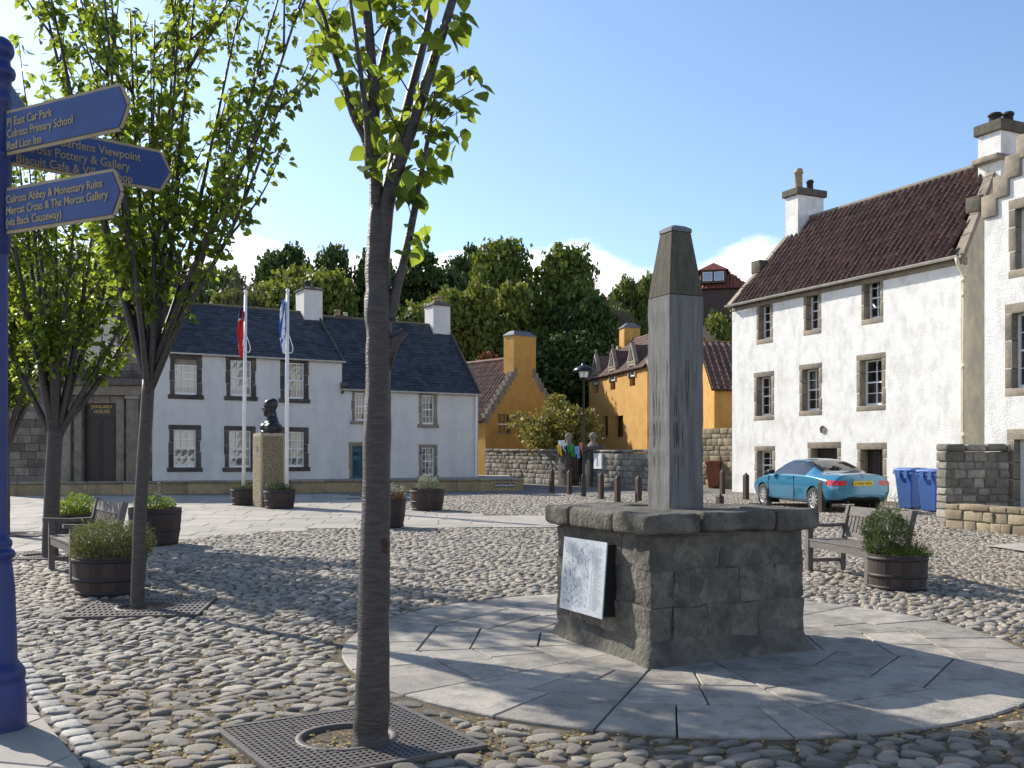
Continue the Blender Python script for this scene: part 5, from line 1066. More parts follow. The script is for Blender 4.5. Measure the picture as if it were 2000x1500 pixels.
grate(GR2, 'tree_grate', 'slotted iron grate round the tree beside the left barrel', .05, .16, .27, (.02, 0)); grate(GR3, 'tree_grate', 'iron grate round the tree behind the left bench', .05, .16, .27); grate(GR4, 'tree_grate', 'iron grate in the paving at the far left edge', .05, .16, .27)
rng = np.random.default_rng(12)
n = 520; a = rng.random(n) * 6.28; r = .225 * np.sqrt(rng.random(n)); P = np.stack([GR1[0].x + r * np.cos(a), GR1[0].y + r * np.sin(a), np.full(n, gz(0, GR1[0].y) + .012)], 1)
V = np.concatenate([DF[i % 5][0] * np.array([.007 + .008 * rng.random(), .006 + .006 * rng.random(), .008]) + P[i] for i in range(n)]); F = np.concatenate([DF[0][1] + i * len(DF[0][0]) for i in range(n)])
setp(link('pit_pebbles', fast_mesh('pit_pebbles', V, F), M_pebble, None, True), 'pale pebbles in the hole of the nearest tree grate', 'pebbles', kind='stuff')
# ------------------------------------------------------------------ street trees
def spline(pts, n):
    pts = [Vector(p) for p in pts]; out = []
    P = [pts[0] * 2 - pts[1]] + pts + [pts[-1] * 2 - pts[-2]]
    for i in range(len(pts) - 1):
        for k in range(n):
            t = k / n; a, b, c, d = P[i:i + 4]; out.append(.5 * ((2 * b) + (c - a) * t + (2 * a - 5 * b + 4 * c - d) * t * t + (3 * b - a - 3 * c + d) * t ** 3))
    return out + [pts[-1]]
def taper(p, r0, r1, pw=1.0): n = len(p) - 1; return [r0 + (r1 - r0) * (i / n) ** pw for i in range(n + 1)]
def leaf_sites(path, rg, dens, spread, start=.1):
    S = []; L_ = sum((b - a).length for a, b in zip(path[:-1], path[1:])); n = int(L_ * dens)
    for k in range(n):
        t = start + (1 - start) * rg.random(); i = min(int(t * (len(path) - 1)), len(path) - 2); f = t * (len(path) - 1) - i; p = path[i].lerp(path[i + 1], f); a = rg.random() * 6.283
        o = Vector((math.cos(a), math.sin(a), rg.uniform(-.5, .5))); S.append((p + o * spread * rg.random() ** .6, o))
    return S
leaf_me = fast_mesh('leaf', FLV, FLF); leaf_me.polygons.foreach_set('use_smooth', [True] * len(leaf_me.polygons)); leaf_me.materials.append(L_cherry)
def finish_tree(root, mbw, sites, seed, size, per, singles, near, bark=None, smat=None, fine=False):
    mbw.build('trunk', bark or M_bark, root, True); rg = np.random.default_rng(seed); P, D, S = [], [], []
    for p, o in sites:
        k = max(2, int(per * (.6 + .8 * rg.random())))
        for _ in range(k):
            q = np.array(p) + rg.normal(size=3) * .028; d = np.array(o) * .9 + rg.normal(size=3) * .55; d[2] = d[2] * .4 - .62; P.append(q); D.append(d); S.append(size * (.62 + .6 * rg.random()))
    P, D, S = np.array(P), np.array(D), np.array(S); order = np.argsort(np.linalg.norm(P + np.array(root.location) - np.array(near), axis=1)); P, D, S = P[order], D[order], S[order]
    if singles:
        X, Y, Z = rot_frames(D[:singles], rg, .8)
        for i in range(singles):
            o = link('leaf', leaf_me, None, root); M_ = Matrix.Identity(4)
            for r_ in range(3): M_[r_][0], M_[r_][1], M_[r_][2], M_[r_][3] = X[i, r_] * S[i], Y[i, r_] * S[i], Z[i, r_] * S[i], P[i, r_]
            o.matrix_local = M_
    c = link('crown', leaf_mesh('crown', P[singles:].astype(np.float32), D[singles:], S[singles:].astype(np.float32), rg, *((FLV, FLF) if fine else (LEAFV, LEAFF))), smat or L_cherry, root, fine); c['kind'] = 'stuff'
    print(root.name, 'leaves', len(P))
# foreground tree, limbs placed as in the photograph
tb = Vector((G(722, 1462).x, 5.22, gz(0, 5.22))); t1 = thing('street_tree', 'nearest street tree with smooth banded trunk in the perforated grate', 'tree', tb)
def lp(px, py, d=5.22): return PT(px, py, d) - tb
def rpx(p): return p / FPX * 5.22
w_ = MB(); tr = spline([lp(722, 1490), lp(724, 1445), lp(727, 1380), lp(730, 1200), lp(735, 1000), lp(738, 800), lp(741, 690), lp(739, 600), lp(737, 500), lp(736, 400)], 6)
rr = [rpx(v) for v in np.interp(np.linspace(0, 1, len(tr)), [0, .06, .14, .31, .48, .62, .72, .79, .86, .93, 1], [56, 42, 35, 31, 27.5, 25.5, 25, 28, 25, 19, 13])]; w_.tube(tr, rr, 26, lump=.15); sites = []; rg = random.Random(4)
def limb(pts, r0, r1, dens, n=5, sub=0, start=.1, spread=.09, wob=0.0):
    p = spline(pts, n); w_.tube(p, taper(p, r0, r1), 10, lump=.06); s = leaf_sites(p, rg, dens, spread, start)
    for k in range(sub):
        i = rg.randrange(len(p) // 4, len(p) - 1); a = rg.random() * 6.283; d = Vector((math.cos(a), math.sin(a), .9)).normalized(); l = rg.uniform(.25, .6); q = [p[i], p[i] + d * l * .5 + Vector((0, 0, .03)), p[i] + d * l]
        w_.tube(q, [r1 * .5, r1 * .35, .003], 5); s += leaf_sites(spline(q, 3), rg, 11, .06, .3)
    return s
d0 = 5.22
sites += limb([lp(737, 590), lp(736, 430), lp(731, 250), lp(722, 80), lp(712, -60, d0), lp(705, -330, d0), lp(690, -620, d0)], rpx(16), .010, 2.0, sub=8, start=.25)
sites += limb([lp(738, 560), lp(748, 460), lp(762, 370), lp(800, 260), lp(840, 140), lp(884, 0), lp(930, -180, 5.1), lp(980, -420, 5.0)], rpx(19), .010, 2.2, sub=8, start=.25)
sites += limb([lp(752, 430, 5.26), lp(762, 340, 5.35), lp(795, 210, 5.5), lp(826, 90, 5.6), lp(846, -10, 5.65), lp(870, -200, 5.8), lp(880, -420, 5.9)], rpx(13), .010, 2.0, sub=6, start=.25)
sites += limb([lp(760, 625), lp(772, 572), lp(783, 530), lp(806, 430), lp(822, 340), lp(838, 260), lp(849, 180)], rpx(12), .006, 7, sub=5, start=.30, spread=.07)
sites += limb([lp(722, 330), lp(714, 275), lp(690, 225), lp(668, 150), lp(648, 90), lp(632, 30), lp(612, -20), lp(585, -130)], rpx(9), .006, 6.5, sub=5, start=.3, spread=.06)
sites += limb([lp(730, 270, 5.3), lp(738, 180, 5.4), lp(752, 90, 5.45), lp(772, 0, 5.5), lp(790, -200, 5.6)], rpx(9), .006, 4, sub=4, start=.05)
sites += limb([lp(720, 330, 5.1), lp(716, 240, 5.0), lp(700, 110, 4.95), lp(684, 0, 4.9), lp(660, -180, 4.8)], rpx(7), .005, 2.0, sub=1, start=.2)
w_.tube([lp(750, 720), lp(768, 668), lp(790, 646)], [rpx(16), rpx(13), rpx(9)], 10, lump=.12)      # pruned stub
for (px_, py_) in ((717, 332), (870, 135), (880, 205), (838, 345), (808, 378), (826, 455), (880, 60), (900, 30), (636, 70), (615, 95), (866, 262), (780, 70), (770, 110), (745, 190), (705, 165), (770, 240), (800, 330), (700, 215)):
    sites += [(lp(px_, py_, d0 + rg.uniform(-.15, .15)), Vector((rg.uniform(-.4, .9), rg.uniform(-.5, .5), .1))) for _ in range(3)]
for yy_ in ():
    c_ = lp(722 + (1312 - yy_) * .03, yy_); mb = MB(); mb.lathe([(rpx(32.0), -.010), (rpx(33.2), 0), (rpx(32.0), .012)] if yy_ > 1100 else [(rpx(26.5), -.008), (rpx(28.2), 0), (rpx(26.5), .010)], 20, tuple(c_)); mb.build('bark_ring', M_barkdk, t1, True)
mb = MB(); c_ = lp(752, 1066, 5.22 - rpx(25)); V, F = block(-.022, .022, -.012, .03, -.04, .04, bev=.018, amp=.012, seg=3, freq=22); mb.add([(x + c_.x - .005, y + c_.y + .012, z + c_.z) for x, y, z in V], F); mb.build('bark_wound', mat('reddish_heartwood', (.085, .035, .022), (.045, .022, .016), 20, .8, .6, 40), t1, True)
finish_tree(t1, w_, sites, 1, .100, 3.0, 300, (tb.x * .3, 3.0, 3.5), fine=True)
def vase_tree(base, label, seed, fork, r0, nl, hgt, sizes, dens, singles, lean=(0, 0), extra=None, spread=1.0, name='street_tree'):
    root = thing(name, label, 'tree', base); mbw = MB(); rg = random.Random(seed); top = Vector((lean[0], lean[1], fork)); p = spline([(0, 0, -.08), (0, 0, .06), (lean[0] * .3, lean[1] * .3, fork * .45), top], 6); n_ = len(p)
    mbw.tube(p, [r0 * (1.35 - .5 * min(i / 5, 1)) * (1 - .12 * i / n_) for i in range(n_)], 16, lump=.08); sites = []
    dirs = []
    for k in range(nl): dirs.append((2 * math.pi * (k + .3 * rg.random()) / nl + .7, math.radians(rg.uniform(5, 21)) * spread, hgt * rg.uniform(.72, 1.0)))
    dirs += (extra or [])
    for k, (az, tl_, L_) in enumerate(dirs):
        o = top - Vector((0, 0, rg.uniform(0, .34))); d = Vector((math.cos(az) * math.sin(tl_), math.sin(az) * math.sin(tl_), math.cos(tl_))); d2 = Vector((math.cos(az) * math.sin(tl_ * .75), math.sin(az) * math.sin(tl_ * .75), math.cos(tl_ * .75)))
        q = spline([o, o + d * L_ * .25 + Vector((rg.uniform(-.06, .06), rg.uniform(-.06, .06), 0)), o + d * L_ * .45 + d2 * L_ * .12, o + d * L_ * .45 + d2 * L_ * .55], 6); mbw.tube(q, taper(q, r0 * rg.uniform(.38, .58), .007), 9, lump=.06)
        sites += leaf_sites(q, rg, dens, .10, .30)
        for s in range(rg.randint(6, 9)):
            i = rg.randrange(len(q) // 3, len(q) - 1); a2 = az + rg.uniform(-1.5, 1.5); t2 = rg.uniform(.3, .8); dd = Vector((math.cos(a2) * math.sin(t2), math.sin(a2) * math.sin(t2), math.cos(t2))); l = rg.uniform(.45, 1.25); b = [q[i], q[i] + dd * l * .5, q[i] + dd * l * .85 + Vector((0, 0, .18 * l))]
            b = spline(b, 4); mbw.tube(b, taper(b, .014, .003), 5); sites += leaf_sites(b, rg, dens * 1.15, .085, .15)
    finish_tree(root, mbw, sites, seed, sizes, 3.6, singles, (base[0] * .5, 4, 3.5)); return root
b2_ = G(268, 1192); vase_tree((b2_.x, b2_.y, b2_.z), 'slender street tree with forked crown between the left barrels', 21, 2.32, .080, 10, 4.5, .092, 15.0, 300, (.10, .05), extra=[(.0, rad(25), 4.4), (.25, rad(20), 4.4), (-.2, rad(31), 3.2), (2.9, rad(20), 4.6), (3.4, rad(15), 4.6)])
b3_ = G(98, 1094); vase_tree((b3_.x, b3_.y, b3_.z), 'thick-stemmed street tree behind the left bench', 33, 1.90, .135, 11, 4.5, .10, 15.0, 0, (.08, 0), extra=[(3.14, rad(28), 3.4), (.1, rad(30), 3.2), (0.4, rad(38), 2.2)], spread=1.2)
b4_ = G(8, 1048); vase_tree((b4_.x, b4_.y, b4_.z), 'street tree half hidden behind the signpost at the left edge', 45, 1.8, .12, 12, 4.7, .115, 20.0, 0, spread=1.3)
# ------------------------------------------------------------------ half-barrel planters and their plants
def barrel(px_, py_, r_top, h, label, ratio=.84, ns_=18):
    p = G(px_, py_); d = p.y + r_top * ratio; t = thing('barrel_planter', label, 'planter', (p.x * d / p.y, d, gz(0, d) + .015), R.random(), 'half-barrel planters'); rb = r_top * ratio
    prof = lambda z: rb + (r_top - rb) * (1 - (1 - z / h) ** 1.9); mb = MB(); aw = math.pi / ns_ * .985; zs_ = [0, h * .33, h * .66, h]
    for z in zs_:
        for a in (-aw, 0, aw): mb.v.append((prof(z) * math.cos(a) * (1.0 if a else 1.004), prof(z) * math.sin(a), z))
        for a in (-aw, aw): mb.v.append(((prof(z) - .028) * math.cos(a), (prof(z) - .028) * math.sin(a), z))
    for k in range(3):
        b, c = k * 5, (k + 1) * 5; mb.f += [(b, b + 1, c + 1, c), (b + 1, b + 2, c + 2, c + 1), (b + 3, b, c, c + 3), (b + 2, b + 4, c + 4, c + 2), (b + 4, b + 3, c + 3, c + 4)]; mb.mi += [0] * 5
    mb.f += [(15, 16, 17, 19, 18)]; mb.mi += [0]; sm = mb.mesh('stave'); sm.materials.append(M_stave)
    for k in range(ns_): o = link('stave', sm, None, t); o.rotation_euler = (0, 0, 2 * math.pi * k / ns_); o.scale = (1, 1, 1 + R.uniform(-.006, .012))
    for z in (h * .10, h * .42, h * .88):
        mb = MB(); hh = .020; mb.lathe([(prof(z - hh) + .001, z - hh), (prof(z - hh) + .006, z - hh), (prof(z + hh) + .006, z + hh), (prof(z + hh) + .001, z + hh)], 36); mb.build('hoop', M_hoop, t, True)
    mb = MB(); mb.lathe([(.001, h - .05), (r_top - .03, h - .06)], 20); mb.build('soil', M_soil, t); return t, Vector((t.location.x, t.location.y, t.location.z + h - .05))
def bush(name, label, c, rx, rz, n, size, m, seed, fine=True, stems=18, upright=.6, cat='plant', wid=.45):
    t = thing(name, label, cat, c); rg = np.random.default_rng(seed); a = rg.random(n) * 6.283; u = rg.random(n); rad_ = rx * np.sqrt(rg.random(n)) * (.75 + .25 * rg.random(n)); zt = rz * (.10 + .90 * u) * np.sqrt(np.clip(1 - (rad_ / (rx * 1.05)) ** 2, .1, 1))
    lob = np.array([1 + .35 * mnoise.noise(Vector((math.cos(a[i]) * 1.7, math.sin(a[i]) * 1.7, zt[i] * 5 + seed))) for i in range(n)]); P = np.stack([rad_ * np.cos(a) * lob, rad_ * np.sin(a) * lob, zt * lob], 1)
    D = np.stack([np.cos(a), np.sin(a), np.full(n, upright)], 1) + rg.normal(size=(n, 3)) * .5; o = link('foliage', leaf_mesh('foliage', P.astype(np.float32), D, (size * (.6 + .8 * rg.random(n))).astype(np.float32), rg, roll=2.0, wid=wid), m, t); o['kind'] = 'stuff'
    mb = MB()
    for k in range(stems): i = rg.integers(n); q = P[i]; mb.tube([(q[0] * .15, q[1] * .15, -.03), (q[0] * .6, q[1] * .6, q[2] * .55), tuple(q)], [.006, .004, .002], 4, False)
    mb.build('stems', M_barkdk, t); return t
t, c = barrel(214, 1173, .37, .43, 'squat barrel planter of grey herbs beside the left bench', .90); bush('herb_bush', 'bushy grey-green herb spilling over the barrel by the left bench', c + Vector((.02, 0, 0)), .44, .37, 7000, .042, L_herb, 1, wid=.35)
t, c = barrel(303, 1072, .40, .60, 'tall dark barrel planter behind the slender street tree'); bush('herb_bush', 'low leafy plant with seed heads in the tall barrel', c, .30, .22, 700, .06, L_green, 2)
al = thing('seed_head_stems', 'pale round seed heads on thin stems above the tall left barrel', 'flowers', c)
for k, (dx, dz) in enumerate(((-.46, .34), (-.34, .26), (-.30, .22), (.02, .24), (.06, .20), (.10, .40), (.14, .22))):
    mb = MB(); dx *= .62; mb.tube([(dx * .5, 0, 0), (dx * .9, .02, dz * .6), (dx, 0, dz)], [.006, .005, .005], 5); mb.lathe([(.001, dz - .005), (.022, dz + .005), (.028, dz + .03), (.018, dz + .055), (.001, dz + .06)], 8, (dx, 0, 0)); mb.build('seed_head', L_silver, al, True)
t, c = barrel(752, 1036, .40, .57, 'barrel planter half hidden behind the foreground trunk'); bush('herb_bush', 'grey straggly plant in the barrel behind the foreground trunk', c, .40, .34, 800, .06, L_silver, 3); bush('herb_bush', 'dark russet plant in the barrel behind the foreground trunk', c + Vector((.12, -.1, 0)), .30, .2, 400, .06, L_red, 13)
t, c = barrel(834, 1001, .42, .54, 'open barrel planter on the cobbles right of the foreground trunk'); bush('herb_bush', 'silver spiky plant in the barrel right of the foreground trunk', c, .28, .36, 500, .08, L_silver, 4, upright=1.6)
t, c = barrel(546, 997, .39, .48, 'barrel planter at the foot of the right flagpole'); PB5 = c; bush('herb_bush', 'dark green planting with white flowers at the right flagpole', c, .30, .22, 600, .06, L_rosem, 5); bush('flowers', 'small white flowers in the barrel at the right flagpole', c + Vector((-.18, -.1, .04)), .14, .26, 40, .05, L_silver, 6, cat='flowers')
t, c = barrel(479, 990, .38, .46, 'barrel planter hidden behind the bust monument'); PB6 = c; bush('herb_bush', 'low dark planting in the barrel behind the bust monument', c, .3, .15, 300, .06, L_rosem, 7)
t, c = barrel(1753, 1162, .315, .40, 'brown barrel planter with upright shrub in front of the right bench', .92); bush('herb_bush', 'upright dark green shrub in the right-hand barrel', c + Vector((-.10, .05, 0)), .28, .62, 5500, .036, L_rosem, 8, upright=1.2, wid=.3); bush('ground_cover', 'bright green trailing plant along the rim of the right barrel', c + Vector((.08, -.06, 0)), .27, .13, 900, .034, L_green, 9)
bush('dry_stems', 'dry brown twigs at the right side of the shrub in the right barrel', c + Vector((.2, 0, 0)), .16, .30, 160, .03, L_red, 19, stems=60)
t, c = barrel(148, 1056, .36, .42, 'barrel planter behind the left bench'); bush('herb_bush', 'bright green clump behind the left bench', c, .34, .36, 1500, .055, L_green, 10, upright=1.4)
# ------------------------------------------------------------------ benches
def bench(p, ax, L_, label, sz=1.0):
    ax = Vector(ax).normalized(); rz = math.atan2(ax.y, ax.x); t = thing('park_bench', label, 'bench', (p[0], p[1], gz(0, p[1]) + .025), rz, 'slatted wooden benches'); D_ = .50; t.scale = (1, 1, sz)
    # local x along the bench, local y from front (0) to back (D_)
    def b(name, *a, M=None): mb = MB(); mb.box(*a, M=M); return mb.build(name, M_bench, t)
    for x in (0, L_ - .07):
        b('leg', x, x + .07, 0, .07, 0, .62); mb = MB(); mb.bar((x + .035, D_ - .02, 0), (x + .035, D_ - .01, .42), .07, .07, (1, 0, 0)); mb.bar((x + .035, D_ - .01, .42), (x + .035, D_ + .10, .90), .07, .065, (1, 0, 0)); mb.build('back_post', M_bench, t)
        mb = MB(); mb.bar((x + .035, -.07, .645), (x + .035, D_ * .5, .625), .085, .045); mb.bar((x + .035, D_ * .5, .625), (x + .035, D_ + .03, .635), .085, .045); mb.build('armrest', M_bench, t)
        b('side_rail', x + .015, x + .055, .07, D_ - .04, .34, .42); b('stretcher', x + .02, x + .05, .07, D_ - .04, .12, .17); mb = MB(); mb.bar((x + .035, .02, .66), (x + .035, .07, .53), .05, .03); mb.build('arm_bracket', M_bench, t)
    b('apron', .07, L_ - .07, .012, .045, .33, .42)
    for k in range(5): b('seat_slat', .005, L_ - .005, .005 + k * .098, .088 + k * .098, .425, .447)
    sl_ = (.11) / .48
    def yb(z): return D_ - .01 + (z - .42) * sl_
    mb = MB(); mb.bar((.07, yb(.82), .82), (L_ - .07, yb(.82), .82), .035, .13, (0, sl_, 1)); mb.build('top_rail', M_bench, t); mb = MB(); mb.bar((.07, yb(.5), .50), (L_ - .07, yb(.5), .50), .035, .06, (0, sl_, 1)); mb.build('bottom_rail', M_bench, t)
    n_ = 15
    for k in range(n_):
        x = .12 + (L_ - .24) * k / (n_ - 1); mb = MB(); mb.bar((x, yb(.53), .53), (x, yb(.755), .755), .045, .015, (0, -1, 0)); mb.build('back_slat', M_bench, t)
    m2 = MB(); x = L_ * .42; m2.box(x, x + .09, yb(.82) - .024, yb(.82) - .018, .785, .855); m2.build('memorial_plate', M_lead, t); return t
bench((-5.85, 12.55), (.55, -.835), 1.55, 'weathered wooden bench by the left barrel planter, facing the signpost')
bench((3.70, 12.55), (.20, -.98), 1.42, 'weathered wooden bench behind the plinth beside the right-hand barrel', .91)
# ------------------------------------------------------------------ bollards
def bollard(px_, py_, h, label, w_=.13, rz=.45):
    p = G(px_, py_); t = thing('bollard', label, 'bollard', (p.x, p.y, p.z), rz, 'timber bollards'); a = w_ / 2; mb = MB(); mb.box(-a, a, -a, a, -.05, h); mb.build('shaft', M_bollard, t)
    mb = MB(); mb.add([(-a, -a, h), (a, -a, h), (a, a, h), (-a, a, h), (0, 0, h + .09)], [(0, 1, 4), (1, 2, 4), (2, 3, 4), (3, 0, 4)]); mb.build('pointed_top', M_bollard, t)
for px_, py_, lb in ((1078, 962, 'first timber bollard from the terrace wall end'), (1112, 967, 'timber bollard just left of the lamp post'), (1174, 977, 'timber bollard just right of the lamp post'), (1206, 987, 'timber bollard midway between lamp post and wooden post'), (1247, 989, 'timber bollard beside the foot of the wooden post'), (1411, 966, 'timber bollard in front of the brown bin'), (1457, 978, 'timber bollard at the front of the blue car'), (1605, 1003, 'timber bollard beside the rear wheel of the blue car')): bollard(px_, py_, .73, lb)
bollard(1406, 989, .25, 'short timber bollard stump right of the wooden post', .15); bollard(1498, 1001, .22, 'low dark stump near the front wheel of the blue car', .17); bollard(1262, 992, .12, 'low dark stump at the left foot of the wooden post', .2)
p = G(1512, 999); mb = MB(); mb.add(*block(-.09, .09, -.07, .07, 0, .11, bev=.04, amp=.04, seg=3, freq=14)); o = mb.build('plastic_scrap', M_pink, None, True); o.location = p; setp(o, 'crumpled pink plastic lying behind the plinth', 'litter')
# ------------------------------------------------------------------ street lamp
p = G(1140, 972); lm = thing('street_lamp', 'slim black street lamp with wide round hood by the gateway', 'street lamp', p)
mb = MB(); mb.lathe([(.075, 0), (.075, .65), (.065, .68), (.055, .70), (.042, .74), (.038, 1.5), (.044, 1.52), (.038, 1.55), (.030, 3.55), (.045, 3.58)], 14); mb.build('pole', M_black, lm, True)
mb = MB(); mb.lathe([(.05, 3.58), (.09, 3.62), (.12, 3.66), (.12, 3.68)], 14); mb.build('gallery', M_black, lm, True); mb = MB(); mb.lathe([(.11, 3.68), (.15, 3.84), (.15, 3.86)], 14); mb.build('lamp_glass', M_swhite, lm, True)
mb = MB(); mb.lathe([(.16, 3.86), (.34, 3.86), (.35, 3.88), (.25, 3.98), (.12, 4.04), (.07, 4.06), (.07, 4.09), (.03, 4.12), (.001, 4.13)], 22); mb.build('hood', M_black, lm, True)
for k in range(4): a = k * math.pi / 2; mb = MB(); mb.bar((.12 * math.cos(a), .12 * math.sin(a), 3.66), (.19 * math.cos(a), .19 * math.sin(a), 3.87), .012, .012); mb.build('bracket', M_black, lm)
# ------------------------------------------------------------------ bust monument
p = G(517, 994); mo = thing('bust_monument', 'dark bronze bust of a bearded-collar man in profile on a pebble-dashed pillar', 'monument', (p.x, p.y + .42, gz(0, p.y)), rad(33)); mo['label'] = 'dark bronze bust on a pebble-dashed square pillar between the two flagpoles'; a = .31
mb = MB(); mb.box(-a + .01, a - .01, -a + .01, a - .01, 0, 1.92); mb.build('pillar', M_concrete, mo)
for s in range(4):
    m2 = MB(); m2.box(-a + .05, a - .05, -a - .004, -a + .02, .05, 1.84); o = m2.build('pebble_panel', M_dash, mo); o.rotation_euler = (0, 0, s * math.pi / 2)
    m2 = MB(); m2.box(-a, -a + .05, -a, -a + .03, 0, 1.90); m2.box(a - .05, a - .001, -a, -a + .03, 0, 1.90); m2.box(-a + .05, a - .05, -a, -a + .03, 1.84, 1.90); o = m2.build('edge_strip', M_concrete, mo); o.rotation_euler = (0, 0, s * math.pi / 2)
m2 = MB(); m2.box(-a - .012, -a - .003, -.09, .03, 1.45, 1.58); m2.build('small_plaque', M_lead, mo)
def ell(bm_, c, r, rot=None):
    M_ = Matrix.Translation(c) @ (rot or Matrix.Identity(4)) @ Matrix.Diagonal((*r, 1)); bmesh.ops.create_icosphere(bm_, subdivisions=3, radius=1.0, matrix=M_)
bm_ = bmesh.new(); zb = 1.92                                     # profile towards -x
RY = lambda d: Matrix.Rotation(rad(d), 4, 'Y')
for c, r, ro in (((0.02, 0, .63), (.165, .130, .155), None), ((.055, 0, .66), (.14, .128, .14), None), ((-.04, 0, .52), (.115, .105, .145), RY(8)), ((-.075, 0, .425), (.075, .072, .055), None), ((-.155, 0, .545), (.048, .024, .026), RY(42)), ((-.118, 0, .615), (.035, .085, .025), None),
                 ((-.125, 0, .47), (.025, .04, .016), None), ((-.118, 0, .448), (.024, .038, .014), None), ((.03, .122, .53), (.035, .018, .05), None), ((.03, -.122, .53), (.035, .018, .05), None), ((.045, 0, .40), (.125, .115, .20), RY(-6)), ((.05, 0, .30), (.15, .15, .12), None), ((.06, 0, .22), (.17, .20, .10), None), ((.06, 0, .12), (.25, .30, .14), None), ((.05, .22, .10), (.13, .10, .13), None), ((.05, -.22, .10), (.13, .10, .13), None), ((-.06, 0, .13), (.18, .22, .12), None), ((.03, 0, .03), (.26, .27, .05), None), ((-.12, .07, .16), (.03, .05, .12), RY(20)), ((-.12, -.07, .16), (.03, .05, .12), RY(20)), ((.07, 0, .71), (.12, .115, .09), None)): ell(bm_, c, r, ro)
me = bpy.data.meshes.new('bust'); bm_.to_mesh(me); bm_.free(); bu = link('bust', me, M_bronze, mo); md = bu.modifiers.new('r', 'REMESH'); md.mode = 'VOXEL'; md.voxel_size = .012; ms_ = bu.modifiers.new('s', 'SMOOTH'); ms_.iterations = 3; ms_.factor = .6
baked(bu); bu.data.polygons.foreach_set('use_smooth', [True] * len(bu.data.polygons)); bu.location = (.02, -.02, 1.925); bu.rotation_euler = (0, 0, rad(-33 + 8)); bu.scale = (1.06, 1.06, 1.12)
if len(bu.data.materials) == 0: bu.data.materials.append(M_bronze)
# ------------------------------------------------------------------ flagpoles and limp flags
def flagpole(base, top_px, label):
    t = thing('flagpole', label, 'flagpole', base, 0, 'white flagpoles'); tp_ = PT(top_px[0], top_px[1], base.y) - base; mb = MB(); mb.tube([(0, 0, -.3), tp_ * .5, tp_], [.052, .047, .038], 14); mb.build('pole', M_pole, t, True)
    mb = MB(); mb.lathe([(.03, 0), (.05, .02), (.035, .045), (.03, .05)] + [(.055 * math.cos(a), .105 + .055 * math.sin(a)) for a in np.linspace(-1.2, 1.55, 8)], 14, tuple(tp_)); mb.build('finial', M_pole, t, True)
    q = tp_ * .80; mb = MB(); mb.tube(spline([q + Vector((.04, -.05, 0)), q + Vector((.14, -.06, -.32)), q + Vector((.12, -.06, -.46)), q + Vector((.02, -.06, -.45)), q + Vector((-.06, -.06, -.36)), q + Vector((-.03, -.06, -.1))], 5), [.012] * 26, 6); mb.build('halyard', M_pole, t, True); return t, tp_
def limp(base, tp_, z0, z1, wd, cols, label):
    """cloth hanging in narrow folds from the hoist"""
    V, F, mi = [], [], []; nu, nv = 26, 26
    for j in range(nv + 1):
        t_ = j / nv; z = z0 + (z1 - z0) * t_; w_ = wd * (.35 + .65 * math.sin(math.pi * min(t_ * .8 + .12, 1)))
        for i in range(nu + 1):
            s = i / nu; x = -.035 - w_ * (1 - abs(((s * 2.6 + .15 * math.sin(t_ * 5)) % 2) - 1)) * (.6 + .4 * s); y = -.03 + .05 * math.sin(s * 15 + t_ * 3.0) - .05 * s; V.append((x + tp_.x * (z / tp_.z), y, z - .28 * s * (1 - t_ * .4) * .6))
    for j in range(nv):
        for i in range(nu):
            F.append((j * (nu + 1) + i, j * (nu + 1) + i + 1, (j + 1) * (nu + 1) + i + 1, (j + 1) * (nu + 1) + i)); u_, v_ = i / nu, j / nv; mi.append(cols[1](u_, v_))
    me = bpy.data.meshes.new('flag'); me.from_pydata(V, [], F)
    for m_ in cols[0]: me.materials.append(m_)
    me.polygons.foreach_set('material_index', mi); me.update(); o = link('flag', me, None, None, True); o.location = base; setp(o, label, 'flag', 'limp flags')
f2 = PB5 + Vector((.16, .05, 0)); t, tp_ = flagpole(f2, (562, 576), 'white flagpole right of the bust with the blue and white flag'); limp(f2, tp_, tp_.z - .08, tp_.z - 1.38, .22, ([M_sblue, M_swhite], lambda u, v: 1 if abs(u - v) < .17 or abs(u - (1 - v)) < .17 else 0), 'limp blue flag with white diagonal cross')
f1 = PB6 + Vector((-.06, .05, 0)); t, tp_ = flagpole(f1, (480, 578), 'white flagpole left of the bust with the red flag'); limp(f1, tp_, tp_.z - .28, tp_.z - 1.55, .22, ([M_red, M_navy, M_swhite], lambda u, v: (2 if .22 < v < .26 else 1) if v < .26 and u < .5 else 0), 'limp red flag with dark blue corner')
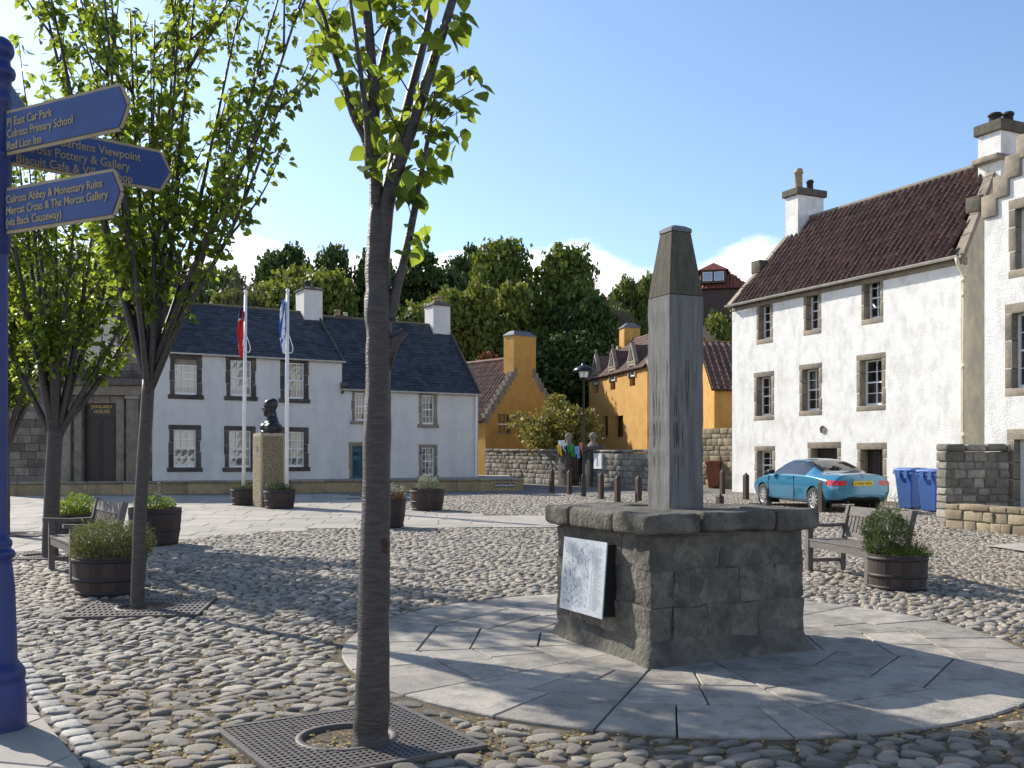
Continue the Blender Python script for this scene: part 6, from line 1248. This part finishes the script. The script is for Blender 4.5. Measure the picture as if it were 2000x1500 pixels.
# ------------------------------------------------------------------ wheelie bins
def bin_(p, rz, m, label, s=1.0, nm='wheelie_bin'):
    t = thing(nm, label, 'wheelie bin', p, rz, None); t.scale = (s, s, s)
    mb = MB(); b, tp_ = ((-.20, .20, -.22, .22), (-.26, .26, -.30, .30)); mb.add([(b[0], b[2], .06), (b[1], b[2], .06), (b[1], b[3], .06), (b[0], b[3], .06), (tp_[0], tp_[2], .92), (tp_[1], tp_[2], .92), (tp_[1], tp_[3], .92), (tp_[0], tp_[3], .92)], [(3, 2, 1, 0), (0, 1, 5, 4), (1, 2, 6, 5), (2, 3, 7, 6), (3, 0, 4, 7)]); bd = mb.build('body', m, t); bv = bd.modifiers.new('b', 'BEVEL'); bv.width = .03; bv.segments = 3; baked(bd)
    mb = MB(); mb.box(-.285, .285, -.325, .325, .90, .945); mb.build('rim', m, t)
    V, F = block(-.29, .29, -.335, .34, .95, 1.03, bev=.035, seg=3); V = [(x, y, z + .03 * (1 - (y / .34) ** 2) * (z > .98)) for x, y, z in V]; mb = MB(); mb.add(V, F); mb.build('lid', m, t, True)
    mb = MB(); mb.tube([(-.2, .39, .97), (.2, .39, .97)], [.018, .018], 8); mb.bar((-.2, .33, .96), (-.2, .40, .97), .03, .03); mb.bar((.2, .33, .96), (.2, .40, .97), .03, .03); mb.build('handle', m, t)
    for k in (-1, 1): mb = MB(); mb.box(k * .11 - .05, k * .11 + .05, -.345, -.325, .80, .98); mb.build('lid_grip', m, t)
    for k in (-1, 1):
        mb = MB(); mb.lathe([(.001, -.025), (.10, -.025), (.105, 0), (.10, .025), (.001, .025)], 16); o = mb.build('wheel', M_tyre, t, True); o.rotation_euler = (0, rad(90), 0); o.location = (k * .24, .25, .105)
p = G(1788, 998); bin_((p.x, p.y + .25, p.z), rad(-62), M_binblue, 'blue wheelie bin nearer the car'); p = G(1833, 1004); bin_((p.x, p.y + .2, p.z), rad(-60), M_binblue, 'blue wheelie bin beside the tall dark wall'); p = G(1397, 954); bin_((p.x, p.y + .1, p.z), rad(-25), M_binbrown, 'brown wheelie bin against the yellow stone wall')
# ------------------------------------------------------------------ blue coupe
cf = Vector((-.22, .975)).normalized(); cl = Vector((7.27, 23.75)); cw = Vector((cf.y, -cf.x)); cc = cl + cf * 1.27 + cw * .70
car = thing('parked_car', 'metallic blue two-door coupe parked in front of the tall white house', 'car', (cc.x, cc.y, gz(0, cc.y) + .02), math.atan2(cf.y, cf.x)); car.rotation_euler[1] = -math.atan(SLOPE * cf.y); car.scale = (.94, .94, .925)
ST = [  # x, floor z, sill y, waist y, waist z, shoulder y, shoulder z, upper y, upper z, top z
 (-2.24, .36, .62, .68, .52, .66, .70, .52, .86, .90), (-2.18, .30, .74, .80, .52, .78, .76, .60, .955, .985), (-1.95, .24, .80, .865, .55, .84, .83, .62, .985, 1.005), (-1.62, .20, .83, .88, .58, .855, .87, .64, .995, 1.015), (-1.36, .20, .83, .885, .60, .86, .90, .64, 1.01, 1.03),
 (-.98, .19, .83, .885, .60, .86, .915, .60, 1.17, 1.20), (-.52, .18, .84, .885, .60, .855, .92, .55, 1.31, 1.345), (-.05, .18, .84, .885, .60, .85, .92, .545, 1.345, 1.375), (.38, .18, .84, .885, .60, .845, .915, .56, 1.30, 1.345), (.80, .18, .84, .885, .60, .84, .90, .62, 1.10, 1.14), (1.10, .18, .84, .885, .60, .835, .885, .66, .95, .98),
 (1.45, .19, .83, .88, .58, .82, .83, .62, .90, .93), (1.85, .22, .80, .86, .55, .79, .76, .58, .82, .85), (2.12, .26, .72, .78, .50, .71, .66, .52, .72, .75), (2.24, .34, .56, .60, .46, .55, .56, .42, .60, .62)]
bm_ = bmesh.new(); rows = []
for (x, fz, sy, wy, wz, hy, hz, uy, uz, tz_) in ST:
    half = [(0, fz), (sy * .9, fz), (sy, fz + .10), (wy, wz), (wy * .995, (wz + hz) / 2), (hy, hz), (uy, uz), (uy * .5, tz_ - .006), (0, tz_)]
    ring = [bm_.verts.new((x, y_, z_)) for y_, z_ in half] + [bm_.verts.new((x, -y_, z_)) for y_, z_ in half[-2:0:-1]]; rows.append(ring)
n_ = len(rows[0])
for i in range(len(rows) - 1):
    for j in range(n_):
        f = bm_.faces.new((rows[i][j], rows[i + 1][j], rows[i + 1][(j + 1) % n_], rows[i][(j + 1) % n_])); x0 = ST[i][0]; jj = j if j < 8 else 15 - j
        if jj == 5 and x0 in (-.98, -.52, -.05, .38): f.material_index = 1
        if jj in (6, 7) and x0 in (-1.36, -.98): f.material_index = 2
        if jj in (6, 7) and x0 in (.38, .80): f.material_index = 3
        if jj == 0: f.material_index = 4
cl_ = bm_.edges.layers.float.new('crease_edge')
for e in bm_.edges:
    ia = [(i, r.index(v)) for v in e.verts for i, r in enumerate(rows) if v in r]; (i0, j0), (i1, j1) = ia
    if i0 == i1 == 1 and 5 <= min(j0, j1) and max(j0, j1) <= 11: e[cl_] = .75
    elif j0 == j1 and j0 in (5, 11): e[cl_] = .45
    elif j0 == j1 and j0 in (6, 10) and 4 <= min(i0, i1) <= 9: e[cl_] = .35
    elif j0 == j1 and j0 in (2, 14): e[cl_] = .4
    elif i0 == i1 and i0 in (4, 10) and 6 <= min(j0, j1) and max(j0, j1) <= 10: e[cl_] = .35
bm_.faces.new(rows[0]); bm_.faces.new(rows[-1][::-1]); bmesh.ops.recalc_face_normals(bm_, faces=bm_.faces)
me = bpy.data.meshes.new('body'); bm_.to_mesh(me); bm_.free(); body = link('body', me, None, car)
for m_ in (M_car, M_glassdk, M_glassdk, M_glassdk, M_cardk, M_lamp, M_lamp): me.materials.append(m_)
md = body.modifiers.new('s', 'SUBSURF'); md.levels = 3; md.render_levels = 3; cutters = []
for x in (-1.36, 1.365):
    for s in (-1, 1):
        mb = MB(); k = 32; mb.prismy([(x + .345 * math.cos(2 * math.pi * i / k), .325 + .345 * math.sin(2 * math.pi * i / k)) for i in range(k)], s * .60 if s > 0 else -1.2, 1.2 if s > 0 else -.60); c = mb.build('cut_tmp', M_cardk); cutters.append(c); c.parent = car
        b_ = body.modifiers.new('c', 'BOOLEAN'); b_.object = c; b_.solver = 'EXACT'; b_.operation = 'DIFFERENCE'
bpy.context.view_layer.update(); baked(body)
for p_ in body.data.polygons:                                   # tail lamps wrap the rear corners, dark valance below
    c_ = p_.center
    if p_.material_index == 0 and c_.x < -1.93 and   .43 < abs(c_.y) and .70 < c_.z < .825 - .05 * max(0, .62 - abs(c_.y)): p_.material_index = 5 if c_.y > 0 else 6
    elif p_.material_index == 0 and c_.x < -1.9 and c_.z < .335: p_.material_index = 4
for c in cutters: bpy.data.objects.remove(c)
src = body.data; names = {5: ('tail_lamp', M_lamp), 6: ('tail_lamp', M_lamp), 1: ('side_window', M_glassdk), 2: ('rear_window', M_glassdk), 3: ('windscreen', M_glassdk)}
for mi_, (nm, m_) in names.items():
    b2m = bmesh.new(); b2m.from_mesh(src); bmesh.ops.delete(b2m, geom=[f for f in b2m.faces if f.material_index != mi_], context='FACES')
    for side in ((1, -1) if mi_ == 1 else (0,)):
        b3m = b2m.copy()
        if side: bmesh.ops.delete(b3m, geom=[f for f in b3m.faces if f.calc_center_median().y * side < 0], context='FACES')
        me2 = bpy.data.meshes.new(nm); b3m.to_mesh(me2); b3m.free(); me2.materials.clear(); link(nm, me2, m_, car, True)
    b2m.free()
b2m = bmesh.new(); b2m.from_mesh(src); bmesh.ops.delete(b2m, geom=[f for f in b2m.faces if f.material_index in (1, 2, 3, 5, 6)], context='FACES'); b2m.to_mesh(src); b2m.free(); src.polygons.foreach_set('use_smooth', [True] * len(src.polygons)); src.set_sharp_from_angle(angle=rad(40))
for x in (-1.36, 1.365):
    for s in (-1, 1):
        mb = MB(); prof = [(.215, -.10), (.29, -.10), (.312, -.07), (.316, 0), (.312, .07), (.29, .10), (.215, .10)]; mb.lathe(prof, 28); wh = mb.build('wheel', M_tyre, car, True); wh.rotation_euler = (rad(90), 0, 0); wh.location = (x, s * .765, .318)
        mb = MB(); zo = -.085 * s; mb.lathe([(.218, zo * 1.1), (.205, zo * .6), (.19, zo * .1), (.03, zo * .1), (.001, zo * .1)], 28); rim = mb.build('rim', M_cardk, wh, True)
        mb = MB(); mb.lathe([(.196, zo * .85), (.222, zo * 1.12), (.222, zo * .9)], 28); mb.lathe([(.001, zo * 1.05), (.05, zo * 1.02), (.055, zo * .6)], 16)
        for k in range(10):
            a = 2 * math.pi * k / 10; u = Vector((math.cos(a), math.sin(a), 0)); v = Vector((-u.y, u.x, 0)); q = [u * .03 + v * .016, u * .205 + v * .026, u * .205 - v * .026, u * .03 - v * .016]
            mb.add([(p_.x, p_.y, zo * .98) for p_ in q] + [(p_.x, p_.y, zo * .6) for p_ in q], [(0, 1, 2, 3), (0, 4, 5, 1), (2, 6, 7, 3)])
        mb.build('spokes', M_alloy, wh)
        mb = MB(); mb.box(x - .33, x + .33, s * .55 - .03, s * .55 + .03, .10, .62); mb.build('wheel_well', M_cardk, car)
for s in (-1, 1):
    mb = MB(); mb.add(*block(-.10, .09, -.09, .09, -.06, .06, bev=.045, seg=3)); o = mb.build('door_mirror', M_cardk, car, True); o.location = (.74, s * .95, .98)
    mb = MB(); mb.bar((-.28, s * .872, .84), (-.06, s * .872, .84), .03, .02); mb.build('door_handle', M_car, car)
    mb = MB()
    for (xa, za), (xb, zb) in (((.98, .88), (1.02, .55)), ((1.02, .55), (.95, .22)), ((-.38, .90), (-.42, .55)), ((-.42, .55), (-.40, .22))): mb.bar((xa, s * .872, za), (xb, s * .882, zb), .02, .008, (1, 0, 0))
    mb.build('door_seam', M_cardk, car)
    mb = MB(); mb.bar((-.40, s * .795, .94), (-.45, s * .60, 1.22), .05, .03, (0, s, .6)); mb.build('door_pillar', M_cardk, car)
mb = MB(); mb.box(-.008, 0, -.27, .27, -.06, .06); np_ = mb.build('number_plate', M_plate, car); np_.location = (-2.255, 0, .755); text_obj('lettering', 'LW55 NFA', .105, M_cardk, np_, frame_M((-.0085, 0, -.036), (0, -1, 0), (0, 0, 1)), .001, 'CENTER', sx=.95)
mb = MB(); mb.lathe([(.001, 0), (.038, 0), (.04, -.006)], 16); bd = mb.build('boot_badge', M_cardk, car); bd.location = (-2.222, 0, .93); bd.rotation_euler = (0, rad(-75), 0)
for k in range(4):
    mb = MB(); mb.add([(0, 0, .002)] + [(.028 * math.cos(k * math.pi / 2 + math.pi / 2 * i / 5), .028 * math.sin(k * math.pi / 2 + math.pi / 2 * i / 5), .002) for i in range(6)], [(0, i + 1, i + 2) for i in range(5)]); mb.build('badge_quarter', M_swhite if k % 2 else M_sblue, bd)
mb = MB(); mb.tube([(-2.27, .42, .30), (-2.0, .42, .30)], [.035, .035], 10); mb.build('rear_valance', M_cardk, car)
mb = MB(); mb.box(-1.75, .2, -.55, .55, .55, .72); mb.add(*block(-1.0, -.85, .12, .58, .6, .98, bev=.06)); mb.add(*block(-1.0, -.85, -.58, -.12, .6, .98, bev=.06)); mb.add(*block(-.05, .12, .15, .6, .6, 1.15, bev=.06)); mb.add(*block(-.05, .12, -.6, -.15, .6, 1.15, bev=.06)); mb.build('seats', M_cardk, car)
mb = MB(); mb.box(-2.20, -1.75, -.003, .003, .99, .995); mb.build('boot_seam', M_cardk, car)
# ------------------------------------------------------------------ trees and houses on the hill
rng = np.random.default_rng(77)
def lobes(seed, r, h, n_):
    rg = random.Random(seed); L_ = [(0, 0, h * .55, r * .62)]
    for k in range(n_):
        a = rg.random() * 6.283; z = h * rg.uniform(.12, .92); rr = r * math.sqrt(max(.06, 1 - ((z / h - .40) / .62) ** 2)) * rg.uniform(.4, .82); L_.append((rr * math.cos(a), rr * math.sin(a), z, r * rg.uniform(.26, .42)))
    return L_
crowns = [clump_crown('crown', np.random.default_rng(100 + k), lobes(k + 1, 4.6, 8.0, 24), 27000, .29) for k in range(4)]
def wood_tree(px_, ytop, d, wpx, m, label, k, base=None):
    top = PT(px_, ytop, d); zb = hill_z(top.x, d); H = top.z - zb; t = thing('woodland_tree', label, 'tree', (top.x, d, zb), R.random() * 6, 'trees on the hill behind the houses'); me_ = crowns[k % 4].copy(); me_.materials.clear(); me_.materials.append(m)
    c = link('crown', me_, None, t); sx = wpx * 1.3 / FPX * d / 2 / 5.0; trunk = max(H * .12, .6); sz = (H - trunk) / 9.2; c.scale = (sx, sx, sz); c.location = (0, 0, trunk); c['kind'] = 'stuff'
    mb = MB(); mb.tube([(0, 0, -.3), (.1, 0, trunk), (-.1, .1, H * .55)], [.32, .25, .08], 8)
    for q in range(5): a = q * 1.26 + k; mb.tube([(0, 0, trunk * .9), (math.cos(a) * sx * 1.6, math.sin(a) * sx * 1.6, H * .4), (math.cos(a) * sx * 3, math.sin(a) * sx * 3, H * .62)], [.14, .09, .03], 6)
    mb.build('trunk', M_barkdk, t)
for k, a in enumerate(((405, 474, 74, 150, L_wood, 'rounded tree on the skyline above the left end of the slate roof'), (540, 458, 82, 170, L_wood2, 'dark domed tree highest above the white house roof'), (575, 500, 62, 230, L_wood3, 'broad sunlit tree directly behind the white house chimney'), (690, 460, 66, 150, L_wood2, 'upright dark tree behind the foreground trunk'), (805, 462, 74, 200, L_wood2, 'dark tree just right of the foreground trunk on the skyline'),
        (925, 462, 80, 130, L_wood2, 'dark tree at the back between two brighter ones'), (880, 560, 58, 200, L_wood3, 'sunlit lower tree behind the cottage chimney'), (1045, 450, 64, 240, L_wood, 'largest sunlit tree behind the ochre houses'), (955, 520, 59, 190, L_wood3, 'sunlit tree left of the largest sunlit tree'), (1125, 560, 60, 170, L_wood2, 'dark tree at the right side of the largest sunlit tree'), (480, 560, 60, 170, L_wood3, 'bright low tree behind the left part of the slate roof'), (350, 540, 64, 200, L_wood2, 'dark tree glimpsed through the slender street tree'),
        (240, 500, 76, 240, L_wood, 'hill tree behind the crown of the slender street tree'), (100, 520, 76, 260, L_wood2, 'hill tree at the far left behind the townhouse'), (760, 580, 57, 190, L_wood2, 'dark tree low behind the cottage ridge'), (1060, 640, 56, 240, L_wood2, 'shadowy undergrowth tree behind the ochre gable'), (1245, 508, 76, 110, L_wood, 'tall thin tree left of the wooden post head'), (1190, 560, 70, 90, L_wood3, 'small tree between largest tree and red-roofed house'), (1220, 625, 60, 160, L_wood, 'leafy shrubby tree behind the ochre dormer roof'), (1400, 600, 58, 110, L_wood3, 'bright shrub on the bank right of the wooden post'), (1420, 572, 64, 90, L_wood2, 'dark shrub below the red-roofed house'), (1375, 640, 55, 120, L_red, 'russet shrub low on the bank behind the pantiled outbuilding'), (1150, 690, 58, 160, L_wood2, 'dark undergrowth tree between the ochre houses'))): wood_tree(*a, k)
def bare(px_, ytop, d, wpx, label, seed):
    top = PT(px_, ytop, d); zb = hill_z(top.x, d); H = top.z - zb; t = thing('bare_tree', label, 'tree', (top.x, d, zb)); mb = MB(); rg = random.Random(seed); W = wpx / FPX * d / 2
    mb.tube([(0, 0, -.2), (0, 0, H * .35)], [.14, .1], 6)
    for k in range(260):
        a = rg.random() * 6.283; z0 = H * rg.uniform(.2, .6); r1 = W * rg.random() ** .5; z1 = z0 + (H - z0) * rg.uniform(.5, 1) * (1 - .35 * (r1 / W) ** 2); m_ = Vector((math.cos(a) * r1 * .5, math.sin(a) * r1 * .5, z0 + (z1 - z0) * .6)); e = Vector((math.cos(a) * r1, math.sin(a) * r1, z1)); mb.tube([(math.cos(a) * r1 * .1, math.sin(a) * r1 * .1, z0), m_, e], [.022, .016, .006], 3, False)
        for q in range(3): b = m_.lerp(e, rg.uniform(.1, .8)); mb.tube([b, b + Vector((rg.uniform(-.5, .5), rg.uniform(-.5, .5), rg.uniform(.2, .8)))], [.010, .005], 3, False)
    mb.build('trunk', M_twig, t)
bare(470, 500, 59, 140, 'grey leafless tree standing among the green ones left of the flagpoles', 1); bare(1148, 478, 66, 80, 'pale leafless tree on the skyline right of the largest sunlit tree', 2); bare(1205, 575, 62, 100, 'thin leafless tree in front of the hill house', 3)
def hill_house(px_, py_ridge, d, w_, label, rz, dormer=True):
    top = PT(px_, py_ridge, d); zb = hill_z(top.x, d); zr = top.z; ze = zr - 2.3; t = thing('hill_house', label, 'house', (top.x, d, 0), rz); a, b = w_ / 2, 3.2
    mb = MB(); mb.box(-a, a, -b, b, zb - 1, ze + .1); mb.build('wall', M_brick, t); rf = MB(); e = .35
    rf.add([(-a - e, -b - e, ze), (a + e, -b - e, ze), (a + e, b + e, ze), (-a - e, b + e, ze), (-a + 1.9, 0, zr), (a - 1.9, 0, zr)], [(0, 1, 5, 4), (1, 2, 5), (2, 3, 4, 5), (3, 0, 4)]); rf = rf.build('roof', M_red2, t)
    pantiles(rf, (-a - e, -b - e, ze), (a + e, -b - e, ze), (-a + 1.9, 0, zr), (a - 1.9, 0, zr), .3, .34, M_red2, amp=.05)
    cx = .2; dm = MB(); dm.box(cx - 1.1, cx + 1.1, -b - .1, -.4, ze + .55, ze + 1.75); dm = dm.build('dormer', M_brick, t)
    mb = MB(); mb.add([(cx - 1.35, -b - .3, ze + 1.7), (cx + 1.35, -b - .3, ze + 1.7), (cx + 1.35, 0, ze + 1.7), (cx - 1.35, 0, ze + 1.7), (cx, -b + .6, ze + 2.5), (cx, .4, ze + 2.5)], [(0, 1, 4), (1, 2, 5, 4), (3, 0, 4, 5), (0, 3, 2, 1)]); mb.build('dormer_roof', M_red2, dm)
    for s in (-1, 1):
        mb = MB(); mb.box(cx + s * .5 - .42, cx + s * .5 + .42, -b - .15, -b - .12, ze + .75, ze + 1.55); wn = mb.build('window', M_white, dm); mb = MB(); mb.quad((cx + s * .5 - .36, -b - .16, ze + .8), (cx + s * .5 + .36, -b - .16, ze + .8), (cx + s * .5 + .36, -b - .16, ze + 1.5), (cx + s * .5 - .36, -b - .16, ze + 1.5)); mb.build('pane', M_hillglass, wn)
M_hillglass = mat('reflecting_far_glass', (.10, .20, .36), rough=.06, spec=.9)
hill_house(1392, 528, 92, 6.2, 'red-roofed house with dormer on the hill right of the wooden post', rad(-14)); hill_house(1240, 556, 88, 6.4, 'red-roofed house half hidden by trees left of the wooden post', rad(10))
# garden tree behind the gate
p = PT(1095, 905, 42.5); zb = gz(0, 42.5); t = thing('garden_tree', 'small yellow-green tree behind the garden wall gateway', 'tree', (p.x, 42.5, zb)); mb = MB(); rg = random.Random(9); pts_ = []
for k in range(9):
    a = k * .7 + rg.uniform(-.2, .2); tl_ = rg.uniform(.25, .95); L_ = rg.uniform(2.2, 3.3); d = Vector((math.cos(a) * math.sin(tl_), math.sin(a) * math.sin(tl_) * .8, math.cos(tl_))); q = spline([(0, 0, .1), d * L_ * .4 + Vector((0, 0, .5)), d * L_ * .8 + Vector((0, 0, .55))], 5); mb.tube(q, taper(q, .07, .012), 6); pts_ += [q[-1], q[-3], q[-5]]
mb.build('trunk', M_twig, t); L4 = [(v.x * 1.35, v.y * 1.2, v.z, .60) for v in pts_] + [(0, 0, 2.7, 1.0), (-.2, 0, 3.4, .5)]
c = link('crown', clump_crown('crown', np.random.default_rng(5), L4, 5600, .15), L_maple, t); c['kind'] = 'stuff'
p = PT(955, 700, 51); wood = thing('red_shrub', 'small red-leaved shrub above the pantile roof of the ochre gable house', 'shrub', (p.x, 51, hill_z(p.x, 51))); c = link('crown', clump_crown('crown', np.random.default_rng(6), [(0, 0, p.z - hill_z(p.x, 51) - .3, .7), (.5, 0, p.z - hill_z(p.x, 51) - .5, .5)], 700, .16), L_red, wood); mb = MB(); mb.tube([(0, 0, 0), (0, 0, p.z - .9)], [.06, .02], 6); mb.build('trunk', M_barkdk, wood); c['kind'] = 'stuff'
print('objects', len(bpy.data.objects), 'tris', sum(len(m.polygons) for m in bpy.data.meshes))
